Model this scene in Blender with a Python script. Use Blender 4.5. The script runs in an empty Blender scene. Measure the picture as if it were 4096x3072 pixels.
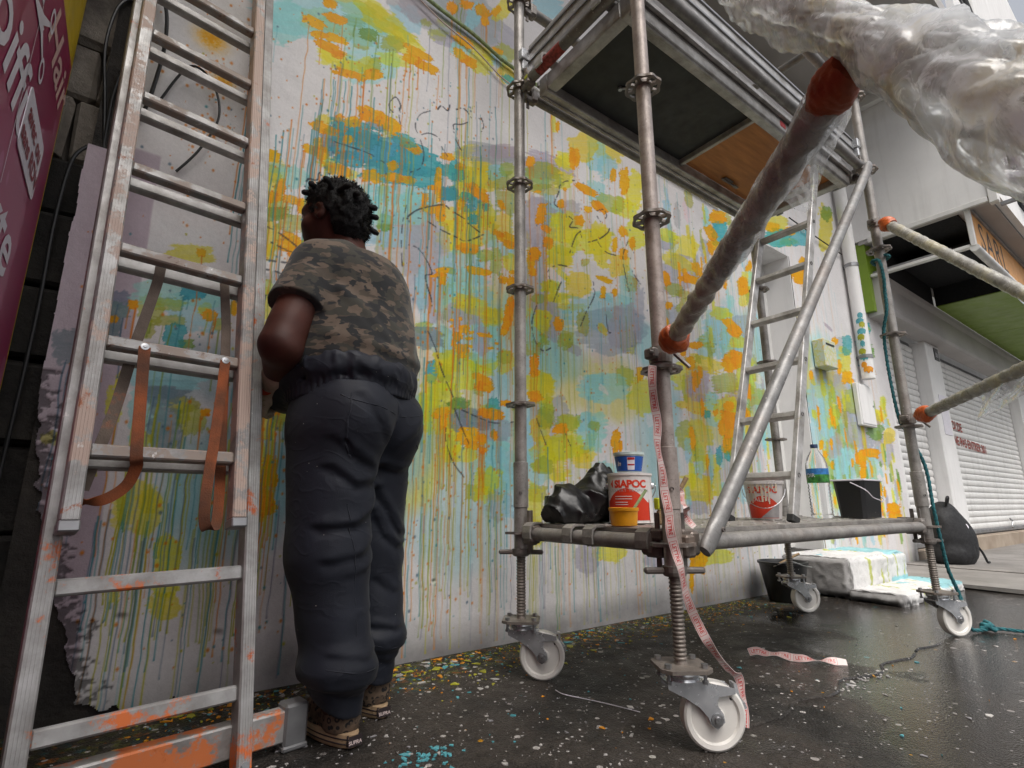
import bpy, math, random
import numpy as np
from mathutils import Vector, Matrix, Quaternion
R = math.radians
random.seed(7); RNG = np.random.default_rng(11)
SC = bpy.context.scene
COL = SC.collection

# ------------------------------------------------------------------ camera
CAM = bpy.data.cameras.new('camera'); cam_ob = bpy.data.objects.new('camera', CAM); COL.objects.link(cam_ob)
CAM.sensor_width = 36.0; CAM.lens = 523.8 / 1024 * 36.0; CAM.clip_start = 0.02; CAM.clip_end = 2000
cam_ob.location = (0, 0, 0.6208)
cam_ob.rotation_euler = (R(90 + 12.839), 0, R(-36.2))
SC.camera = cam_ob

# ------------------------------------------------------------------ sky, sun, exposure
W = bpy.data.worlds.new('World'); SC.world = W; W.use_nodes = True
nt = W.node_tree; bg = nt.nodes['Background']
sky = nt.nodes.new('ShaderNodeTexSky'); sky.sky_type = 'NISHITA'; sky.sun_disc = False
SUN_EL, SUN_AZ = R(62), R(200)          # azimuth measured clockwise from +Y
sky.sun_elevation = SUN_EL; sky.sun_rotation = SUN_AZ
sky.air_density = 1.0; sky.dust_density = 6.0; sky.ozone_density = 0.6
hs = nt.nodes.new('ShaderNodeHueSaturation'); hs.inputs['Saturation'].default_value = 0.30
nt.links.new(sky.outputs[0], hs.inputs['Color']); nt.links.new(hs.outputs[0], bg.inputs['Color'])
bg.inputs['Strength'].default_value = 0.10
SUN = bpy.data.lights.new('sun', 'SUN'); SUN.energy = 0.9; SUN.angle = R(40); SUN.color = (1.0, 0.96, 0.90)
sun_ob = bpy.data.objects.new('sun', SUN); COL.objects.link(sun_ob)
sd = Vector((math.sin(SUN_AZ) * math.cos(SUN_EL), math.cos(SUN_AZ) * math.cos(SUN_EL), math.sin(SUN_EL)))
sun_ob.rotation_euler = sd.to_track_quat('Z', 'Y').to_euler(); sun_ob.location = sd * 30
SC.view_settings.view_transform = 'Standard'; SC.view_settings.look = 'None'
SC.view_settings.exposure = 0.95; SC.view_settings.gamma = 1.0; SC.view_settings.use_curve_mapping = False
SC.render.engine = 'CYCLES'
SC.cycles.use_denoising = True
try: SC.cycles.denoiser = 'OPENIMAGEDENOISE'
except Exception: pass
SC.cycles.max_bounces = 8; SC.cycles.diffuse_bounces = 4; SC.cycles.glossy_bounces = 4
SC.cycles.transmission_bounces = 6; SC.cycles.transparent_max_bounces = 12
SC.cycles.sample_clamp_indirect = 6.0

# ------------------------------------------------------------------ helpers
def V(*a): return Vector(a)
def srgb(r, g, b):
    f = lambda c: (c / 255 / 12.92) if c / 255 <= 0.04045 else ((c / 255 + 0.055) / 1.055) ** 2.4
    return (f(r), f(g), f(b))

def link(o, parent=None):
    COL.objects.link(o)
    if parent is not None: o.parent = parent
    return o
def tag(o, label=None, cat=None, group=None, kind=None):
    if label: o['label'] = label
    if cat: o['category'] = cat
    if group: o['group'] = group
    if kind: o['kind'] = kind
    return o
def empty(name, loc=(0, 0, 0), label=None, cat=None, group=None, rz=0.0):
    o = bpy.data.objects.new(name, None); o.location = loc; o.rotation_euler = (0, 0, rz); o.empty_display_size = 0.05
    link(o); tag(o, label, cat, group)
    return o
def rootmat(parent):
    m = Matrix.Identity(4)
    p = parent
    while p is not None:
        m = Matrix.LocRotScale(p.location, p.rotation_euler, p.scale) @ m; p = p.parent
    return m

class MB:
    """collects faces, then links them as ONE mesh object"""
    def __init__(s): s.v = []; s.f = []; s.m = []; s.c = []
    def add(s, vs, fs, mi=0):
        k = len(s.v); s.v += [tuple(p) for p in vs]; s.f += [tuple(i + k for i in f) for f in fs]; s.m += [mi] * len(fs); return s
    def box(s, lo, hi, mi=0, mat=None, bevel=0.0):
        x0, y0, z0 = lo; x1, y1, z1 = hi
        b = min(bevel, abs(x1 - x0) * .45, abs(y1 - y0) * .45, abs(z1 - z0) * .45)
        if b <= 0:
            vs = [(x0,y0,z0),(x1,y0,z0),(x1,y1,z0),(x0,y1,z0),(x0,y0,z1),(x1,y0,z1),(x1,y1,z1),(x0,y1,z1)]
            fs = [(0,3,2,1),(4,5,6,7),(0,1,5,4),(1,2,6,5),(2,3,7,6),(3,0,4,7)]
        else:
            vs = []; idx = {}
            for i, x in enumerate((x0, x1)):
                for j, y in enumerate((y0, y1)):
                    for k, z in enumerate((z0, z1)):
                        sx, sy, sz = (1, -1)[i], (1, -1)[j], (1, -1)[k]
                        idx[i,j,k] = len(vs)
                        vs += [(x, y + sy*b, z + sz*b), (x + sx*b, y, z + sz*b), (x + sx*b, y + sy*b, z)]
            a = lambda i,j,k,t: idx[i,j,k] + t
            fs = [(a(0,0,0,0),a(0,0,1,0),a(0,1,1,0),a(0,1,0,0)), (a(1,0,0,0),a(1,1,0,0),a(1,1,1,0),a(1,0,1,0)),
                  (a(0,0,0,1),a(1,0,0,1),a(1,0,1,1),a(0,0,1,1)), (a(0,1,0,1),a(0,1,1,1),a(1,1,1,1),a(1,1,0,1)),
                  (a(0,0,0,2),a(0,1,0,2),a(1,1,0,2),a(1,0,0,2)), (a(0,0,1,2),a(1,0,1,2),a(1,1,1,2),a(0,1,1,2))]
            for j in (0,1):
                for k in (0,1):
                    fs.append((a(0,j,k,1),a(0,j,k,2),a(1,j,k,2),a(1,j,k,1)) )
            for i in (0,1):
                for k in (0,1):
                    fs.append((a(i,0,k,0),a(i,0,k,2),a(i,1,k,2),a(i,1,k,0)))
            for i in (0,1):
                for j in (0,1):
                    fs.append((a(i,j,0,0),a(i,j,0,1),a(i,j,1,1),a(i,j,1,0)))
            for i in (0,1):
                for j in (0,1):
                    for k in (0,1): fs.append((a(i,j,k,0),a(i,j,k,1),a(i,j,k,2)))
        if mat is not None: vs = [mat @ Vector(p) for p in vs]
        return s.add(vs, fs, mi)
    def tube(s, pts, r, n=12, mi=0, caps=True, closed=False, flat=None, up=None):
        pts = [Vector(p) for p in pts]; N = len(pts)
        rs = [r] * N if not hasattr(r, '__len__') else list(r)
        vs = []; prev = None
        for i, p in enumerate(pts):
            if closed: t = pts[(i + 1) % N] - pts[i - 1]
            else: t = pts[min(i + 1, N - 1)] - pts[max(i - 1, 0)]
            if t.length < 1e-9: t = Vector((0, 0, 1))
            t.normalize()
            if prev is None:
                a = Vector(up) if up is not None else (Vector((0, 0, 1)) if abs(t.z) < .9 else Vector((1, 0, 0)))
                u = (a - t * a.dot(t)).normalized()
            else:
                u = prev - t * prev.dot(t)
                u = u.normalized() if u.length > 1e-6 else t.orthogonal().normalized()
            prev = u; w = t.cross(u)
            fl = 1.0 if flat is None else (flat[i] if hasattr(flat, '__len__') else flat)
            for k in range(n):
                an = 2 * math.pi * k / n
                vs.append(p + u * (math.cos(an) * rs[i] * fl) + w * (math.sin(an) * rs[i] / max(fl, .62) if fl != 1 else math.sin(an) * rs[i]))
        fs = []
        for i in range(N if closed else N - 1):
            j = (i + 1) % N
            for k in range(n):
                l = (k + 1) % n
                fs.append((i*n + k, i*n + l, j*n + l, j*n + k))
        if caps and not closed:
            fs.append(tuple(range(n))[::-1]); fs.append(tuple((N-1)*n + k for k in range(n)))
        return s.add(vs, fs, mi)
    def pipe(s, a, b, ro, ri, n=16, mi=0):
        """hollow straight tube"""
        a = Vector(a); b = Vector(b); t = (b - a).normalized(); u = t.orthogonal().normalized(); w = t.cross(u); vs = []
        for p, rr in ((a, ro), (b, ro), (b, ri), (a, ri)):
            for k in range(n):
                an = 2*math.pi*k/n; vs.append(p + (u*math.cos(an) + w*math.sin(an))*rr)
        fs = []
        for q in range(4):
            for k in range(n):
                l = (k+1) % n; q2 = (q+1) % 4
                fs.append((q*n+k, q*n+l, q2*n+l, q2*n+k))
        return s.add(vs, fs, mi)
    def lathe(s, prof, o=(0,0,0), ax=(0,0,1), n=24, mi=0, closed=False):
        """prof: [(radius, height)] revolved about ax through o"""
        o = Vector(o); t = Vector(ax).normalized(); u = t.orthogonal().normalized(); w = t.cross(u); vs = []
        for (r, h) in prof:
            for k in range(n):
                an = 2*math.pi*k/n; vs.append(o + t*h + (u*math.cos(an) + w*math.sin(an))*max(r, 1e-5))
        fs = []; M = len(prof)
        for i in range(M if closed else M - 1):
            j = (i + 1) % M
            for k in range(n):
                l = (k+1) % n; fs.append((i*n+k, i*n+l, j*n+l, j*n+k))
        return s.add(vs, fs, mi)
    def prism(s, poly, o, u, w, depth, mi=0):
        """flat polygon (list of 2-D points) in the plane o,u,w, thickened along u x w"""
        o = Vector(o); u = Vector(u); w = Vector(w); n = u.cross(w).normalized() * depth
        A = [o + u*a + w*b for a, b in poly]; k = len(A)
        fs = [tuple(range(k))[::-1], tuple(range(k, 2*k))] + [(i, (i+1) % k, k + (i+1) % k, k + i) for i in range(k)]
        return s.add(A + [p + n for p in A], fs, mi)
    def build(s, name, mats, parent=None, smooth=False, sharp=40, local=True, cols=None):
        me = bpy.data.meshes.new(name)
        vs = s.v
        if parent is not None and local:
            inv = rootmat(parent).inverted(); vs = [inv @ Vector(p) for p in vs]
        me.from_pydata([tuple(p) for p in vs], [], s.f)
        if not isinstance(mats, (list, tuple)): mats = [mats]
        for m in mats: me.materials.append(m)
        if len(mats) > 1: me.polygons.foreach_set('material_index', s.m)
        if smooth:
            me.polygons.foreach_set('use_smooth', [True] * len(me.polygons))
            try: me.set_sharp_from_angle(angle=R(sharp))
            except Exception: pass
        me.validate(); me.update()
        return link(bpy.data.objects.new(name, me), parent)

def child_copy(src, parent, name=None):
    o = src.copy(); o.name = name or src.name.split('.')[0]; link(o, parent); return o
def mesh_np(name, verts, faces, mats, parent=None, smooth=True, color=None, colname='Col'):
    """numpy mesh; faces (n,4) or (n,3); verts are world coordinates"""
    verts = np.asarray(verts, np.float32); faces = np.asarray(faces, np.int32)
    if parent is not None:
        inv = np.array(rootmat(parent).inverted()); verts = verts @ inv[:3, :3].T.astype(np.float32) + inv[:3, 3].astype(np.float32)
    me = bpy.data.meshes.new(name); n, k = faces.shape
    me.vertices.add(len(verts)); me.vertices.foreach_set('co', verts.astype(np.float32).ravel())
    me.loops.add(n * k); me.loops.foreach_set('vertex_index', faces.ravel())
    me.polygons.add(n); me.polygons.foreach_set('loop_start', np.arange(0, n*k, k, dtype=np.int32))
    try: me.polygons.foreach_set('loop_total', np.full(n, k, np.int32))
    except Exception: pass
    if smooth: me.polygons.foreach_set('use_smooth', np.ones(n, bool))
    if color is not None:
        at = me.color_attributes.new(colname, 'FLOAT_COLOR', 'POINT')
        c = np.ones((len(verts), 4), np.float32); c[:, :color.shape[1]] = color; at.data.foreach_set('color', c.ravel())
    if not isinstance(mats, (list, tuple)): mats = [mats]
    for m in mats: me.materials.append(m)
    me.update(calc_edges=True); me.validate()
    return link(bpy.data.objects.new(name, me), parent)

_glyph = {}
def text_faces(txt, size=1.0, shear=0.0, spacing=1.0, bold=0.0):
    """triangulated lettering lying in the xy plane, origin at its left baseline"""
    cu = bpy.data.curves.new('lettering', 'FONT'); cu.body = txt; cu.size = size; cu.shear = shear; cu.space_character = spacing
    cu.offset = bold; cu.resolution_u = 3
    ob = bpy.data.objects.new('lettering', cu); COL.objects.link(ob)
    dg = bpy.context.evaluated_depsgraph_get(); ev = ob.evaluated_get(dg); me = ev.to_mesh()
    vs = [(v.co.x, v.co.y) for v in me.vertices]; fs = [tuple(p.vertices) for p in me.polygons]
    ev.to_mesh_clear(); bpy.data.objects.remove(ob); bpy.data.curves.remove(cu)
    return vs, fs
def text_on(mb, txt, o, u, w, size, mi=0, shear=0.0, spacing=1.0, bold=0.0, center=False, lift=0.0):
    vs, fs = text_faces(txt, size, shear, spacing, bold); o = Vector(o); u = Vector(u).normalized(); w = Vector(w).normalized(); n = u.cross(w)
    dx = -(max(a for a, b in vs) + min(a for a, b in vs)) / 2 if center else 0
    mb.add([o + u*(a + dx) + w*b + n*lift for a, b in vs], fs, mi)

def smooth_path(pts, n=8):
    """Catmull-Rom through pts"""
    P = [Vector(p) for p in pts]; out = []
    for i in range(len(P) - 1):
        p0, p1, p2, p3 = P[max(i-1, 0)], P[i], P[i+1], P[min(i+2, len(P)-1)]
        for k in range(n):
            t = k / n; t2 = t*t; t3 = t2*t
            out.append(0.5 * ((2*p1) + (p2 - p0)*t + (2*p0 - 5*p1 + 4*p2 - p3)*t2 + (3*p1 - p0 - 3*p2 + p3)*t3))
    out.append(P[-1]); return out

# numpy value noise
def vnoise(x, y, z=None, seed=0):
    x = np.asarray(x, np.float64); y = np.asarray(y, np.float64); z = np.zeros_like(x) if z is None else np.asarray(z, np.float64)
    xi, yi, zi = np.floor(x).astype(np.int64), np.floor(y).astype(np.int64), np.floor(z).astype(np.int64)
    xf, yf, zf = x - xi, y - yi, z - zi
    s = lambda t: t*t*(3 - 2*t)
    u, v, w = s(xf), s(yf), s(zf)
    def h(a, b, c):
        n = (a*374761393 + b*668265263 + c*2147483647 + seed*144665) & 0xffffffff
        n = ((n ^ (n >> 13)) * 1274126177) & 0xffffffff
        return ((n ^ (n >> 16)) & 0xffff) / 65535.0
    def L(a, b, t): return a + (b - a)*t
    return L(L(L(h(xi,yi,zi), h(xi+1,yi,zi), u), L(h(xi,yi+1,zi), h(xi+1,yi+1,zi), u), v),
             L(L(h(xi,yi,zi+1), h(xi+1,yi,zi+1), u), L(h(xi,yi+1,zi+1), h(xi+1,yi+1,zi+1), u), v), w)
def fbm(x, y, z=None, o=4, seed=0):
    z = np.zeros_like(np.asarray(x, float)) if z is None else z
    s = 0; a = .5
    for i in range(o): s = s + a*vnoise(np.asarray(x)*2**i, np.asarray(y)*2**i, np.asarray(z)*2**i, seed+i); a *= .5
    return s / (1 - .5**o)

# ------------------------------------------------------------------ materials
class NT:
    def __init__(s, name):
        s.m = bpy.data.materials.new(name); s.m.use_nodes = True; s.t = s.m.node_tree; s.b = s.t.nodes['Principled BSDF']; s.out = s.t.nodes['Material Output']
        s._co = None
    def n(s, typ, **kw):
        nd = s.t.nodes.new('ShaderNode' + typ)
        for k, v in kw.items(): setattr(nd, k, v)
        return nd
    def set(s, sock, v):
        if hasattr(v, 'is_output') or isinstance(v, bpy.types.NodeSocket): s.t.links.new(v, sock)
        else:
            if hasattr(sock.default_value, '__len__') and not isinstance(v, str):
                v = tuple(v); v = v + (1.0,) if len(v) == 3 and len(sock.default_value) == 4 else v
            sock.default_value = v
    def co(s, obj=True, scale=None, rot=None):
        if s._co is None: s._co = s.n('TexCoord')
        o = s._co.outputs['Object']
        if scale is not None or rot is not None:
            mp = s.n('Mapping'); s.t.links.new(o, mp.inputs[0])
            if scale is not None: mp.inputs['Scale'].default_value = scale if hasattr(scale, '__len__') else (scale,)*3
            if rot is not None: mp.inputs['Rotation'].default_value = rot
            return mp.outputs[0]
        return o
    def noise(s, scale, detail=4, rough=.55, vec=None, dist=0.0):
        nd = s.n('TexNoise'); nd.inputs['Scale'].default_value = scale; nd.inputs['Detail'].default_value = detail; nd.inputs['Roughness'].default_value = rough
        nd.inputs['Distortion'].default_value = dist
        s.t.links.new(vec if vec is not None else s.co(), nd.inputs['Vector']); return nd.outputs['Fac']
    def voro(s, scale, vec=None, feat='F1', out='Distance', rnd=1.0):
        nd = s.n('TexVoronoi'); nd.feature = feat; nd.inputs['Scale'].default_value = scale; nd.inputs['Randomness'].default_value = rnd
        s.t.links.new(vec if vec is not None else s.co(), nd.inputs['Vector']); return nd.outputs[out]
    def ramp(s, fac, stops, interp='LINEAR'):
        nd = s.n('ValToRGB'); cr = nd.color_ramp; cr.interpolation = interp
        while len(cr.elements) < len(stops): cr.elements.new(0.5)
        for e, (p, c) in zip(cr.elements, stops):
            e.position = p; e.color = (c, c, c, 1) if not hasattr(c, '__len__') else (tuple(c) + (1,))[:4]
        s.t.links.new(fac, nd.inputs[0]); return nd.outputs[0]
    def mix(s, fac, a, b, mode='MIX'):
        nd = s.n('Mix'); nd.data_type = 'RGBA'; nd.blend_type = mode
        s.set(nd.inputs[0], fac); s.set(nd.inputs[6], a); s.set(nd.inputs[7], b); return nd.outputs[2]
    def math(s, op, a, b=0.0, clamp=False):
        nd = s.n('Math'); nd.operation = op; nd.use_clamp = clamp; s.set(nd.inputs[0], a); s.set(nd.inputs[1], b); return nd.outputs[0]
    def sep(s, vec):
        nd = s.n('SeparateXYZ'); s.t.links.new(vec, nd.inputs[0]); return nd.outputs
    def attr(s, name='Col'):
        nd = s.n('Attribute'); nd.attribute_name = name; return nd.outputs['Color']
    def bump(s, h, strength=.3, dist=.01):
        nd = s.n('Bump'); nd.inputs['Strength'].default_value = strength; nd.inputs['Distance'].default_value = dist
        s.t.links.new(h, nd.inputs['Height']); s.t.links.new(nd.outputs[0], s.b.inputs['Normal']); return nd
    def p(s, **kw):
        names = dict(col='Base Color', rough='Roughness', metal='Metallic', spec='Specular IOR Level', trans='Transmission Weight', ior='IOR', alpha='Alpha',
                     sheen='Sheen Weight', coat='Coat Weight', coatr='Coat Roughness', emit='Emission Color', emits='Emission Strength', sss='Subsurface Weight')
        for k, v in kw.items(): s.set(s.b.inputs[names[k]], v)
        return s

def flat(name, rgb, rough=.6, metal=0.0, vary=.12, scale=30, bump=0.0, spec=.5):
    """plain painted / plastic material with slight unevenness"""
    t = NT(name); f = t.noise(scale, 5)
    c2 = tuple(max(0, c * (1 - vary * 2)) for c in rgb); c1 = tuple(min(1, c * (1 + vary)) for c in rgb)
    t.p(col=t.ramp(f, [(.3, c2), (.7, c1)]), rough=t.ramp(t.noise(scale * 2.3, 3), [(.3, max(.02, rough - .1)), (.75, min(1, rough + .12))]), metal=metal, spec=spec)
    if bump: t.bump(t.noise(scale * 4, 5), bump, .004)
    return t.m

# ================================================================== MATERIALS
M = {}
def aluminium(name, paint=(srgb(205, 110, 60),), amount=.5, scale=9, base=.62, extra=True, grad=0.0):
    t = NT(name)
    c = t.ramp(t.noise(14, 5), [(.3, (base*.62, base*.60, base*.58)), (.7, (base*1.1, base*1.08, base*1.07))])
    rough = t.ramp(t.noise(40, 4), [(.3, .32), (.75, .55)])
    nz_ = t.noise(scale, 8, .72)
    if grad: nz_ = t.math('ADD', nz_, t.math('MULTIPLY', t.math('SUBTRACT', .55, t.sep(t.co())[2]), grad))
    m1 = t.ramp(nz_, [(1 - amount - .02, 0), (1 - amount + .03, 1)])
    m2 = t.ramp(t.noise(scale * 1.7, 9, .75, dist=.4), [(.60, 0), (.66, 1)])
    m3 = t.ramp(t.noise(scale * 3.1, 6, .7, vec=t.co(scale=(1, 1, .6))), [(.66, 0), (.70, 1)])
    dirt = t.ramp(t.noise(6, 7, .7), [(.42, 0), (.70, .85)])
    c = t.mix(dirt, c, (.16, .14, .12))
    c = t.mix(m1, c, paint[0])
    if extra: c = t.mix(m2, c, paint[1 % len(paint)]); c = t.mix(m3, c, (.74, .72, .70))
    mm = t.math('MAXIMUM', m1, m3 if extra else m1); mm = t.math('MAXIMUM', mm, m2) if extra else mm
    t.p(col=c, metal=t.math('MULTIPLY', t.math('SUBTRACT', 1.0, mm, True), .30), rough=t.mix(mm, rough, (.62,)*3))
    t.bump(t.noise(60, 5), .12, .002); return t.m
ORANGE, WHITE_P, TEAL_P, OCHRE_P = srgb(214, 112, 55), srgb(215, 208, 202), srgb(70, 140, 150), srgb(170, 120, 60)
M['ladder_lower'] = aluminium('ladder_aluminium_orange', (ORANGE, srgb(190, 95, 45)), .42, 6, base=.46, grad=.16)
M['ladder_stile'] = aluminium('ladder_aluminium_spattered', (srgb(186, 164, 152), srgb(166, 104, 74)), .50, 8, base=.42)
M['ladder_rung'] = aluminium('ladder_rung_worn', (srgb(150, 136, 126), srgb(104, 66, 48)), .50, 11, base=.42)
M['ladder_bar'] = aluminium('stabiliser_aluminium_orange_smears', (srgb(206, 116, 66), srgb(190, 95, 45)), .50, 8, base=.46)
M['alu'] = aluminium('bare_aluminium', (srgb(140, 136, 132),), .30, 9, base=.50, extra=False)
M['alu_access'] = aluminium('weathered_aluminium', (srgb(178, 172, 160), srgb(150, 144, 120)), .35, 13, base=.6)

def steel(name, base=(.33, .31, .29), rust=.30, speck=.5, wash=(.44, .41, .38)):
    t = NT(name)
    c = t.ramp(t.noise(11, 7, .65), [(.3, tuple(k*.55 for k in base)), (.55, base), (.75, wash)])
    c = t.mix(t.ramp(t.noise(4.3, 8, .7), [(.50, 0), (.68, rust)]), c, (.20, .13, .09))
    c = t.mix(t.ramp(t.noise(120, 4, .7), [(.55, 0), (.72, .55)]), c, (.10, .085, .07))
    sp = t.ramp(t.voro(55, vec=t.co(scale=(1, 1, .7))), [(.10, speck), (.16, 0)])
    sp = t.mix(1.0, sp, t.ramp(t.noise(7, 4), [(.52, 0), (.60, 1)]), 'MULTIPLY')
    c = t.mix(sp, c, (.62, .58, .55))
    t.p(col=c, metal=.35, rough=t.ramp(t.noise(25, 5), [(.3, .34), (.75, .62)]))
    t.bump(t.noise(90, 6, .7), .25, .002); return t.m
M['tube'] = steel('scaffold_tube_dusty')
M['tube_pink'] = steel('scaffold_post_dusty_rose', base=(.40, .34, .31), rust=.35, wash=(.50, .44, .40))
M['tube_dark'] = steel('scaffold_tube_dark', base=(.20, .19, .18), rust=.25, wash=(.30, .28, .27))
M['galv'] = steel('galvanised_brace', base=(.24, .235, .23), rust=.35, speck=.8, wash=(.33, .325, .32))
M['cast'] = steel('cast_steel_grimy', base=(.20, .18, .165), rust=.55, wash=(.30, .27, .25))
M['jack'] = steel('threaded_jack_steel', base=(.23, .20, .175), rust=.5, speck=.2, wash=(.33, .29, .26))
t = NT('rosette_with_red_paint'); M['redpaint'] = flat('flaking_red_paint', (.33, .05, .04), .7, vary=.35, scale=60, bump=.4)
t = NT('zinc_plated'); t.p(col=t.ramp(t.noise(18, 5), [(.3, (.40, .41, .43)), (.7, (.66, .67, .69))]), metal=.62, rough=t.ramp(t.noise(30, 4), [(.3, .16), (.7, .34)])); M['zinc'] = t.m
M['nylon'] = flat('white_nylon_wheel', srgb(222, 218, 212), .42, vary=.05, scale=14)
M['rubber'] = flat('black_rubber', (.02, .02, .02), .75)
M['bolt'] = flat('steel_bolt', (.45, .45, .46), .35, metal=.9)
M['plyblack'] = flat('phenolic_ply_black', (.014, .015, .017), .55, vary=.35, scale=8, bump=.1)
t = NT('plywood_orange'); c = t.ramp(t.noise(5, 8, .6, vec=t.co(scale=(1, 9, 1))), [(.3, srgb(150, 92, 40)), (.7, srgb(188, 122, 58))]); t.p(col=c, rough=.6); t.bump(t.noise(60, 5), .1, .002); M['plyorange'] = t.m
M['whitepaint'] = flat('white_paint_dirty', (.70, .69, .67), .55, vary=.08, scale=5)
M['whitewall'] = flat('white_rendered_wall', (.82, .81, .80), .75, vary=.07, scale=3, bump=.15)
def stained(name, rgb, rough=.7, streak=.30):
    t = NT(name); P = t.n('NewGeometry').outputs['Position']; c = t.ramp(t.noise(2.2, 7, .6, vec=P), [(.3, tuple(k*.86 for k in rgb)), (.7, rgb)])
    mp = t.n('Mapping'); t.t.links.new(P, mp.inputs[0]); mp.inputs['Scale'].default_value = (9, 9, .7)
    c = t.mix(t.ramp(t.noise(1.6, 7, .65, vec=mp.outputs[0]), [(.50, 0), (.78, streak*2)]), c, (.20, .18, .155))
    c = t.mix(t.ramp(t.noise(1.1, 8, .7, vec=P), [(.56, 0), (.74, streak)]), c, (.26, .24, .21))
    c = t.mix(t.ramp(t.noise(46, 5, .7, vec=P), [(.66, 0), (.74, .5)]), c, (.22, .20, .18))
    t.p(col=c, rough=t.ramp(t.noise(14, 4, vec=P), [(.3, rough - .12), (.7, rough + .1)])); t.bump(t.noise(60, 6, .65, vec=P), .15, .004); return t.m
M['whitewall'] = stained('white_rendered_wall_stained', (.84, .83, .82), .75, .09); M['shutterpaint'] = stained('shutter_paint_grimy', (.80, .79, .77), .5, .16)
M['greywhite'] = flat('grey_white_soffit', (.46, .44, .43), .8, vary=.07, scale=2)
M['green'] = flat('green_fascia_panel', srgb(122, 150, 44), .45, vary=.08, scale=3)
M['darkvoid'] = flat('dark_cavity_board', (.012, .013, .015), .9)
M['greybeam'] = flat('grey_metal_channel', (.33, .33, .34), .4, metal=.6, vary=.2, scale=6)
M['signorange'] = flat('faded_orange_sign', srgb(222, 160, 92), .5, vary=.08, scale=6)
M['signink'] = flat('dark_sign_lettering', (.05, .045, .04), .6)
M['black'] = flat('black_plastic', (.012, .012, .013), .38, vary=.3, scale=20)
M['cable'] = flat('black_cable_rubber', (.014, .014, .015), .45)
M['magenta'] = None
t = NT('magenta_sign_print')
po = t.sep(t.co())
g = t.ramp(t.math('MULTIPLY', t.math('ADD', po[2], t.math('MULTIPLY', t.noise(1.3, 3), .5)), .36), [(.15, srgb(164, 10, 88)), (.55, srgb(152, 20, 82)), (.9, srgb(170, 26, 84))])
ell = t.voro(5.2, vec=t.co(scale=(1, 1.6, .85)))
g = t.mix(t.ramp(ell, [(.17, .30), (.19, 0)]), g, srgb(214, 150, 196))
t.p(col=g, rough=.28, coat=.3); M['magenta'] = t.m
M['yellow'] = flat('yellow_sign_frame', srgb(206, 176, 20), .4, vary=.1, scale=8)
M['signwhite'] = flat('white_vinyl', srgb(222, 218, 226), .4, vary=.04)
M['signcream'] = flat('cream_vinyl', srgb(214, 178, 168), .4, vary=.04)
M['signred'] = flat('red_vinyl', srgb(132, 22, 40), .4, vary=.04)

def stone(name, c0, c1, c2, bump=.8):
    t = NT(name); c = t.ramp(t.noise(5, 8, .65), [(.3, c0), (.5, c1), (.72, c2)])
    c = t.mix(t.ramp(t.noise(2.2, 6, .7), [(.50, 0), (.68, .8)]), c, (.045, .04, .035))
    t.p(col=c, rough=.9); t.bump(t.noise(30, 8, .7), bump, .012); return t.m
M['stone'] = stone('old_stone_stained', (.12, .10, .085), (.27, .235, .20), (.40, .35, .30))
M['stoneshade'] = stone('old_stone_painted_shade', (.010, .0095, .009), (.022, .019, .017), (.055, .047, .040))  # deep shadow of the left gap put into a near-black stone colour
M['rubble'] = stone('broken_render_core', (.05, .045, .05), (.14, .12, .13), (.30, .27, .29))

# mural wall: colour attribute painted on a fine grid plus plaster relief
t = NT('painted_plaster'); c = t.attr('Col')
c = t.mix(1.0, c, t.ramp(t.noise(70, 6, .7), [(.25, .86), (.7, 1.0)]), 'MULTIPLY')
t.p(col=c, rough=t.ramp(t.noise(12, 4), [(.3, .55), (.7, .78)]), spec=.35)
h = t.math('ADD', t.noise(160, 5, .65), t.math('MULTIPLY', t.noise(22, 4, .6), 1.6)); t.bump(h, .30, .0035); M['mural'] = t.m
t = NT('spattered_concrete_step'); c = t.attr('Col'); t.p(col=c, rough=.7)
t.bump(t.math('ADD', t.noise(90, 7, .75), t.math('MULTIPLY', t.noise(14, 5), 1.5)), .5, .008); M['step'] = t.m

# ground
t = NT('wet_dark_concrete'); g_ = t.n('NewGeometry'); P = g_.outputs['Position']; xyz = t.sep(P)
base = t.ramp(t.noise(3.0, 9, .68, vec=P), [(.28, (.007, .0065, .006)), (.5, (.016, .0145, .013)), (.72, (.036, .031, .027))])
base = t.mix(t.ramp(t.noise(140, 5, .7, vec=P), [(.45, 0), (.75, .75)]), base, (.055, .050, .046))
base = t.mix(t.ramp(t.noise(6.5, 10, .72, vec=P), [(.52, 0), (.76, .55)]), base, (.085, .078, .072))
dry = t.ramp(t.noise(1.7, 7, .6, vec=P, dist=.3), [(.45, 0), (.53, 1)])
base = t.mix(t.math('MULTIPLY', dry, .6), base, t.ramp(t.noise(30, 7, .7, vec=P), [(.3, (.036, .029, .024)), (.7, (.095, .078, .066))]))
# paint tide against the wall
band = t.math('ADD', t.math('SUBTRACT', xyz[1], 1.52), t.math('MULTIPLY', t.math('SUBTRACT', t.noise(4, 6, vec=P), .5), .7))
band = t.ramp(band, [(.22, 0), (.40, .85)])
cellv = t.voro(46, vec=P, out='Color'); cellr = t.sep(cellv)
spl = t.ramp(cellr[0], [(.0, srgb(62, 66, 30)), (.30, srgb(112, 108, 26)), (.46, srgb(40, 44, 36)), (.58, srgb(176, 104, 16)), (.70, srgb(120, 124, 52)), (.80, srgb(44, 96, 100)), (.92, srgb(150, 148, 140))], 'CONSTANT')
spl = t.mix(t.ramp(t.noise(12, 6, vec=P), [(.35, .35), (.75, 1)]), (.03, .03, .022), spl)
sm = t.ramp(t.noise(26, 7, .75, vec=P), [(.44, 0), (.54, 1)])
base = t.mix(t.math('MULTIPLY', band, sm), base, spl)
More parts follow.
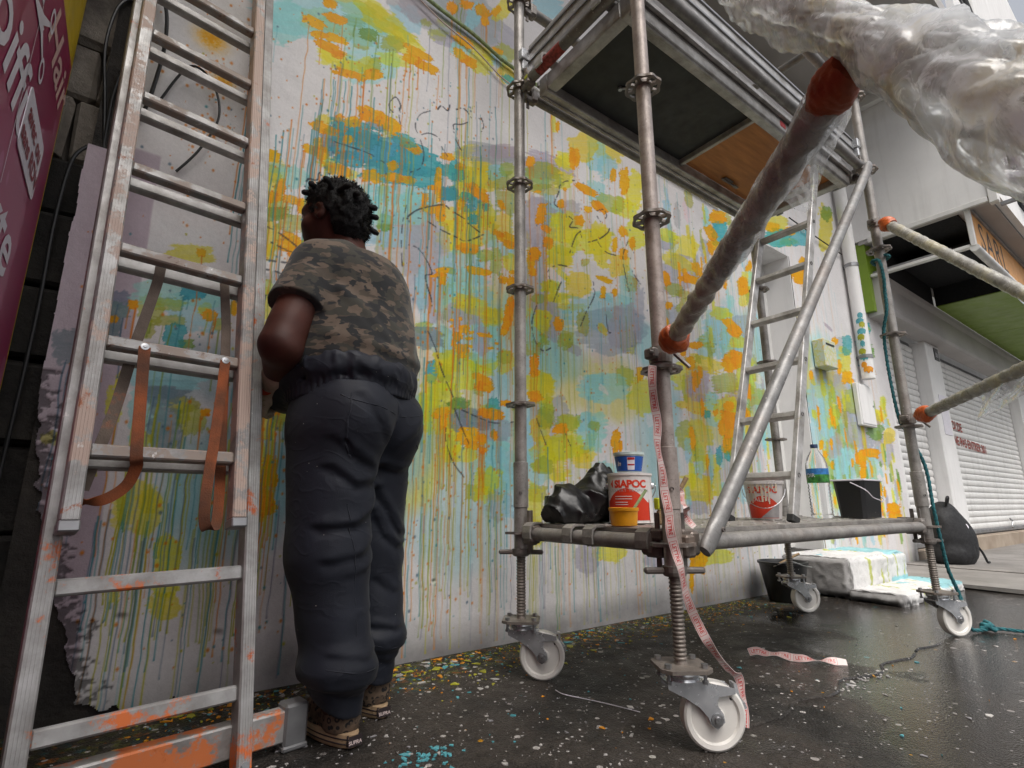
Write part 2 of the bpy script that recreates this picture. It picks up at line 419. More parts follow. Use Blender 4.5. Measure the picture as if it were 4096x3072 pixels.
# round droplets of white, ochre and teal
dv = t.n('TexVoronoi'); dv.inputs['Scale'].default_value = 24; t.t.links.new(P, dv.inputs['Vector'])
dcol = t.sep(dv.outputs['Color'])
thr = t.math('MULTIPLY', t.math('POWER', dcol[1], 3.0), .30)
dots = t.math('LESS_THAN', dv.outputs['Distance'], thr)
reg = t.ramp(t.noise(1.7, 4, vec=P), [(.40, 0), (.50, 1)])
dots = t.math('MULTIPLY', dots, reg)
dc = t.ramp(dcol[0], [(0, srgb(178, 172, 168)), (.62, srgb(150, 146, 140)), (.78, srgb(190, 136, 24)), (.88, srgb(70, 146, 156)), (.95, srgb(186, 182, 176))], 'CONSTANT')
base = t.mix(dots, base, dc)
dv2 = t.n('TexVoronoi'); dv2.inputs['Scale'].default_value = 70; t.t.links.new(P, dv2.inputs['Vector']); d2 = t.sep(dv2.outputs['Color'])
dots2 = t.math('LESS_THAN', dv2.outputs['Distance'], t.math('MULTIPLY', t.math('POWER', d2[1], 5.0), .33))
base = t.mix(dots2, base, (.42, .40, .39))
pud = t.math('ADD', t.math('MULTIPLY', t.math('SUBTRACT', xyz[0], 1.35), .26), t.math('MULTIPLY', t.math('SUBTRACT', 1.15, xyz[1]), .45))
pud = t.math('ADD', pud, t.math('MULTIPLY', t.math('SUBTRACT', t.noise(1.6, 6, .6, vec=P), .5), 1.1))
wet = t.ramp(pud, [(.16, 0), (.34, 1)])
ro = t.mix(wet, t.ramp(t.noise(9, 6, .7, vec=P), [(.35, .30), (.7, .62)]), t.ramp(t.noise(22, 5, vec=P), [(.4, .035), (.75, .20)]))
t.p(col=t.mix(t.math('MULTIPLY', wet, .45), base, (.010, .0095, .009)), rough=ro, spec=t.math('ADD', .18, t.math('MULTIPLY', wet, .34)))
agg = t.voro(150, vec=P)
hh = t.math('ADD', t.math('MULTIPLY', agg, -1.2), t.noise(120, 6, .7, vec=P)) if False else t.math('ADD', t.math('SUBTRACT', t.noise(120, 6, .7, vec=P), agg), t.math('MULTIPLY', t.noise(14, 6, .65, vec=P), 1.8))
bn = t.bump(hh, .5, .006); t.set(bn.inputs['Strength'], t.ramp(wet, [(0, .85), (1, .12)])); M['ground'] = t.m
t = NT('worn_pavement_concrete'); P = t.n('NewGeometry').outputs['Position']
c = t.ramp(t.noise(2.5, 8, .65, vec=P), [(.3, (.16, .15, .14)), (.7, (.30, .28, .265))]); c = t.mix(t.ramp(t.noise(60, 5, .7, vec=P), [(.5, 0), (.8, .5)]), c, (.10, .095, .09))
t.p(col=c, rough=.6); t.bump(t.noise(70, 6, .7, vec=P), .4, .005); M['pave'] = t.m

# people and cloth
t = NT('dark_brown_skin'); c = t.ramp(t.noise(9, 5), [(.3, srgb(58, 30, 24)), (.7, srgb(84, 46, 36))]); t.p(col=c, rough=.58, spec=.3, sss=.05); t.bump(t.noise(140, 4), .08, .002); M['skin'] = t.m
t = NT('black_coily_hair'); t.p(col=(.006, .0055, .006), rough=.62, spec=.3); t.bump(t.noise(260, 5, .7), .9, .004); M['hair'] = t.m
t = NT('camouflage_jersey')
vec = t.co(scale=(1.0, 1.0, 2.0)); 
wob = t.n('TexNoise'); wob.inputs['Scale'].default_value = 20; wob.inputs['Detail'].default_value = 2; t.t.links.new(vec, wob.inputs['Vector'])
vm = t.n('VectorMath'); vm.operation = 'MULTIPLY_ADD'; t.t.links.new(wob.outputs['Color'], vm.inputs[0]); vm.inputs[1].default_value = (.05, .05, .05); t.t.links.new(vec, vm.inputs[2])
a1 = t.noise(16.5, 1.8, .5, vec=vm.outputs[0]); 
of = t.n('VectorMath'); of.operation = 'ADD'; t.t.links.new(vm.outputs[0], of.inputs[0]); of.inputs[1].default_value = (3.1, 7.7, 1.3)
a2 = t.noise(14.5, 1.8, .5, vec=of.outputs[0])
of2 = t.n('VectorMath'); of2.operation = 'ADD'; t.t.links.new(vm.outputs[0], of2.inputs[0]); of2.inputs[1].default_value = (9.1, 2.7, 5.3)
a3 = t.noise(19, 1.6, .5, vec=of2.outputs[0])
c = t.mix(t.ramp(a2, [(.47, 0), (.485, 1)]), srgb(98, 84, 72), srgb(56, 54, 47))
c = t.mix(t.ramp(a3, [(.55, 0), (.565, 1)]), c, srgb(74, 64, 54))
c = t.mix(t.ramp(a1, [(.53, 0), (.545, 1)]), c, srgb(30, 31, 33))
c = t.mix(1.0, c, t.ramp(t.noise(40, 5), [(.3, .82), (.7, 1.05)]), 'MULTIPLY')
t.p(col=c, rough=.88, sheen=.15); t.bump(t.noise(300, 3), .15, .001); M['camo'] = t.m
t = NT('navy_work_twill'); c = t.ramp(t.noise(6, 6), [(.3, (.0072, .0088, .0150)), (.7, (.0130, .0158, .0260))])
pm = t.ramp(t.noise(34, 8, .75, vec=t.co(scale=(1, 1, .55))), [(.735, 0), (.75, 1)]); pm2 = t.math('LESS_THAN', t.voro(38), .045)
pm2 = t.math('MULTIPLY', pm2, t.ramp(t.noise(4, 3), [(.52, 0), (.56, 1)]))
c = t.mix(t.math('MAXIMUM', pm, pm2), c, srgb(170, 168, 160))
t.p(col=c, rough=t.ramp(t.noise(8, 4), [(.3, .56), (.7, .72)]), sheen=.05, spec=.35); rd = t.math('ABSOLUTE', t.math('SUBTRACT', t.noise(7, 2, .5, vec=t.co(scale=(1, 1, 1.9)), dist=.5), .5)); rd = t.math('SUBTRACT', .06, rd, True); t.bump(t.math('ADD', t.math('MULTIPLY', t.noise(420, 2), .4), t.math('MULTIPLY', rd, 16.0)), .13, .006); M['navy'] = t.m
t = NT('leopard_canvas'); e = t.voro(58, feat='F1'); e2 = t.noise(50, 3)
c = t.mix(t.ramp(e, [(.16, 0), (.24, 1), (.42, 1), (.50, 0)]), srgb(104, 86, 70), srgb(28, 27, 28)); c = t.mix(t.ramp(e2, [(.5, 0), (.56, .8)]), c, srgb(90, 74, 60))
t.p(col=c, rough=.85); M['leopard'] = t.m
M['sole'] = flat('cream_rubber_sole', srgb(168, 142, 112), .6, vary=.15, scale=30)
M['soleline'] = flat('dark_sole_line', (.03, .02, .022), .6)
t = NT('cotton_glove'); c = t.ramp(t.noise(22, 6), [(.3, srgb(168, 150, 128)), (.7, srgb(206, 192, 172))]); c = t.mix(t.ramp(t.noise(11, 6, .7), [(.56, 0), (.64, .8)]), c, srgb(120, 106, 40)); t.p(col=c, rough=.85); t.bump(t.noise(200, 3), .3, .002); M['glove'] = t.m
M['gloveprint'] = flat('orange_glove_print', srgb(176, 70, 40), .7)

# shop props
t = NT('black_bin_liner'); t.p(col=(.006, .006, .0065), rough=t.ramp(t.noise(30, 5), [(.3, .26), (.7, .48)]), spec=.5); t.bump(t.noise(22, 3, .5), .25, .01); M['liner'] = t.m
M['canwhite'] = flat('white_tin_with_drips', srgb(206, 200, 198), .35, vary=.06, scale=9)
M['canred'] = flat('red_tin_label', srgb(206, 58, 32), .35, vary=.06, scale=9)
M['cangrey'] = flat('grey_print', srgb(150, 146, 146), .5)
M['tubblue'] = flat('blue_tub_print', srgb(38, 88, 172), .35, vary=.08, scale=30)
M['tubwhite'] = flat('white_tub_paint_rim', srgb(196, 210, 208), .45, vary=.1, scale=40)
M['tuborange'] = flat('orange_paint_pot', srgb(238, 164, 28), .38, vary=.08, scale=30)
M['dryred'] = flat('dried_red_drip', srgb(150, 50, 30), .6)
M['paintwet'] = flat('cream_paint', srgb(212, 196, 172), .4)
M['stickgreen'] = flat('paint_stained_stick', srgb(150, 170, 120), .6, vary=.25, scale=40)
M['brushwood'] = flat('brush_handle_wood', srgb(140, 116, 84), .6, vary=.2, scale=40)
M['limetape'] = flat('lime_brush_paint', srgb(170, 176, 30), .55, vary=.2, scale=40)
t = NT('black_bucket_spattered'); sp = t.math('LESS_THAN', t.voro(60, vec=t.co(scale=(1, 1, .5))), .10); sp = t.math('MULTIPLY', sp, t.ramp(t.noise(9, 4), [(.52, 0), (.6, 1)]))
t.p(col=t.mix(sp, (.012, .012, .013), (.66, .64, .62)), rough=.4); M['bucket'] = t.m
t = NT('clear_water_bottle'); t.p(col=(.97, .98, 1.0), rough=.06, trans=1.0, ior=1.12, spec=.5); M['clearpet'] = t.m
M['blueprint'] = flat('blue_bottle_label', srgb(52, 120, 186), .4, vary=.2, scale=60)
M['greenprint'] = flat('green_bottle_label', srgb(60, 130, 56), .4, vary=.4, scale=60)
M['capblue'] = flat('dark_blue_cap', srgb(40, 56, 92), .4)
M['backpack'] = flat('black_backpack_nylon', (.013, .013, .015), .72, vary=.3, scale=30, bump=.3)
t = NT('teal_rope_fibre'); t.p(col=t.ramp(t.noise(90, 4), [(.3, srgb(18, 66, 74)), (.7, srgb(52, 122, 128))]), rough=.85); t.bump(t.noise(220, 4), .7, .003); M['rope'] = t.m
M['tapewhite'] = flat('white_parcel_tape', srgb(214, 196, 192), .35, vary=.05, scale=20)
M['tapered'] = flat('red_tape_print', srgb(196, 52, 48), .4, vary=.05)
t = NT('orange_webbing'); w_ = t.noise(5, 5, .6); c = t.ramp(w_, [(.35, srgb(66, 46, 36)), (.5, srgb(104, 62, 40)), (.70, srgb(168, 88, 44))]); t.p(col=c, rough=.85); t.bump(t.noise(260, 2), .5, .002); M['strap'] = t.m
t = NT('grey_brown_webbing'); c = t.ramp(t.noise(6, 5, .6), [(.35, srgb(70, 60, 54)), (.6, srgb(112, 98, 88)), (.72, srgb(206, 106, 50))]); t.p(col=c, rough=.85); t.bump(t.noise(260, 2), .5, .002); M['strapgrey'] = t.m
t = NT('orange_adhesive_tape'); c = t.ramp(t.noise(16, 6), [(.3, srgb(150, 62, 22)), (.7, srgb(222, 112, 52))]); t.p(col=c, rough=.36); t.bump(t.noise(40, 6, .6), .5, .006); M['otape'] = t.m
t = NT('red_brown_tape'); c = t.ramp(t.noise(14, 6), [(.3, srgb(128, 58, 28)), (.7, srgb(182, 92, 50))]); t.p(col=c, rough=.55); t.bump(t.noise(40, 6, .6), .5, .006); M['rtape'] = t.m
# stretch film: thin clear sheet, milky where it bunches
def film(name, milky=.35, stain=srgb(196, 176, 96), stain_amt=.5, rough=.10, sc=1.0):
    t = NT(name)
    df = t.n('BsdfPrincipled'); t.t.nodes.remove(t.b); t.b = df
    st = t.ramp(t.noise(9 * sc, 6, .65), [(.48, 0), (.66, stain_amt)])
    t.p(col=t.mix(st, (.93, .94, .95), stain), rough=rough, spec=.8)
    t.bump(t.noise(70 * sc, 3, .6, vec=t.co(scale=(1, 1, .5))), .25, .004)
    tl_ = t.n('BsdfTranslucent'); t.set(tl_.inputs[0], t.mix(st, (.95, .96, .97), stain)); ms = t.n('MixShader'); ms.inputs[0].default_value = .6
    t.t.links.new(df.outputs[0], ms.inputs[1]); t.t.links.new(tl_.outputs[0], ms.inputs[2])
    tr = t.n('BsdfTransparent'); tr.inputs[0].default_value = (.90, .91, .92, 1)
    fr = t.n('LayerWeight'); fr.inputs[0].default_value = .30
    streak = t.ramp(t.noise(15 * sc, 9, .62, vec=t.co(scale=(1, 1, .35), rot=(.5, .7, .2)), dist=1.4), [(.47, 0), (.60, 1)])
    streak2 = t.ramp(t.noise(30 * sc, 8, .6, vec=t.co(scale=(.4, 1.2, 1), rot=(.2, -.6, .9)), dist=1.0), [(.52, 0), (.62, 1)])
    a = t.math('ADD', t.math('MULTIPLY', fr.outputs['Facing'], .50), t.math('ADD', .10*milky, t.math('MULTIPLY', t.math('MAXIMUM', streak, streak2), .62*milky)), True)
    a = t.math('ADD', a, t.math('MULTIPLY', st, .30), True)
    mx = t.n('MixShader'); t.t.links.new(a, mx.inputs[0]); t.t.links.new(tr.outputs[0], mx.inputs[1]); t.t.links.new(ms.outputs[0], mx.inputs[2])
    gl = t.n('BsdfGlossy'); gl.inputs[0].default_value = (1, 1, 1, 1); gl.inputs['Roughness'].default_value = .07; fn = t.n('Fresnel'); fn.inputs[0].default_value = 1.5
    m3 = t.n('MixShader'); t.t.links.new(t.math('MULTIPLY', fn.outputs[0], .35, True), m3.inputs[0]); t.t.links.new(mx.outputs[0], m3.inputs[1]); t.t.links.new(gl.outputs[0], m3.inputs[2])
    t.t.links.new(m3.outputs[0], t.out.inputs['Surface']); return t.m
M['film'] = film('clear_stretch_film', 1.25, stain_amt=.55)
M['filmthin'] = film('loose_clear_film', .40, stain_amt=.1)
def wrapped(name, c0, c1, c2):
    t = NT(name); c = t.ramp(t.noise(7, 7, .65, vec=t.co()), [(.3, c0), (.5, c1), (.7, c2)])
    c = t.mix(t.ramp(t.noise(46, 6, .7), [(.55, 0), (.72, .7)]), c, (.55, .53, .50))
    t.p(col=c, rough=t.ramp(t.noise(30, 5), [(.3, .14), (.7, .42)]), spec=.7); t.bump(t.math('ADD', t.noise(70, 6, .7), t.noise(22, 4)), .45, .005); return t.m
M['wrapdark'] = wrapped('film_wrapped_tube_grey', srgb(122, 116, 108), srgb(170, 163, 152), srgb(202, 195, 180))
M['wrapyellow'] = wrapped('film_wrapped_tube_yellowed', srgb(100, 98, 94), srgb(150, 147, 138), srgb(172, 162, 124))
M['flyer'] = flat('faded_lilac_cloth', srgb(196, 178, 200), .7, vary=.15, scale=8)
M['red'] = flat('red_cap_plastic', srgb(170, 30, 34), .4)

# ================================================================== SETTING
WY = 2.093                                  # face of the painted wall
g = MB(); g.add([(-200, -200, 0), (200, -200, 0), (200, 200, 0), (-200, 200, 0)], [(0, 1, 2, 3)])
ground = tag(g.build('ground', M['ground']), kind='structure')
# raised pavement slabs by the shutters, ragged front edge
g = MB(); xs = np.linspace(5.15, 16, 40); fr = 1.02 + .10 * np.array([math.sin(x * 2.1) + .6 * math.sin(x * 5.3) for x in xs])
top = [(x, f, .035) for x, f in zip(xs, fr)]; bot = [(x, f - .03, .004) for x, f in zip(xs, fr)]; bk = [(x, 2.6, .035) for x in xs]; n = len(xs)
g.add(top + bot + bk, [(i, i + 1, 2*n + i + 1, 2*n + i) for i in range(n - 1)] + [(n + i, n + i + 1, i + 1, i) for i in range(n - 1)] + [(0, 2*n, n)])
pavement = tag(g.build('pavement', M['pave']), kind='structure')
for k, x in enumerate((6.3, 7.6, 8.9, 10.2)):
    g = MB(); g.box((x, 1.12, .036), (x + 1.285, 2.45, .046), bevel=.006); g.build('paving_slab', M['pave'], pavement)

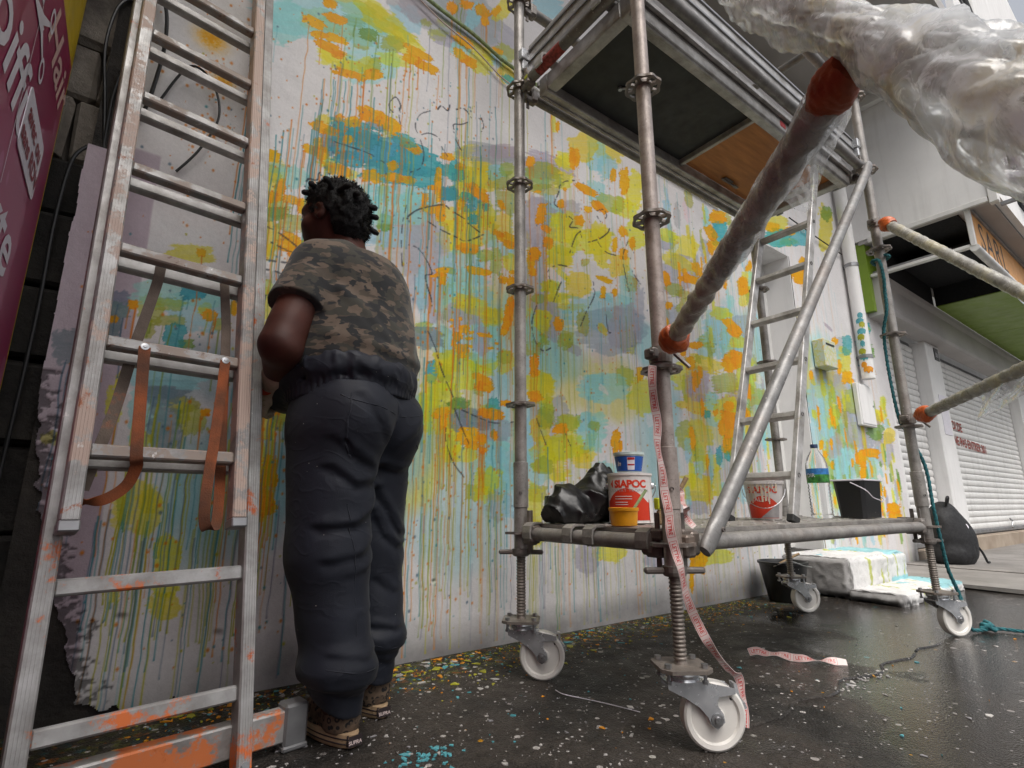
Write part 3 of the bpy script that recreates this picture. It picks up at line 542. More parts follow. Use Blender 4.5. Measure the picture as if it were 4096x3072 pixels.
# ---- painted wall
mural_wall = empty('painted_wall', (3.2, WY, 0), 'white rendered street wall covered by a half-finished mural of dripping colour', 'wall')
DABS = 'b469,2784,186,79,-5,-84;b709,2742,80,48,8,-124;b318,2666,54,35,6,-68;y539,2601,70,10,-8,-39;y644,2609,81,20,-5,-33;y804,2755,64,24,-3,-34;y864,2895,64,-20,-26,-53;y815,2932,95,-2,-13,-37;y728,2952,85,-2,-20,-61;y681,2989,67,-1,-15,-45;y504,2621,27,-10,-17,-38;l449,2751,63,12,-10,-58;l526,2786,60,11,-11,-56;l604,2930,70,-2,-16,-51;l669,2878,74,7,-8,-32;l645,2782,43,-2,-16,-50;l799,2848,48,29,2,-36;g597,2853,51,10,-5,-28;g679,2825,41,8,-7,-35;o428,2737,46,-3,-8,-28;o518,2816,49,10,-5,-27;o454,2685,35,14,-1,-18;o526,2709,48,8,-4,-23;o502,2647,64,-1,-7,-25;o543,2627,27,4,-4,-20;o484,2885,28,-1,-8,-28;o594,2557,59,14,-3,-23;o710,2615,42,24,2,-28;o653,2569,29,7,-3,-19;y672,2650,33,19,2,-34;l713,2673,27,16,2,-31;o934,2876,80,-3,-11,-30;o902,2816,49,9,-6,-26;o993,2819,70,10,-8,-30;v1030,3173,174,5,-30,-83;v1223,3274,145,7,-49,-126;v1348,3268,159,-13,-42,-90;v922,3134,75,2,-19,-54;v1103,3041,58,13,-6,-23;b858,3021,60,0,-24,-68;o1126,3286,14,-30,-28,-30;o1221,3367,40,12,-9,-35;o1321,3390,32,-18,-29,-44;o1339,3332,16,-17,-20,-25;o1416,3453,18,-3,-25,-46;l1042,3052,44,19,-4,-30;l975,3089,26,6,-5,-19;o1202,3110,50,-13,-17,-32;o1189,3003,47,-6,-15,-33;o1245,2995,39,0,-14,-35;y1310,3029,58,-7,-27,-56;y1292,3106,80,1,-14,-34;l1077,3146,36,9,-5,-20;y1489,3059,35,-20,-34,-46;b1188,3044,38,0,-17,-42;o1427,3178,35,1,-9,-22;l1489,3206,49,-11,-28,-50;t1507,3026,39,0,-13,-29;l1180,3365,32,22,1,-22;y1479,3522,35,-6,-57,-107;b1263,3326,31,9,-18,-68;b1436,3123,38,1,-17,-40;t650,2259,115,31,-5,-63;t712,2209,156,45,-5,-76;t832,2229,163,24,-15,-87;t960,2264,112,17,-14,-72;t965,2170,100,32,-2,-58;t807,2132,118,37,-1,-56;t631,2123,67,15,-3,-35;t608,2285,61,17,-2,-30;t1134,2267,76,4,-12,-39;t891,2337,60,10,-6,-33;t1169,2303,32,-5,-19,-42;o724,2395,69,6,-8,-37;o811,2390,56,-15,-16,-36;o689,2377,25,2,-7,-32;l826,2349,31,15,2,-28;e751,2360,45,13,-2,-17;o507,2224,54,3,-6,-27;o572,2307,20,6,-2,-21;o634,2317,35,10,-2,-28;y509,2269,29,11,0,-19;e537,2188,32,15,3,-33;l588,2244,32,-6,-12,-33;o490,2142,18,8,2,-26;o460,2097,30,0,-4,-21;o509,2101,32,-7,-11,-31;e541,2143,19,8,2,-26;o618,2219,20,9,1,-21;o912,2319,54,-15,-12,-26;o835,2174,27,11,1,-25;o581,2045,60,3,-5,-27;y546,2068,38,0,-5,-23;y636,2049,29,0,-5,-23;o738,2078,43,5,-6,-34;o826,2114,27,11,1,-22;o882,2123,66,14,-2,-21;l794,2030,21,8,1,-21;o1124,2348,37,10,-3,-20;o1198,2323,31,8,-3,-19;o1076,2201,18,6,-2,-74;o1047,2141,26,12,2,-13;o1307,2220,60,-10,-16,-32;v1359,2466,122,33,-7,-42;v1482,2536,74,32,0,-28;y1226,2423,61,49,10,-22;y1281,2365,86,36,1,-46;y1306,2301,111,45,1,-55;l1336,2388,52,22,1,-34;b1425,2387,43,18,0,-35;l1492,2360,60,24,0,-46;o310,2002,36,8,-1,-25;b334,1955,44,9,-1,-15;l327,1923,25,10,3,-30;y332,1880,39,15,7,-76;o365,1881,17,7,3,-30;o337,1825,39,6,-1,-15;e284,2031,12,5,2,-24;b937,2065,91,35,2,-39;b754,1995,65,25,2,-34;t1138,2141,39,15,1,-38;y1209,2183,56,21,1,-44;o1009,2072,17,6,1,-24;b863,1958,134,48,3,-59;v865,1910,57,20,2,-29;b844,1812,77,25,2,-36;b979,2022,67,25,2,-53;b974,1886,25,8,2,-43;v950,1803,115,36,5,-116;v1034,1774,73,22,7,-176;t1137,2139,53,11,-5,-34;t1249,2169,48,18,1,-27;t1301,2152,43,-7,-14,-29;t1263,2102,41,8,-4,-26;t1283,2054,31,11,1,-31;t1360,2149,19,7,0,-23;y1141,2011,53,18,2,-50;y1232,2055,36,13,1,-40;y1204,1939,96,31,2,-60;y1297,1999,101,34,1,-74;y1360,2112,46,16,1,-70;y1325,2285,81,32,1,-56;y1236,1874,78,24,1,-32;y1463,2073,55,18,0,-59;l1518,2245,69,26,0,-61;g816,1871,39,13,2,-39;o1006,2055,13,5,1,-33;o1035,2020,44,8,-3,-20;o1095,2024,25,9,2,-48;o1083,2130,19,7,2,-63;o1042,2141,21,10,2,-12;o1209,2112,25,0,-10,-32;o1260,2238,31,7,-2,-14;o1319,2208,47,-19,-15,-23;o1353,2202,24,9,0,-22;o1462,2198,16,11,12,-24;o1261,1884,61,9,-4,-24;o1268,1866,47,14,0,-15;o1320,1771,71,6,-4,-20;o1270,1774,17,5,0,-13;o1422,2022,15,5,0,-17;o1505,2012,56,-5,-15,-33;o1512,1977,34,-7,-13,-23;o1456,2021,23,0,-6,-18;o1105,1695,31,6,-1,-11;o1115,1720,38,10,1,-15;o1071,1678,21,4,0,-7;o1118,1655,20,2,-1,-9;o1114,1676,21,5,1,-27;l1147,1652,22,2,-1,-9;l1150,1730,29,3,-2,-14;o1533,1823,22,6,0,-13;o1471,1765,27,7,0,-20;o1526,1767,25,7,0,-37;o1512,1616,24,2,-12,-63;y1526,1882,39,11,0,-40;b1395,1971,31,10,0,-33;b1498,1942,39,12,0,-34;b1239,1777,87,25,1,-62;b1241,1693,93,24,1,-53;b1125,1608,32,8,2,-61;v1074,1595,31,8,4,-110;l1364,1871,43,13,0,-26;l1430,1861,30,9,1,-65;y1243,1593,57,4,-5,-29;y1305,1574,84,6,-6,-34;y1419,1555,49,11,0,-35;b1354,1636,35,8,0,-31;v1275,1528,119,26,1,-30;b1013,1607,20,5,3,-78;w1340,1730,48,13,0,-29;w1363,1954,26,8,0,-33;w1039,2090,19,7,1,-26;w1123,2205,16,6,1,-44;w1140,2052,26,9,0,-15;y1888,2243,72,25,-1,-38;y1918,2137,94,30,-2,-72;y1874,2016,79,23,-1,-50;v1719,2172,79,27,-2,-106;b1800,2294,38,13,-1,-65;o1735,2204,33,4,-5,-18;o1773,2157,33,-5,-12,-21;o1788,2089,36,0,-8,-21;o1891,2355,22,8,-1,-24;o1759,2266,16,8,5,-24;o1693,1978,31,-6,-15,-25;o1661,1928,27,8,0,-38;o1670,1867,27,7,0,-29;p1847,1922,77,21,-1,-49;v1707,1846,61,16,-2,-150;y1790,1811,50,6,-7,-30;y1843,1754,60,14,-1,-23;l1712,1716,41,10,0,-22;y1689,1656,35,-3,-22,-53;y1740,1612,41,3,-8,-35;v1764,1654,37,-3,-25,-60;o1855,1606,30,6,-1,-20;b1895,1646,44,10,-1,-35;v1685,2525,132,24,-13,-47;b1715,2468,71,6,-9,-26;l1762,2411,88,21,-7,-32;y1846,2564,54,-5,-11,-21;o1654,2546,21,4,-10,-36;o1997,2715,24,10,-2,-72;o1714,2375,28,11,0,-8;o1928,2472,16,1,-5,-13;y1934,2659,57,-4,-24,-43;l1496,2433,40,17,0,-36;v1447,2366,53,22,0,-55;b1419,2374,32,13,0,-30;l1025,1410,40,8,1,-25;e1045,1367,59,11,1,-36;w1021,1214,51,8,4,-83;t1076,1205,28,4,2,-53;y1069,1092,40,5,3,-77;y1156,1264,55,9,1,-44;l1145,1215,35,5,1,-32;y1223,1227,94,14,2,-67;y1136,1100,76,9,2,-53;v1229,1500,65,14,1,-46;o1173,1479,11,2,0,-7;o1222,1496,12,2,0,-9;o1177,1449,11,2,0,-7;o1205,1403,28,5,1,-22;o1244,1448,29,6,0,-20;o1286,1437,13,3,0,-8;o1272,1404,26,5,0,-8;o1280,1366,13,2,0,-8;o1233,1348,37,7,1,-24;o1230,1317,24,4,0,-17;o1186,1364,12,2,0,-17;b1356,1445,62,12,0,-34;v1342,1405,39,7,1,-46;b1140,1367,36,7,2,-56;l1281,1314,37,0,-3,-16;b1358,1321,54,9,0,-22;y1358,1284,68,11,0,-28;y1489,1330,42,7,0,-47;l1489,1349,35,6,0,-29;o1436,1410,13,2,0,-6;o1400,1378,20,4,0,-7;o1485,1496,22,-2,-14,-36;o1511,1574,26,1,-20,-85;y1413,1540,55,3,-7,-36;o1352,1213,52,-13,-10,-20;o1367,1176,49,-1,-5,-24;o1332,1183,25,3,0,-16;y1359,1247,53,8,0,-22;g1226,1076,54,6,1,-25;e1221,1024,49,5,1,-48;y1140,988,34,3,2,-52;o1135,1027,36,16,8,-17;o1147,989,20,2,1,-31;o1102,1007,17,2,1,-14;y1054,1008,31,3,3,-62;t1417,1091,36,4,0,-33;o1490,1109,31,4,0,-14;o1362,1050,28,-11,-11,-18;o1425,1038,55,1,-2,-20;y1389,1070,39,4,0,-15;e1308,1015,64,-4,-5,-30;e1363,985,25,2,0,-15;o1276,927,57,4,1,-37;o1297,889,41,-10,-7,-18;o1357,910,16,1,0,-21;o1361,864,10,-4,-9,-14;o1426,938,19,-7,-10,-16;y1233,840,82,4,1,-30;y1192,910,35,2,2,-71;b1490,973,48,4,0,-33;v1433,968,80,6,0,-36;b1434,840,53,3,1,-63;y1407,725,41,-11,-19,-45;l1301,673,30,0,1,-30;y1435,680,53,1,0,-42;b1470,738,68,2,0,-43;b1527,786,26,1,0,-64;l1721,1537,56,11,-1,-58;y1739,1596,47,3,-12,-54;v1774,1596,43,22,34,-72;b1671,1527,30,6,-1,-64;l1670,1426,46,8,0,-31;o1677,1347,26,1,-8,-44;o1681,1292,28,-4,-10,-22;y1709,1234,79,11,-1,-55;o1683,1165,44,-1,-4,-19;o1703,1158,38,4,0,-12;o1857,1596,33,11,6,-31;l1904,1510,42,8,-1,-39;l1764,1078,37,4,-1,-55;y1756,1129,39,4,-1,-36;l1908,1052,67,6,-1,-34;o1854,1008,45,8,3,-19;y1852,905,82,5,-1,-54;y1727,885,61,4,-1,-52;l1734,806,61,2,-1,-34;y1831,766,63,2,-1,-29;y2007,849,59,3,-1,-36;l2077,973,31,-6,-19,-36;l2099,1049,30,-1,-7,-25;b2043,1058,52,5,-2,-37;b1681,975,44,3,-1,-117;b2088,1007,81,6,-4,-74;b2120,1274,54,7,-3,-53;v1779,1047,81,7,-2,-89;b1686,792,52,2,-1,-57;l1685,672,51,1,0,-32;y1939,2225,118,39,-2,-76;y2129,2197,145,46,-3,-69;y1869,2003,80,23,-1,-47;y2014,1881,84,22,-2,-65;y2223,2199,80,25,-6,-121;y2377,2104,71,20,-4,-62;y2567,2395,78,25,-8,-97;y2457,2538,95,8,-29,-62;o2206,2461,53,-17,-25,-31;o2121,2407,33,12,-1,-22;o1889,2360,25,9,-1,-25;o2042,2305,37,13,-1,-33;o1742,2262,32,7,-10,-50;o1731,2198,32,11,0,-26;o1770,2160,33,-5,-11,-20;o1789,2072,32,-5,-18,-30;v1964,2314,62,22,-2,-68;b1813,2253,58,20,-1,-48;o2432,2361,22,-23,-31,-23;o2427,2195,42,13,-3,-41;o2347,2237,23,4,-15,-56;o2520,2301,32,10,-3,-42;o2240,1971,65,-1,-9,-18;o2224,1895,22,5,-1,-25;o2216,1853,24,6,-1,-14;o2327,1907,21,5,-2,-26;y1804,1810,56,14,-1,-30;y1863,1759,66,7,-7,-31;y1966,1726,92,21,-1,-18;v1780,1635,52,26,39,-81;b1674,1535,34,7,-1,-72;l1720,1506,44,9,-1,-58;o1859,1608,34,-3,-13,-30;o1858,1580,28,6,-1,-22;l1917,1528,37,7,-1,-37;l2049,1652,40,8,-3,-63;b2222,1749,196,44,-5,-83;c2275,1656,199,40,-6,-96;b2196,1283,139,18,-3,-61;y1734,1215,61,8,-1,-62;l1750,1064,43,4,-1,-40;o1681,1340,30,5,-1,-56;o1678,1164,42,5,0,-26;p2208,1490,64,11,-3,-46;l2430,1616,59,11,-6,-76;v2398,1681,96,19,-7,-98;l2484,2002,48,12,-3,-44;v2524,1844,48,11,-11,-140;b2439,1917,47,11,-9,-130;y2529,1266,98,12,-7,-86;l2376,1374,57,8,-3,-47;o2522,1412,36,5,-4,-49;o1679,1972,45,13,0,-38;y2906,2485,73,-6,-32,-43;v2899,2419,87,27,-4,-39;y3089,2446,105,-9,-70,-91;y3010,2305,143,6,-30,-54;o3174,2212,143,13,-17,-35;o3093,2212,38,-5,-28,-35;o3237,2316,41,-41,-41,-25;o2856,2139,38,19,23,-46;v2998,2197,139,37,-11,-101;l2939,2079,84,11,-14,-39;l3060,2068,85,6,-14,-29;o2864,1941,42,10,-3,-26;o3025,1897,29,6,-2,-19;l3064,1967,90,20,-7,-57;o2808,1812,41,9,-4,-35;v2882,1827,99,21,-10,-94;b3441,1945,101,21,-12,-82;b3446,1860,157,31,-12,-81;b3342,1736,133,24,-8,-58;y3506,2024,94,0,-28,-43;o3638,1942,88,-50,-57,-37;o3142,1710,79,14,-3,-27;o3062,1569,51,8,-6,-45;l3279,1766,79,15,-7,-48;l3584,1834,105,20,-10,-61;y3238,1587,182,9,-20,-48;y3003,1464,133,19,-10,-82;v3138,1435,89,12,-12,-93;o3125,1462,42,6,-7,-54;o3658,1728,80,-3,-21,-30;o3668,1676,81,13,-7,-40;y3118,1289,172,1,-22,-53;l3474,1480,136,18,-9,-57;y3441,1275,133,14,-12,-75;b3282,1327,60,7,-7,-45;t3203,1222,42,4,-4,-27;v3565,1288,66,7,-10,-56;o3859,2334,76,19,-12,-68;y3867,2266,76,19,-14,-79;o3461,2687,44,-41,-58,-39;o3502,2596,62,-15,-49,-47;t3597,2731,110,36,-16,-106;l3656,2872,113,39,-7,-46;o3598,2864,101,12,-19,-31;b1811,3739,88,59,-1,-56;o1665,2553,30,8,-7,-36;v1820,2582,117,12,-20,-53;v1445,2510,112,49,0,-37;y2292,3016,130,-1,-18,-32;b2191,3020,60,0,-18,-31;o1863,3050,45,0,-20,-39;y1849,2906,20,10,-1,-63;o1882,2893,15,7,-1,-37;y2098,2846,105,47,-4,-85;b2222,2881,59,26,-6,-113;y2353,2961,107,17,-38,-90;o2018,2742,40,17,-2,-51;o2028,2708,26,11,-1,-35;b2305,2785,61,25,-4,-67;o2472,2752,45,18,-6,-90;o2367,2750,29,12,-3,-48;y2565,2715,79,31,-9,-117;y1931,2676,63,27,-1,-44;o2109,2539,90,-8,-18,-30;o2237,2463,49,-22,-24,-26;b2205,2557,58,22,-3,-54;l2327,2525,103,9,-27,-60;y1916,2529,62,25,-1,-43;l1756,2492,117,47,-1,-67;o3579,2863,111,39,-9,-58;y3719,3023,164,0,-44,-54;y1712,993,50,4,-1,-53;l1741,1045,43,4,-1,-39;y1879,912,109,7,-2,-54;y1922,1039,55,5,-1,-41;o1853,1011,53,10,4,-24;l2107,1048,36,-6,-10,-20;o2280,975,39,3,-4,-67;o2318,946,15,1,-2,-30;y2017,883,67,4,-2,-41;l2017,905,37,2,-1,-19;y1773,821,89,4,-1,-38;y1836,754,44,1,-1,-20;y1681,629,40,0,-1,-79;y1679,479,40,-1,-1,-48;y2198,363,91,-5,-3,-43;v2024,352,55,-3,-3,-67;v2568,306,67,-4,-3,-34;y1372,709,50,1,1,-68;b1497,712,61,1,0,-35;v1450,616,51,0,0,-47;b1530,610,45,0,0,-35;b1433,839,44,2,0,-36;o1424,949,19,-8,-10,-16;o1407,1047,68,-3,-5,-24;o1354,924,28,2,0,-21;o1362,867,19,-8,-9,-13;y3043,718,144,2,-9,-65;l2954,1058,82,6,-9,-76;y3084,1031,117,8,-13,-100;o3442,1172,96,8,-13,-84;o3480,1305,64,7,-6,-37;v3529,1280,100,10,-16,-96;t3307,943,36,2,-9,-61;t3409,967,48,3,-8,-53;o3420,1035,48,3,-9,-53;o2985,274,93,-5,-10,-76;y3177,288,146,-8,-6,-38;o2903,184,22,-2,-12,-93;v3031,623,81,0,-6,-47;y3500,1108,98,8,-16,-94;y3171,881,119,5,-7,-50;b2168,770,65,2,-3,-52;t4571,2995,229,73,-21,-95;o4467,3070,130,43,-10,-47;y4551,3126,146,50,-16,-74;t5013,3137,226,72,-20,-81;o4803,3140,119,39,-11,-46;y4747,3010,139,44,-8,-36;o4906,2711,148,40,-24,-95;o4695,2681,70,19,-12,-51;o5026,2869,124,35,-18,-70;o3987,2548,44,3,-35,-51;o3855,2380,72,19,-8,-45;y3939,2402,78,20,-17,-94;y5617,3455,139,46,-64,-222;g5703,3643,128,45,-28,-98;y3577,1973,53,11,-10,-62;v3743,1963,111,22,-11,-63;o3659,1913,71,-23,-52,-42;b4224,2133,128,27,-22,-106;o4242,2113,84,18,-9,-43;b3606,1816,105,19,-14,-83;o3623,1701,164,27,-8,-46;o3558,1638,103,16,-9,-56;y3701,1834,108,20,-7,-41;y3749,1571,108,16,-22,-120;b4270,1440,125,14,-19,-86;l3876,1427,112,13,-12,-60;t6166,2517,135,28,-21,-59;t6242,2441,176,35,-27,-76;y6211,2450,136,27,-8,-21;y6139,2345,118,4,-28,-28;t6075,2258,131,24,-15,-44;g6223,2195,174,30,-30,-83;t6147,2077,170,27,-26,-72;y6226,2105,97,16,-21,-57;o6171,1956,170,25,-12,-34;y6143,1974,102,15,-9,-25;t5724,2179,114,21,-33,-102;o5449,2171,69,13,-12,-41;v5525,2129,115,21,-25,-81;o5295,2040,42,7,-10,-33;b5306,1982,140,23,-19,-65;y5606,2004,117,19,-39,-123;o5458,1912,56,9,-24,-78;o5610,1825,103,15,-21,-66;v5269,1856,165,25,-31,-103;y5114,1703,158,21,-36,-126;v4994,1750,100,14,-20,-72;y5325,1666,166,21,-39,-128;l5690,1604,214,25,-35,-105;v5484,1620,172,21,-48,-150;y5202,1446,159,16,-33,-110;b4949,1494,150,17,-39,-139;o5832,1469,120,12,-16,-45;y6139,1499,176,-10,-62,-53;y6428,1659,69,8,-28,-70;o3505,1208,99,9,-9,-55;y3535,1280,65,7,-13,-76;l3440,1017,62,4,-7,-44;b4888,1275,122,10,-37,-134;v5101,1109,99,6,-20,-68;l5328,1401,164,16,-31,-98;y5451,1517,110,12,-24,-74;o5834,1476,120,12,-14,-39;y6207,1499,202,20,-20,-53;l5425,1256,167,13,-32,-97;v5758,1348,249,21,-52,-149;g6106,1322,196,15,-28,-74;y6456,1321,137,10,-28,-68;o5681,1041,114,6,-25,-72;o5926,1106,221,12,-17,-46;o5671,925,69,2,-25,-71;v6257,1180,168,10,-47,-120;b5330,962,161,7,-38,-117;b5806,956,180,7,-40,-111;o4869,1119,41,3,-12,-43;o4923,1039,42,2,-8,-27;o6254,571,170,-1,-22,-52;o6262,505,163,-2,-14,-34;v3744,739,103,2,-12,-63;o3674,757,84,2,-6,-35;b3592,698,64,1,-9,-52;y327,1935,47,20,3,-35;o327,1818,30,11,2,-23;o362,1873,20,8,3,-30;b409,1940,44,18,3,-37;l353,1781,48,7,-2,-35;g350,1753,42,15,3,-28;o455,1824,21,8,3,-37;o412,1836,31,-2,-4,-18;l432,1741,55,19,3,-29;o435,1641,50,-17,-14,-40;y343,1645,30,10,5,-54;o444,1610,32,9,2,-22;y339,1579,25,7,3,-29;p423,1513,37,10,5,-53;l343,1428,29,7,3,-33;y354,1363,24,6,6,-57;o392,971,30,3,2,-22;o412,952,22,2,1,-14;l437,945,22,2,4,-43;y399,900,26,2,4,-37;o433,733,26,1,5,-54;o424,636,24,0,4,-39;y392,780,16,1,5,-53;y399,708,16,0,3,-26;y90,1500,58,17,3,-28;o123,1515,15,5,2,-15;b86,1357,99,25,4,-37;t119,1365,39,10,3,-28;l1,1271,28,6,5,-41;l45,1296,41,10,2,-18;l60,1240,37,8,2,-16;l-3,1188,20,4,3,-22;t82,1190,30,6,5,-41;b134,1302,59,13,6,-55;g117,1167,22,4,2,-17;y159,1307,19,4,2,-18;o175,1285,22,5,2,-21;o249,1333,12,3,3,-29;l217,1257,24,5,2,-18;e85,1002,51,7,3,-25;e70,972,29,3,3,-25;b83,1054,75,11,4,-35;b42,895,32,3,8,-62;e87,863,32,3,8,-63;l135,951,34,4,3,-21;l165,902,30,3,5,-40;y138,923,18,2,3,-26;o202,930,15,1,2,-13;y-56,926,16,2,6,-48;y-48,994,10,1,4,-33;e-87,1285,20,5,3,-21;e-88,1242,22,5,3,-21;o-49,1275,13,3,2,-17;o-95,1212,13,3,2,-12;e-92,1189,13,3,3,-25;y36,823,20,1,3,-24;o415,977,31,3,2,-18;l450,955,22,2,4,-38;y50,607,51,0,8,-64;g9,597,10,0,6,-48;y150,450,30,-2,7,-59;y159,303,34,-4,4,-31;y155,368,28,-2,4,-30;y26,346,11,-1,3,-19;y78,627,25,0,4,-29;o433,611,31,0,3,-32;y404,622,20,0,5,-55;e-193,1097,24,4,5,-37;l-190,811,21,-3,0,-16;'
def pxcol(X, z=1.3):
    ps, pi = R(36.2), R(12.839)
    d = np.stack([X, np.full_like(X, WY), np.full_like(X, z - .6208)], -1)
    fwd = np.array([math.sin(ps)*math.cos(pi), math.cos(ps)*math.cos(pi), math.sin(pi)]); rt = np.array([math.cos(ps), -math.sin(ps), 0])
    return 523.8 * (d @ rt) / (d @ fwd)
xx = np.linspace(-.25, 6.68, 20000); pp = pxcol(xx); NC = int((pp[-1] - pp[0]) / .92)
GX = np.interp(np.linspace(pp[0], pp[-1], NC), pp, xx)           # finer where the wall is near
GZ = np.concatenate([np.arange(-.02, 3.0, .0047), np.arange(3.0, 4.7, .009)]); NR = len(GZ)
CW = np.gradient(GX)                                             # column widths
XX, ZZ = np.meshgrid(GX, GZ)
sr = lambda *c: np.array(c, np.float64) / 255
n1 = fbm(XX * 1.3, ZZ * 1.3, o=5, seed=3)[..., None]; n2 = fbm(XX * 9, ZZ * 9, o=4, seed=9)[..., None]
canvas = sr(233, 230, 230) * (.93 + .10 * n1) * (.97 + .05 * n2)
lil = np.clip((-.035 + .012 * (fbm(ZZ * 4, XX * 0, o=2) - .5) - XX) / .006, 0, 1) * np.clip((1.85 - ZZ) / .01, 0, 1)
canvas = canvas * (1 - lil[..., None]) + (sr(196, 182, 192) * (.93 + .1 * n1)) * lil[..., None]
grime = np.clip((.16 + .28 * (n1[..., 0] - .45) - ZZ) / .14, 0, 1) * (.25 + .6 * n2[..., 0]); canvas *= (1 - .55 * grime[..., None])
pale = sr(226, 216, 212)
def blend(sl, mask, col, a):
    m = (mask * a)[..., None]; canvas[sl] = canvas[sl] * (1 - m) + np.asarray(col) * m
PAL = dict(o=(244, 164, 20), y=(214, 203, 62), l=(164, 172, 72), t=(78, 164, 174), b=(142, 202, 208), g=(112, 154, 66), v=(162, 160, 172), w=(218, 212, 208), p=(228, 206, 192), e=(112, 130, 140), c=(134, 160, 172))
SOFT = dict(b=.64, v=.66, c=.55, p=.5, w=.8, e=.78, y=.76, l=.70, g=.80, t=.92, o=.97)
DARK = dict(o=(214, 120, 30), y=(176, 172, 40), l=(120, 142, 44), t=(50, 130, 142), b=(96, 166, 176), g=(92, 132, 52), v=(120, 122, 142), w=(190, 186, 184), p=(214, 150, 96), e=(84, 110, 130), c=(96, 150, 160))
drips = []
# broad background washes: sky blue, lavender and lime clouds between knee height and head height
def wash(cx, cz, rx, rz, col, a, seed):
    i0, i1 = np.searchsorted(GX, [cx - rx*1.4, cx + rx*1.4]); j0, j1 = np.searchsorted(GZ, [cz - rz*1.4, cz + rz*1.4]); sl = np.s_[j0:j1, i0:i1]
    x, z = XX[sl], ZZ[sl]; r = np.hypot((x - cx)/rx, (z - cz)/rz) + .9*(fbm(x*5, z*3, o=4, seed=seed) - .5)
    st = .55 + .9*(fbm(x*34, z*1.1, o=3, seed=seed+5) - .3)
    blend(sl, np.clip((1.0 - r)/.35, 0, 1) * np.clip(st, 0, 1), sr(*col), a)
for k in range(30):
    cx = RNG.uniform(.15, 5.6); lo = .55 + .05*cx; cz = RNG.uniform(lo, 1.05 + .36*min(cx, 3.4))
    wash(cx, cz, RNG.uniform(.15, .45)*(1 + .15*cx), RNG.uniform(.12, .34)*(1 + .15*cx), PAL['bbycb vbyb'.replace(' ', '')[k % 9]], RNG.uniform(.45, .85), 100 + k)
xtra = []
for k in range(60):
    x_ = RNG.uniform(.2, 5.4); zlo = .62 + .04*x_; zhi = 1.55 + .36*min(x_, 3.2)
    z_ = zlo + (zhi - zlo)*RNG.beta(1.5, 1.3); q_ = 1 + .28*x_
    a_, b_ = RNG.uniform(10, 34)*q_, RNG.uniform(5, 15)*q_
    if RNG.random() < .35: a_, b_ = b_*.8, a_*1.1
    an_ = RNG.normal(-.12, .25); xtra.append('%s%d,%d,%d,%d,%d,%d' % ('oyyyllbbvvwww'[RNG.integers(13)], x_*1000, z_*1000, a_*math.cos(an_), a_*math.sin(an_), b_*math.sin(an_), -b_*math.cos(an_)))
for k in range(300):                                            # finer upright strokes towards the doorway and the far end
    far = k % 3 > 0
    x_ = RNG.uniform(4.78, 6.55) if far else RNG.uniform(2.9, 4.0); z_ = (.30 + 1.55*RNG.beta(1.4, 1.7)) if far else RNG.uniform(.6, 2.9)
    b_, a_ = RNG.uniform(28, 95), RNG.uniform(14, 42); xtra.append('%s%d,%d,%d,%d,%d,%d' % ('yyyllbbbvvoogw'[RNG.integers(14)], x_*1000, z_*1000, a_, RNG.uniform(-6, 6), RNG.uniform(-8, 8), -b_))
half = DABS.split(';'); DABL = half[:0] + xtra[:40] + half + xtra[40:]
order = dict(b=.9, v=.7, c=.5, p=.3, w=.4, e=1.2, t=1.7, g=1.5, l=1.1, y=1.1, o=3)
DABL = sorted([d_ for d_ in DABL if d_], key=lambda d_: order[d_[0]] + RNG.uniform(-.9, .9))
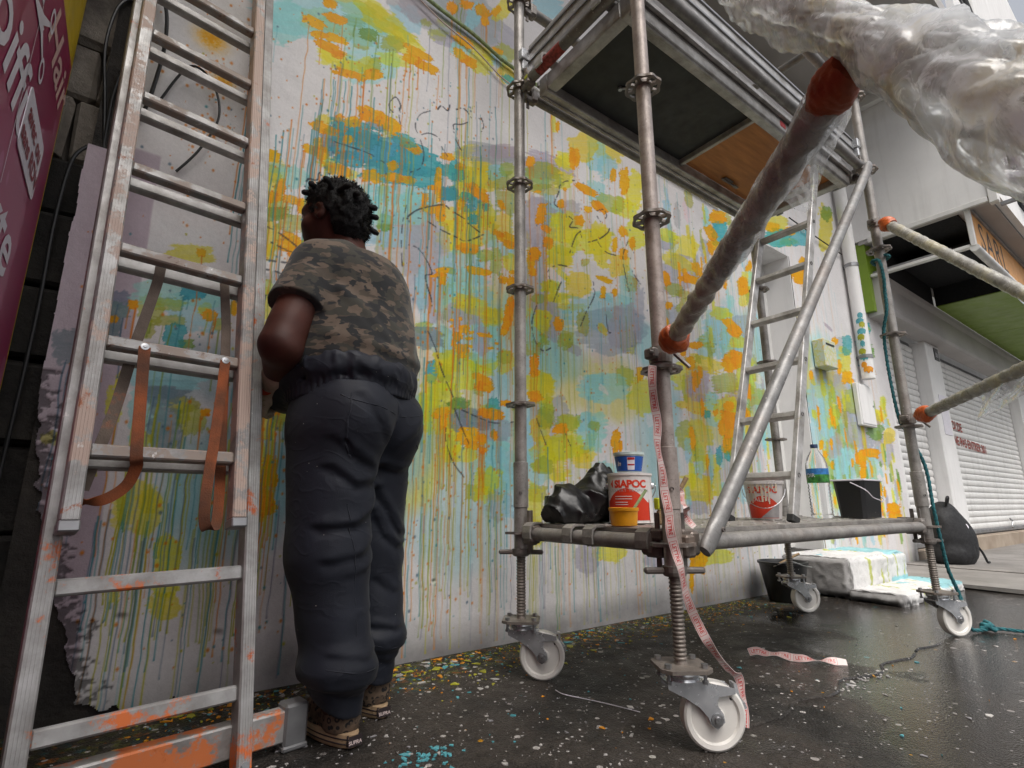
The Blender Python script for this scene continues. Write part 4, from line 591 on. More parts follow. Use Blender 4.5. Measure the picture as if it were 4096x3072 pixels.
for k, dab in enumerate(DABL):
    if not dab: continue
    c = dab[0]; px_, pz_, ax, az, bx, bz = [float(q)/1000*(1.0 if i_ < 2 else (1.06 if c in 'otg' else 1.28 if c in 'yl' else 1.5)) for i_, q in enumerate(dab[1:].split(','))]
    ex = abs(ax) + abs(bx); ez = abs(az) + abs(bz)
    i0, i1 = np.searchsorted(GX, [px_ - ex*1.5, px_ + ex*1.5]); j0, j1 = np.searchsorted(GZ, [pz_ - ez*1.5, pz_ + ez*1.5]); sl = np.s_[j0:j1, i0:i1]
    if i1 - i0 < 2 or j1 - j0 < 2: continue
    x, z = XX[sl] - px_, ZZ[sl] - pz_; det = ax*bz - az*bx
    u = (x*bz - z*bx)/det; v = (ax*z - az*x)/det
    pw = RNG.uniform(2.0, 3.6); s = 700 + k*7
    size = math.sqrt(abs(det)); f = 1.9
    r = (np.abs(u)**pw + np.abs(v)**pw)**(1/pw)
    r = r + .62*(fbm(u*f + s, v*f, o=3, seed=k % 97) - .5) + .22*(vnoise(u*2 + s, v*9, seed=k % 89) - .5)
    low_ = np.clip(-(ZZ[sl] - pz_)/max(ez, .01), 0, 1.5); r = r + .16*(vnoise(u*1.3 + s, v*10, seed=k % 53) - .5) + .24*(fbm(u*5 + s, v*5, o=2, seed=k % 31) - .5) - .22*low_*np.clip(vnoise(XX[sl]*95 + s, ZZ[sl]*4, seed=k % 41) - .55, 0, 1)
    edge = .025 if c in 'otg' else .09
    mask = np.clip((1.02 - r)/edge, 0, 1)
    streak = .84 + .30*(vnoise(u*1.5 + s, v*14, seed=k % 61) - .35)
    jit = 1 + .10*(RNG.random(3) - .5)
    a = SOFT[c]*RNG.uniform(.9, 1.04)
    col = sr(*PAL[c])*jit
    under = canvas[sl].copy()
    blend(sl, mask, np.clip(col*(.94 + .10*(streak[..., None])), 0, 1), np.clip(a*streak*1.08, 0, .99))
    if c in 'oylgt':                         # layered glaze: what lies beneath still tints it
        m = (mask*.22)[..., None]; canvas[sl] = canvas[sl]*(1 - m) + canvas[sl]*under*1.18*m
    rim = np.clip(1 - np.abs(r - .98)/.05, 0, 1)*(c in 'otlg'); canvas[sl] *= (1 - .13*rim[..., None])
    nd = RNG.poisson({'o': 1.5, 'y': 1.1, 'l': 1.0, 't': 1.6, 'b': .7, 'g': .9, 'v': .5, 'e': .8}.get(c, .2))
    for _ in range(nd):
        q = RNG.uniform(-.85, .85); drips.append((px_ + ax*q + abs(bx)*.3*RNG.uniform(-1, 1), pz_ + az*q - abs(bz)*.7, min(1.2, RNG.exponential(.30) + .05), c))
# drip curtains
NDAB = k
def curtain(n, x0, x1, z0, z1, lmin, lmax, cols):
    for _ in range(n): drips.append((RNG.uniform(x0, x1), RNG.uniform(z0, z1), RNG.uniform(lmin, lmax), cols[RNG.integers(len(cols))]))
curtain(39, .20, .62, 2.1, 2.6, .5, 1.1, 'tttteto'); curtain(45, .6, 1.35, 2.2, 2.75, .3, 1.0, 'ttteby'); curtain(81, 1.2, 3.2, 1.6, 3.1, .4, 1.3, 'ttboyyle')
curtain(70, .25, 1.3, 1.0, 1.7, .3, .8, 'ytyolte'); curtain(98, .25, 1.5, .55, 1.0, .2, .75, 'yyyvltoo'); curtain(64, .85, 2.3, .35, .75, .2, .6, 'vyyvltv'); curtain(110, 1.6, 3.7, .35, 1.0, .25, .7, 'yyovtvpo')
curtain(58, -.05, .35, .45, 1.0, .3, .8, 'yyoetty'); curtain(188, 3.0, 5.9, .5, 2.4, .3, 1.4, 'yyobbvpl'); curtain(81, 3.6, 5.6, 1.8, 3.6, .3, 1.2, 'bboyp'); curtain(11, -.2, -.1, 1.02, 1.1, .3, .6, 'ee')
for (x0, z0, ln, c) in drips:
    w = RNG.uniform(.0013, .0026)*(1 + .05*max(x0, 0)); z1 = max(z0 - ln, .02)
    j0, j1 = np.searchsorted(GZ, [z1, z0])
    if j1 - j0 < 2: continue
    zz = GZ[j0:j1]; wx = x0 + .010*(vnoise(zz*5, np.full_like(zz, x0*31), seed=5) - .5) + .006*(vnoise(zz*19, np.full_like(zz, x0*17), seed=8) - .5)
    i0, i1 = np.searchsorted(GX, [x0 - .03, x0 + .03]); i0 = max(i0 - 2, 0); i1 = min(i1 + 2, NC)
    cw = CW[i0:i1][None, :]; d = np.abs(GX[i0:i1][None, :] - wx[:, None]); t_ = (zz - z1)/max(ln, .05)
    wv = (w*(.75 + .35*t_ + .5*np.exp(-((zz - z1)/.012)**2)))[:, None]
    mask = np.clip((wv + cw*.5 - d)/cw, 0, 1)*np.clip(2.4*wv/cw, .25, 1)
    blend(np.s_[j0:j1, i0:i1], mask, sr(*DARK[c]), RNG.uniform(.45, .9))
# dry spatter
for k in range(2600):
    x0 = RNG.uniform(-.2, 4.5) if k % 3 else RNG.normal(.75, .35); z0 = RNG.uniform(.1, 2.8); rr = RNG.uniform(.0015, .005)
    if k % 15 == 1: x0, z0 = RNG.normal(.10, .05), RNG.normal(2.0 if k % 2 else 2.25, .05)
    i0, i1 = np.searchsorted(GX, [x0 - rr*2, x0 + rr*2]); j0, j1 = np.searchsorted(GZ, [z0 - rr*2.5, z0 + rr*2.5])
    if i1 <= i0 or j1 <= j0: continue
    sl = np.s_[j0:j1, i0:i1]; d = np.hypot(XX[sl] - x0, (ZZ[sl] - z0)*.8); blend(sl, np.clip((rr*1.6 - d)/rr, 0, 1), sr(*DARK['oyte'[int(RNG.choice(4, p=[.6, .15, .1, .15]))] if k % 15 != 1 else 'o']), .8)
for (x0, z0, rr) in ((.115, 2.24, .035), (.055, 2.42, .05)):      # sprayed orange bursts
    i0, i1 = np.searchsorted(GX, [x0 - .12, x0 + .12]); j0, j1 = np.searchsorted(GZ, [z0 - .12, z0 + .12]); sl = np.s_[j0:j1, i0:i1]
    d = np.hypot(XX[sl] - x0, ZZ[sl] - z0)/rr; blend(sl, np.clip(np.exp(-d*d*1.1)*1.25*(fbm(XX[sl]*160, ZZ[sl]*160, o=2) + .35), 0, 1), sr(*PAL['o']), .95)
# charcoal drawing lines (a face, curls and leaf stems)
CHAR = '858,2482 820,2463 799,2495 828,2552 856,2523 852,2465 866,2388;1017,2569 963,2520 939,2451 961,2405 1015,2437 1071,2434 1087,2391 1132,2345;1058,2597 1079,2630 1116,2619 1129,2664;1167,2652 1197,2675 1228,2675 1260,2645;1156,2526 1155,2555 1200,2577 1245,2614;1156,2511 1172,2466 1204,2421;1323,2676 1340,2637 1325,2590;560,2179 626,2184 713,2190 792,2172;455,1916 466,1956 502,1965 509,2004 551,2014;969,2380 992,2306 976,2223 925,2178;917,1933 980,2000 1104,2068 1152,2056 1233,2037;917,1928 998,1956 1085,1934 1180,1920 1248,1918 1349,1986;934,1798 983,1796 1035,1741 1060,1688 1027,1669 1040,1614 1059,1565 1066,1525;914,1998 898,1894 898,1786 908,1684;1252,2020 1303,2001 1336,1988;1887,2516 1877,2434 1841,2351 1866,2332;2009,2565 1930,2526 1886,2480;1953,2301 1985,2286 1961,2233 2028,2246 2060,2193 2093,2176 2164,2208 2225,2246 2289,2304 2304,2337;2199,2425 2261,2457 2284,2417 2231,2361 2197,2387;1804,1843 1786,1904 1858,1957 1931,1970;1956,2063 2004,2184 2050,2235;2139,1931 2146,1845 2073,1716 2026,1623;2481,2308 2419,2173 2436,2046 2466,1932;1704,1689 1665,1572 1682,1476 1738,1425 1796,1450;2188,2215 2257,2163 2355,2164;1822,1725 1865,1826 1886,1864;2235,1778 2251,1643 2274,1630;2516,2077 2578,2027;1201,1051 1242,969 1283,894;1160,957 1162,891 1202,801 1261,737;1690,1052 1729,967 1752,918;1888,985 1921,923;1227,1053 1328,1023 1433,1003 1557,1021;1050,1397 1091,1323 1132,1214 1200,1090;311,1693 380,1676 472,1625;351,1628 409,1613 491,1604;320,1548 391,1555 465,1570;324,1505 373,1512 424,1500;334,1401 393,1415'
for k, st in enumerate(CHAR.split(';')):
    pts = [tuple(float(q)/1000 for q in s_.split(',')) for s_ in st.split()]
    if len(pts) < 2: continue
    sp = smooth_path([(a, 0, b) for a, b in pts], 14)
    for a, b in zip(sp[:-1], sp[1:]):
        for q in np.linspace(0, 1, max(2, int((b - a).length/.002))):
            p = a.lerp(b, q); 
            if vnoise(np.array([p.x*60]), np.array([p.z*60]), seed=k)[0] < .34: continue
            rr = .0016 + .0016*vnoise(np.array([p.x*22]), np.array([p.z*22]), seed=k + 3)[0] + .0004*p.x
            i0, i1 = np.searchsorted(GX, [p.x - rr*2.5, p.x + rr*2.5]); j0, j1 = np.searchsorted(GZ, [p.z - rr*2.5, p.z + rr*2.5]); i1 = max(i1, i0 + 1); j1 = max(j1, j0 + 1)
            sl = np.s_[j0:j1, i0:i1]; d = np.hypot(XX[sl] - p.x, ZZ[sl] - p.z); blend(sl, np.clip((rr*1.7 - d)/rr, 0, 1), sr(46, 48, 56), .38)
lin = np.where(canvas <= .04045, canvas/12.92, ((np.clip(canvas, 0, 1) + .055)/1.055)**2.4)
lin = np.clip(lin, 0, .82); lum = lin.mean(-1, keepdims=True); lin = (lum + (lin - lum)*1.06)*.97
rel = .006*(fbm(XX*3, ZZ*3, o=3, seed=21) - .5) + .003*(fbm(XX*18, ZZ*18, o=3, seed=22) - .5)
for (hx, hz, hr) in ((.93, .37, .022), (1.12, .30, .012), (.32, .20, .02), (1.55, .55, .012), (.05, .28, .02), (2.25, .78, .02)):   # knocks in the render
    d = np.hypot(XX - hx, (ZZ - hz)*1.3)/hr; rel += .010*np.clip(1 - d, 0, 1); lin *= (1 - .35*np.clip(1.2 - d, 0, 1))[..., None]
YY = WY + rel
le = -.243 + .010*(fbm(GZ*9, GZ*0, o=3, seed=31) - .5) + np.interp(GZ, [0, .12, .25, .33, .50, .68, .90, 1.0], [.24, .20, .16, .13, .085, .04, .008, 0]) + .035*(fbm(GZ*34, GZ*0 + 3, o=3, seed=37) - .5)*(GZ < .9)
le = np.where(GZ > 1.812, -.175 + .012*(fbm(GZ*20, GZ*0, o=3) - .5), le)
blo = .02 + .07*np.clip(fbm(GX*7, GX*0, o=4, seed=41) - .45, 0, 1)*(GX < .45)*3 + .03*(fbm(GX*11, GX*0, o=3, seed=44) - .5)*(GX < .9)
keep = (XX > le[:, None]) & (ZZ > blo[None, :] - .03) & ~((XX > 4.04) & (XX < 4.70) & (ZZ > .262) & (ZZ < 2.85))
holes = (fbm(XX*75, ZZ*75, o=3, seed=51) + .30*np.clip((le[:, None] + .09 - XX)/.09, -1, 1) > .70) & (ZZ < 1.0) & (ZZ > .30) & (XX < le[:, None] + .10); pit = np.clip((fbm(XX*55, ZZ*80, o=4, seed=51) + .34*np.clip((le[:, None] + .06 - XX)/.06, -1, 1) - .60)/.12, 0, 1)*(ZZ < 1.02)*(XX < le[:, None] + .09)
lin *= (1 - .70*pit)[..., None]; YY = YY + .003*pit
ii = np.arange(NR*NC).reshape(NR, NC); fk = keep[:-1, :-1] & keep[1:, :-1] & keep[:-1, 1:] & keep[1:, 1:]
F_ = np.stack([ii[:-1, :-1][fk], ii[:-1, 1:][fk], ii[1:, 1:][fk], ii[1:, :-1][fk]], -1)
used = np.zeros(NR*NC, bool); used[F_.ravel()] = True; remap = np.cumsum(used) - 1
Pts = np.stack([XX, YY, ZZ], -1).reshape(-1, 3)[used]; Cl = lin.reshape(-1, 3)[used]
mural_plaster = mesh_np('painted_render', Pts, remap[F_], M['mural'], mural_wall, True, Cl)
tag(mural_plaster, 'white render with dripping orange, lime, teal and grey paint')
del XX, ZZ, canvas, lin, Pts, Cl, F_, n1, n2, rel, YY
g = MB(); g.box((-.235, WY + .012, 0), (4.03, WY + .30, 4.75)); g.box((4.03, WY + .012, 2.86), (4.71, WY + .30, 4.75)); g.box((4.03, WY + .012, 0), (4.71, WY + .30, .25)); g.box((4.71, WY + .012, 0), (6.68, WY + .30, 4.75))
g.build('wall_core', M['stoneshade'], mural_wall)
# doorway recess with its reveals and plain door
g = MB(); g.box((4.036, WY + .002, .25), (4.048, WY + .26, 2.86)); g.box((4.692, WY + .002, .25), (4.704, WY + .26, 2.86)); g.box((4.048, WY + .002, 2.848), (4.692, WY + .26, 2.862)); g.build('door_reveal', M['whitewall'], mural_wall)
g = MB(); g.box((4.048, WY + .235, .26), (4.692, WY + .255, 2.848)); g.box((4.10, WY + .228, 1.5), (4.64, WY + .234, 2.7), bevel=.004); g.box((4.10, WY + .228, .4), (4.64, WY + .234, 1.4), bevel=.004)
dr = g.build('door', M['whitepaint'], mural_wall)
g = MB(); g.tube([(4.12, WY + .19, 1.28), (4.12, WY + .19, 1.40)], .012, 10); g.tube([(4.12, WY + .19, 1.34), (4.12, WY + .23, 1.34)], .009, 8); g.build('handle', M['bolt'], dr)

# concrete steps at the doorway (rough lumpy blocks)
def lumpy(name, lo, hi, seed, parent, res=.011, amp=.014, paint=None):
    """a box with uneven faces; colours per vertex"""
    lo = np.array(lo); hi = np.array(hi); vs = []; fs = []
    for ax in range(3):
        for sd_ in (0, 1):
            if ax == 2 and sd_ == 0: continue
            a, b = [(1, 2), (0, 2), (0, 1)][ax]; na = max(2, int((hi[a] - lo[a])/res)); nb = max(2, int((hi[b] - lo[b])/res))
            A, B = np.meshgrid(np.linspace(lo[a], hi[a], na), np.linspace(lo[b], hi[b], nb), indexing='ij')
            P = np.zeros(A.shape + (3,)); P[..., a] = A; P[..., b] = B; P[..., ax] = hi[ax] if sd_ else lo[ax]
            k = sum(len(v_) for v_ in vs); idx = k + np.arange(na*nb).reshape(na, nb); q = np.stack([idx[:-1, :-1], idx[1:, :-1], idx[1:, 1:], idx[:-1, 1:]], -1).reshape(-1, 4)
            flip = (ax == 1) ^ (sd_ == 0)
            vs.append(P.reshape(-1, 3)); fs.append(q[:, ::-1] if flip else q)
    P = np.concatenate(vs); Fc = np.concatenate(fs); c = (lo + hi)/2
    for ax in range(3):
        o = (ax + 1) % 3, (ax + 2) % 3
        P[:, ax] += amp*2*(fbm(P[:, 0]*9 + seed + ax*7, P[:, 1]*9, P[:, 2]*9, o=4, seed=seed) - .5) + amp*1.4*(fbm(P[:, 0]*34 + ax*5, P[:, 1]*34, P[:, 2]*34, o=3, seed=seed + 4) - .5)
    e = np.sort(np.minimum(np.abs(P - lo), np.abs(hi - P)), axis=1)[:, 1]        # round the arrises
    P += (c - P)*(np.clip(.03 - e, 0, .03)/.03*.012/np.maximum(np.linalg.norm(c - P, axis=1), .05))[:, None]*3
    col = paint(P) if paint else np.tile([.6, .6, .6], (len(P), 1))
    return mesh_np(name, P, Fc, M['step'], parent, True, col)
def step_paint(P):
    n = fbm(P[:, 0]*6, P[:, 1]*6, P[:, 2]*6, o=4, seed=61)[:, None]; c = np.array([.66, .65, .64])*(.86 + .2*n)
    left = np.clip((4.03 - P[:, 0])/.03, 0, 1)[:, None]; c = c*(1 - left) + np.array([.30, .29, .285])*(.6 + .7*n)*left
    low = np.clip((.06 - P[:, 2] + .06*(n[:, 0] - .5))/.05, 0, 1)[:, None]; c *= 1 - .75*low*(n > .45)
    dr_ = (vnoise(P[:, 0]*40, P[:, 2]*2, seed=4) > .72)[:, None]*(P[:, 2:3] < .25)*(P[:, 0:1] > 4.15)*(P[:, 0:1] < 4.95)
    c = np.where(dr_ & (left < .5), np.array([.42, .45, .12]), c)
    pool = (fbm(P[:, 0]*5, P[:, 1]*9, o=3, seed=66) + .6*(P[:, 0] - 4.5)*(P[:, 0] < 5.1))[:, None]
    tone = np.where(vnoise(P[:, 0]*4, P[:, 1]*4, seed=8)[:, None] > .5, np.array([.46, .50, .10]), np.array([.28, .52, .56]))
    up = (P[:, 2:3] > .245) | ((P[:, 2:3] > .045) & (P[:, 2:3] < .09))
    return np.where((pool > .52) & up & (left < .3), tone*(.7 + .5*n), c)
steps = empty('concrete_steps', (4.5, 1.75, 0), 'white painted concrete doorsteps with yellow and teal paint run down them', 'steps')
lumpy('upper_step', (3.98, 1.64, .0), (5.02, WY - .004, .262), 3, steps, paint=step_paint)
lumpy('lower_step', (3.93, 1.33, .0), (5.10, 1.66, .066), 5, steps, paint=step_paint)

# pipe, meter cupboard and letter box on the wall
dp = empty('downpipe', (5.92, 2.01, 0), 'white rainwater downpipe fixed to the painted wall beside the meter cupboard', 'pipe')
g = MB(); g.tube([(5.92, 2.015, 1.84), (5.92, 2.015, 4.7)], .060, 16); g.build('pipe', M['whitewall'], dp, True)
for z in (2.05, 3.05, 4.05): g = MB(); g.pipe((5.92, 2.015, z), (5.92, 2.015, z + .035), .067, .058); g.box((5.915, 2.07, z), (5.925, 2.095, z + .035)); g.build('bracket', M['greybeam'], dp)
mc = empty('meter_cupboard', (5.86, 2.04, 1.32), 'pale grey meter cupboard on the wall under the downpipe', 'cupboard')
g = MB(); g.box((5.68, 2.045, 1.36), (6.04, 2.088, 1.78), bevel=.006); g.build('case', M['whitewall'], mc)
g = MB(); g.box((5.70, 2.039, 1.38), (6.02, 2.044, 1.76), bevel=.002); dd = g.build('door', M['whitewall'], mc)
g = MB(); g.lathe([(.0, -.006), (.011, -.006), (.011, 0)], (5.99, 2.039, 1.57), (0, 1, 0), 10); g.build('lock', M['bolt'], dd)
lb = empty('letter_box', (5.05, 2.04, 1.82), 'small wall letter box smeared with lime and orange paint', 'letter box')
t = NT('paint_smeared_box'); c = t.ramp(t.noise(14, 5), [(.40, srgb(206, 204, 190)), (.48, srgb(196, 194, 120)), (.56, srgb(190, 206, 204)), (.66, srgb(214, 186, 110))], 'LINEAR'); t.p(col=c, rough=.5); M['boxpaint'] = t.m
g = MB(); g.box((4.93, 1.985, 1.82), (5.17, 2.088, 2.08), bevel=.008); g.build('case', M['boxpaint'], lb)
g = MB(); g.box((4.97, 1.980, 2.025), (5.13, 1.986, 2.04)); g.build('slot', M['black'], lb)

# ---- old stone wall in the gap at the far left
sw = empty('stone_wall', (-.7, 2.3, 0), 'stained old stone wall with shade coloured into its lower part, in the gap beside the hair salon sign', 'wall')
g = MB(); g.box((-2.6, 2.30, 0), (-.12, 2.45, 4.6)); g.build('mortar_core', M['stoneshade'], sw)
rs = random.Random(5); z = 0.0
while z < 3.5:
    h = rs.uniform(.20, .32); x = -1.35 + rs.uniform(-.15, .1)
    while x < -.13:
        w = rs.uniform(.24, .48); x1 = min(x + w, -.125)
        if x1 - x > .05:
            g = MB(); d = rs.uniform(0, .035); b = .022
            g.box((x + .003, 2.175 + d*.6, z + .003), (x1 - .003, 2.31, z + h - .003), bevel=b*.7)
            vs = [Vector(p) + Vector((rs.uniform(-.008, .008), rs.uniform(-.008, .008), rs.uniform(-.008, .008))) for p in g.v]; g.v = vs
            g.build('stone', M['stone'] if z > 1.7 else M['stoneshade'], sw)  # lower courses take the stone with shadow in its colour
        x = x1
    z += h
# return wall that closes the gap on its far side, shade put into its colour
g = MB(); g.box((-1.55, .2, 0), (-1.36, 2.30, 4.6)); dw = g.build('return_wall', M['stoneshade'], sw)

# ---- hair salon sign: a yellow box with a magenta printed face, at right angles to the wall
sg = empty('hair_salon_sign', (-.36, 1.0, .25), 'tall magenta hair salon sign with yellow edge and scissors, left of the ladder', 'sign')
g = MB(); g.box((-.44, -.35, .18), (-.306, 1.985, 3.0), bevel=.004); g.build('case', M['yellow'], sg)
g = MB(); g.box((-.3055, -.30, .22), (-.300, 1.935, 1.956), bevel=.001); face = g.build('printed_face', M['magenta'], sg)
# lettering reads along +Y on a face that looks towards +X
U, Wv, NX = V(0, 1, 0), V(0, 0, 1), V(1, 0, 0)
def on_sign(y, z, lift=.0015): return V(-.300 + lift, y, z)
def sign_text(txt, y, z, size, mat, shear=.25, bold=.004, tilt=0.0, spacing=1.0):
    u = (U*math.cos(tilt) + Wv*math.sin(tilt)); w = (Wv*math.cos(tilt) - U*math.sin(tilt))
    g = MB(); text_on(g, txt, on_sign(y, z), u, w, size, shear=shear, bold=bold, spacing=spacing); return g.build('lettering', M[mat], face)
sign_text('Hair', 1.56, 1.775, .20, 'signcream', .35, .003, -.06)
sign_text('Coiffure', .98, 1.50, .24, 'signwhite', .22, .003, -.10)
sign_text('mixte', 1.18, 1.20, .22, 'signwhite', .22, .003, -.10)
sign_text('Style', 1.30, .93, .18, 'signwhite', .22, .003, -.10)
g = MB(); o = on_sign(1.66, 1.505, .001); hw, hh_ = .135, .085; poly = []
for (cx, cy, a0) in ((hw - .02, hh_ - .02, 0), (-hw + .02, hh_ - .02, 90), (-hw + .02, -hh_ + .02, 180), (hw - .02, -hh_ + .02, 270)):
    for k in range(5): an = R(a0 + k*22.5); poly.append((cx + .02*math.cos(an), cy + .02*math.sin(an)))
tl = -.06; g.prism(poly, o, U*math.cos(tl) + Wv*math.sin(tl), Wv*math.cos(tl) - U*math.sin(tl), .002); lab = g.build('notice_plate', M['signwhite'], face)
g = MB(); text_on(g, 'avec ou', o + NX*.0035 + Wv*.012, U*math.cos(tl) + Wv*math.sin(tl), Wv*math.cos(tl) - U*math.sin(tl), .068, bold=.002, center=True)
text_on(g, 'sans RDV', o + NX*.0035 - Wv*.055, U*math.cos(tl) + Wv*math.sin(tl), Wv*math.cos(tl) - U*math.sin(tl), .068, bold=.002, center=True); g.build('notice_lettering', M['signred'], face)
# scissors and comb emblem
def ring_poly(mb, c, ro, ri, n=20):
    vs = []; fs = []
    for k in range(n):
        a = 2*math.pi*k/n
        for r_ in (ro, ri): vs.append(on_sign(c[0] + r_*.8*math.cos(a), c[1] + r_*math.sin(a), .0022))
    for k in range(n): j = (k+1) % n; fs.append((2*k, 2*j, 2*j+1, 2*k+1))
    mb.add(vs, fs)
g = MB()
g.add([on_sign(*q) for q in ((1.36, 1.72, .0022), (1.50, 1.765, .0022), (1.505, 1.735, .0022))], [(0, 2, 1)])
g.add([on_sign(*q) for q in ((1.36, 1.72, .0024), (1.52, 1.745, .0024), (1.50, 1.715, .0024))], [(0, 2, 1)])
g.add([on_sign(*q) for q in ((1.49, 1.762, .0026), (1.56, 1.80, .0026), (1.565, 1.79, .0026), (1.50, 1.74, .0026))], [(0, 3, 2, 1)])
g.add([on_sign(*q) for q in ((1.49, 1.718, .0026), (1.56, 1.69, .0026), (1.565, 1.70, .0026), (1.50, 1.74, .0026))], [(0, 1, 2, 3)])
ring_poly(g, (1.585, 1.825), .034, .022); ring_poly(g, (1.585, 1.675), .034, .022); g.build('scissors_emblem', M['signwhite'], face)
g = MB(); g.add([on_sign(1.470, 1.30), on_sign(1.474, 1.30), on_sign(1.474, 1.80), on_sign(1.470, 1.80)], [(0, 1, 2, 3)])
g.add([on_sign(1.452, 1.77), on_sign(1.474, 1.77), on_sign(1.474, 1.94), on_sign(1.452, 1.94)], [(0, 1, 2, 3)])
for k in range(14): g.add([on_sign(1.436, 1.78 + k*.0115), on_sign(1.452, 1.78 + k*.0115), on_sign(1.452, 1.785 + k*.0115), on_sign(1.436, 1.785 + k*.0115)], [(0, 1, 2, 3)])
g.build('comb_emblem', M['signwhite'], face)

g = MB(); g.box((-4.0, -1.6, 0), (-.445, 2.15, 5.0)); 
sal = empty('salon_light_block', (-2.2, .3, 0), 'hair salon building mass behind the magenta sign, added out of view to block light', 'building'); g.build('wall', M['stoneshade'], sal)  # unseen block added to keep light off the left side
g = MB(); g.box((-1.35, -1.75, 2.65), (-.30, .9, 2.80)); g.build('added_shade_slab', M['stoneshade'], sal)  # unseen overhead slab, also added to shade the left side
# ---- black cables looping between sign and wall
def cable(name, pts, r, label, grp=None, mat='cable'):
    g = MB(); g.tube(smooth_path(pts, 10), r, 8); return tag(g.build(name, M[mat], None, True), label, 'cable', grp)
cable('cable', [(-.19, 2.10, 2.66), (-.155, 2.07, 2.52), (-.10, 2.05, 2.42), (-.085, 2.05, 2.25), (-.10, 2.06, 2.05), (-.12, 2.08, 1.95)], .0065, 'thick black cable running down behind the ladder top from the corner')
cable('cable', [(-.135, 2.10, 2.20), (-.19, 2.10, 2.42), (-.235, 2.09, 2.38), (-.25, 2.09, 2.20), (-.225, 2.10, 2.0), (-.20, 2.11, 1.80)], .0055, 'black cable bent in a tall loop beside the yellow sign edge')
cable('cable', [(-.205, 2.11, 1.82), (-.205, 2.09, 2.02), (-.185, 2.08, 2.13), (-.165, 2.08, 2.05), (-.15, 2.09, 1.90), (-.155, 2.11, 1.80)], .0055, 'black cable forming a narrow arch above the lilac wall corner')
cable('cable', [(-.19, 2.12, 2.72), (-.215, 2.11, 2.40), (-.21, 2.11, 2.1), (-.195, 2.12, 1.82)], .004, 'thin black cable hanging straight down the stone wall')
cable('cable', [(-.245, 2.10, 1.80), (-.275, 2.09, 1.72), (-.285, 2.09, 1.5), (-.28, 2.09, 1.2), (-.285, 2.09, .8), (-.30, 2.1, .3), (-.31, 2.1, .01)], .006, 'black cable dropping along the broken wall edge to the ground')
cable('cable', [(-.075, 2.082, 2.05), (.0, 2.06, 2.23), (.08, 2.05, 2.19), (.115, 2.055, 2.06), (.07, 2.07, 1.91), (.01, 2.085, 1.80)], .0045, 'thin black cable curling over the white wall behind the ladder')
def wallpt(x, z, off=.02): return (x, WY - off, z)
cable('cable', [wallpt(.86, 3.24), wallpt(1.05, 3.20), wallpt(1.25, 3.17), wallpt(1.42, 3.12), wallpt(1.55, 3.10), wallpt(2.4, 3.0), wallpt(3.6, 2.95)], .010, 'paint-stained cable bundle clipped across the upper mural', mat='stickgreen')
cable('cable', [wallpt(.84, 3.22), wallpt(1.05, 3.13), wallpt(1.25, 3.08), wallpt(1.42, 3.0), wallpt(1.5, 2.98)], .004, 'thin pale cord sagging under the cable bundle on the mural', mat='tapewhite')
g = MB(); g.tube([(4.75, WY - .03, 3.25), (5.3, WY - .03, 3.22), (5.85, WY - .03, 3.2)], .006, 8); tag(g.build('cable', M['cable'], None, True), 'dark wire on the wall above the letter box', 'cable')

# ---- shop front at the right: shutters, piers, canopy, sign and the storey above
shop = empty('shop_front', (9.5, 2.2, 0), 'white shop front with closed roller shutters and green canopy soffit', 'building')
def part(name, mat, boxes, parent=None, bevel=0.0, smooth=False):
    g = MB()
    for lo, hi in boxes: g.box(lo, hi, bevel=bevel)
    return g.build(name, M[mat], parent or shop, smooth)
part('wall', 'whitewall', [((6.70, 2.42, 0), (16, 2.6, 5.2))])
part('pier', 'whitewall', [((7.93, 2.03, .0), (8.43, 2.41, 2.62))], bevel=.008)
part('pier', 'whitewall', [((12.5, 2.03, .0), (13.2, 2.41, 2.62))], bevel=.008)
part('end_pier', 'whitewall', [((6.684, 2.10, 0), (6.76, 2.41, 2.62))], bevel=.004)
nb = part('house_number_plate', 'black', [((8.22, 2.022, 2.42), (8.38, 2.0295, 2.58))])
g = MB(); text_on(g, '301', (8.30, 2.021, 2.46), (1, 0, 0), (0, 0, 1), .085, center=True); g.build('lettering', M['signwhite'], nb)
part('paper_notice', 'signwhite', [((8.08, 2.024, 1.45), (8.36, 2.0295, 1.95))])
def shutter(x0, x1, zb):
    sh = empty('roller_shutter', ((x0 + x1)/2, 2.3, zb)); sh.parent = shop; sh.matrix_parent_inverse = Matrix.Identity(4); sh.location = Vector(((x0+x1)/2, 2.3, zb)) - shop.location
    g = MB(); pr = [(0, 0), (-.010, .012), (-.014, .038), (-.010, .064), (0, .076), (.004, .080)]
    g.add([(x0, 2.185 + a, zb + b) for a, b in pr] + [(x1, 2.185 + a, zb + b) for a, b in pr], [(i, i + 1, 6 + i + 1, 6 + i)[::-1] for i in range(5)])
    base = g.build('slat', M['shutterpaint'], sh, True, 60)
    n = int((2.62 - zb)/.082)
    for k in range(1, n): c = child_copy(base, sh, 'slat'); c.location = (0, 0, k*.082)
    g = MB(); g.box((x0, 2.195, zb), (x1, 2.40, 2.62)); g.build('backing', M['greybeam'], sh)
    g = MB(); g.box((x0, 2.157, zb - .05), (x1, 2.193, zb - .002), bevel=.004); g.build('bottom_bar', M['greybeam'], sh); return sh
sh1 = shutter(6.77, 7.92, .20); sh2 = shutter(8.44, 12.48, .28)
g = MB(); text_on(g, 'DE LOI DE', (8.62, 2.166, 1.62), (1, 0, -.04), (0, 0, 1), .17, bold=.004); text_on(g, 'NE PAS ENTRER 301', (8.95, 2.166, 1.40), (1, 0, -.04), (0, 0, 1), .17, bold=.004); g.build('red_lettering', M['dryred'], sh2)['kind'] = 'stuff'
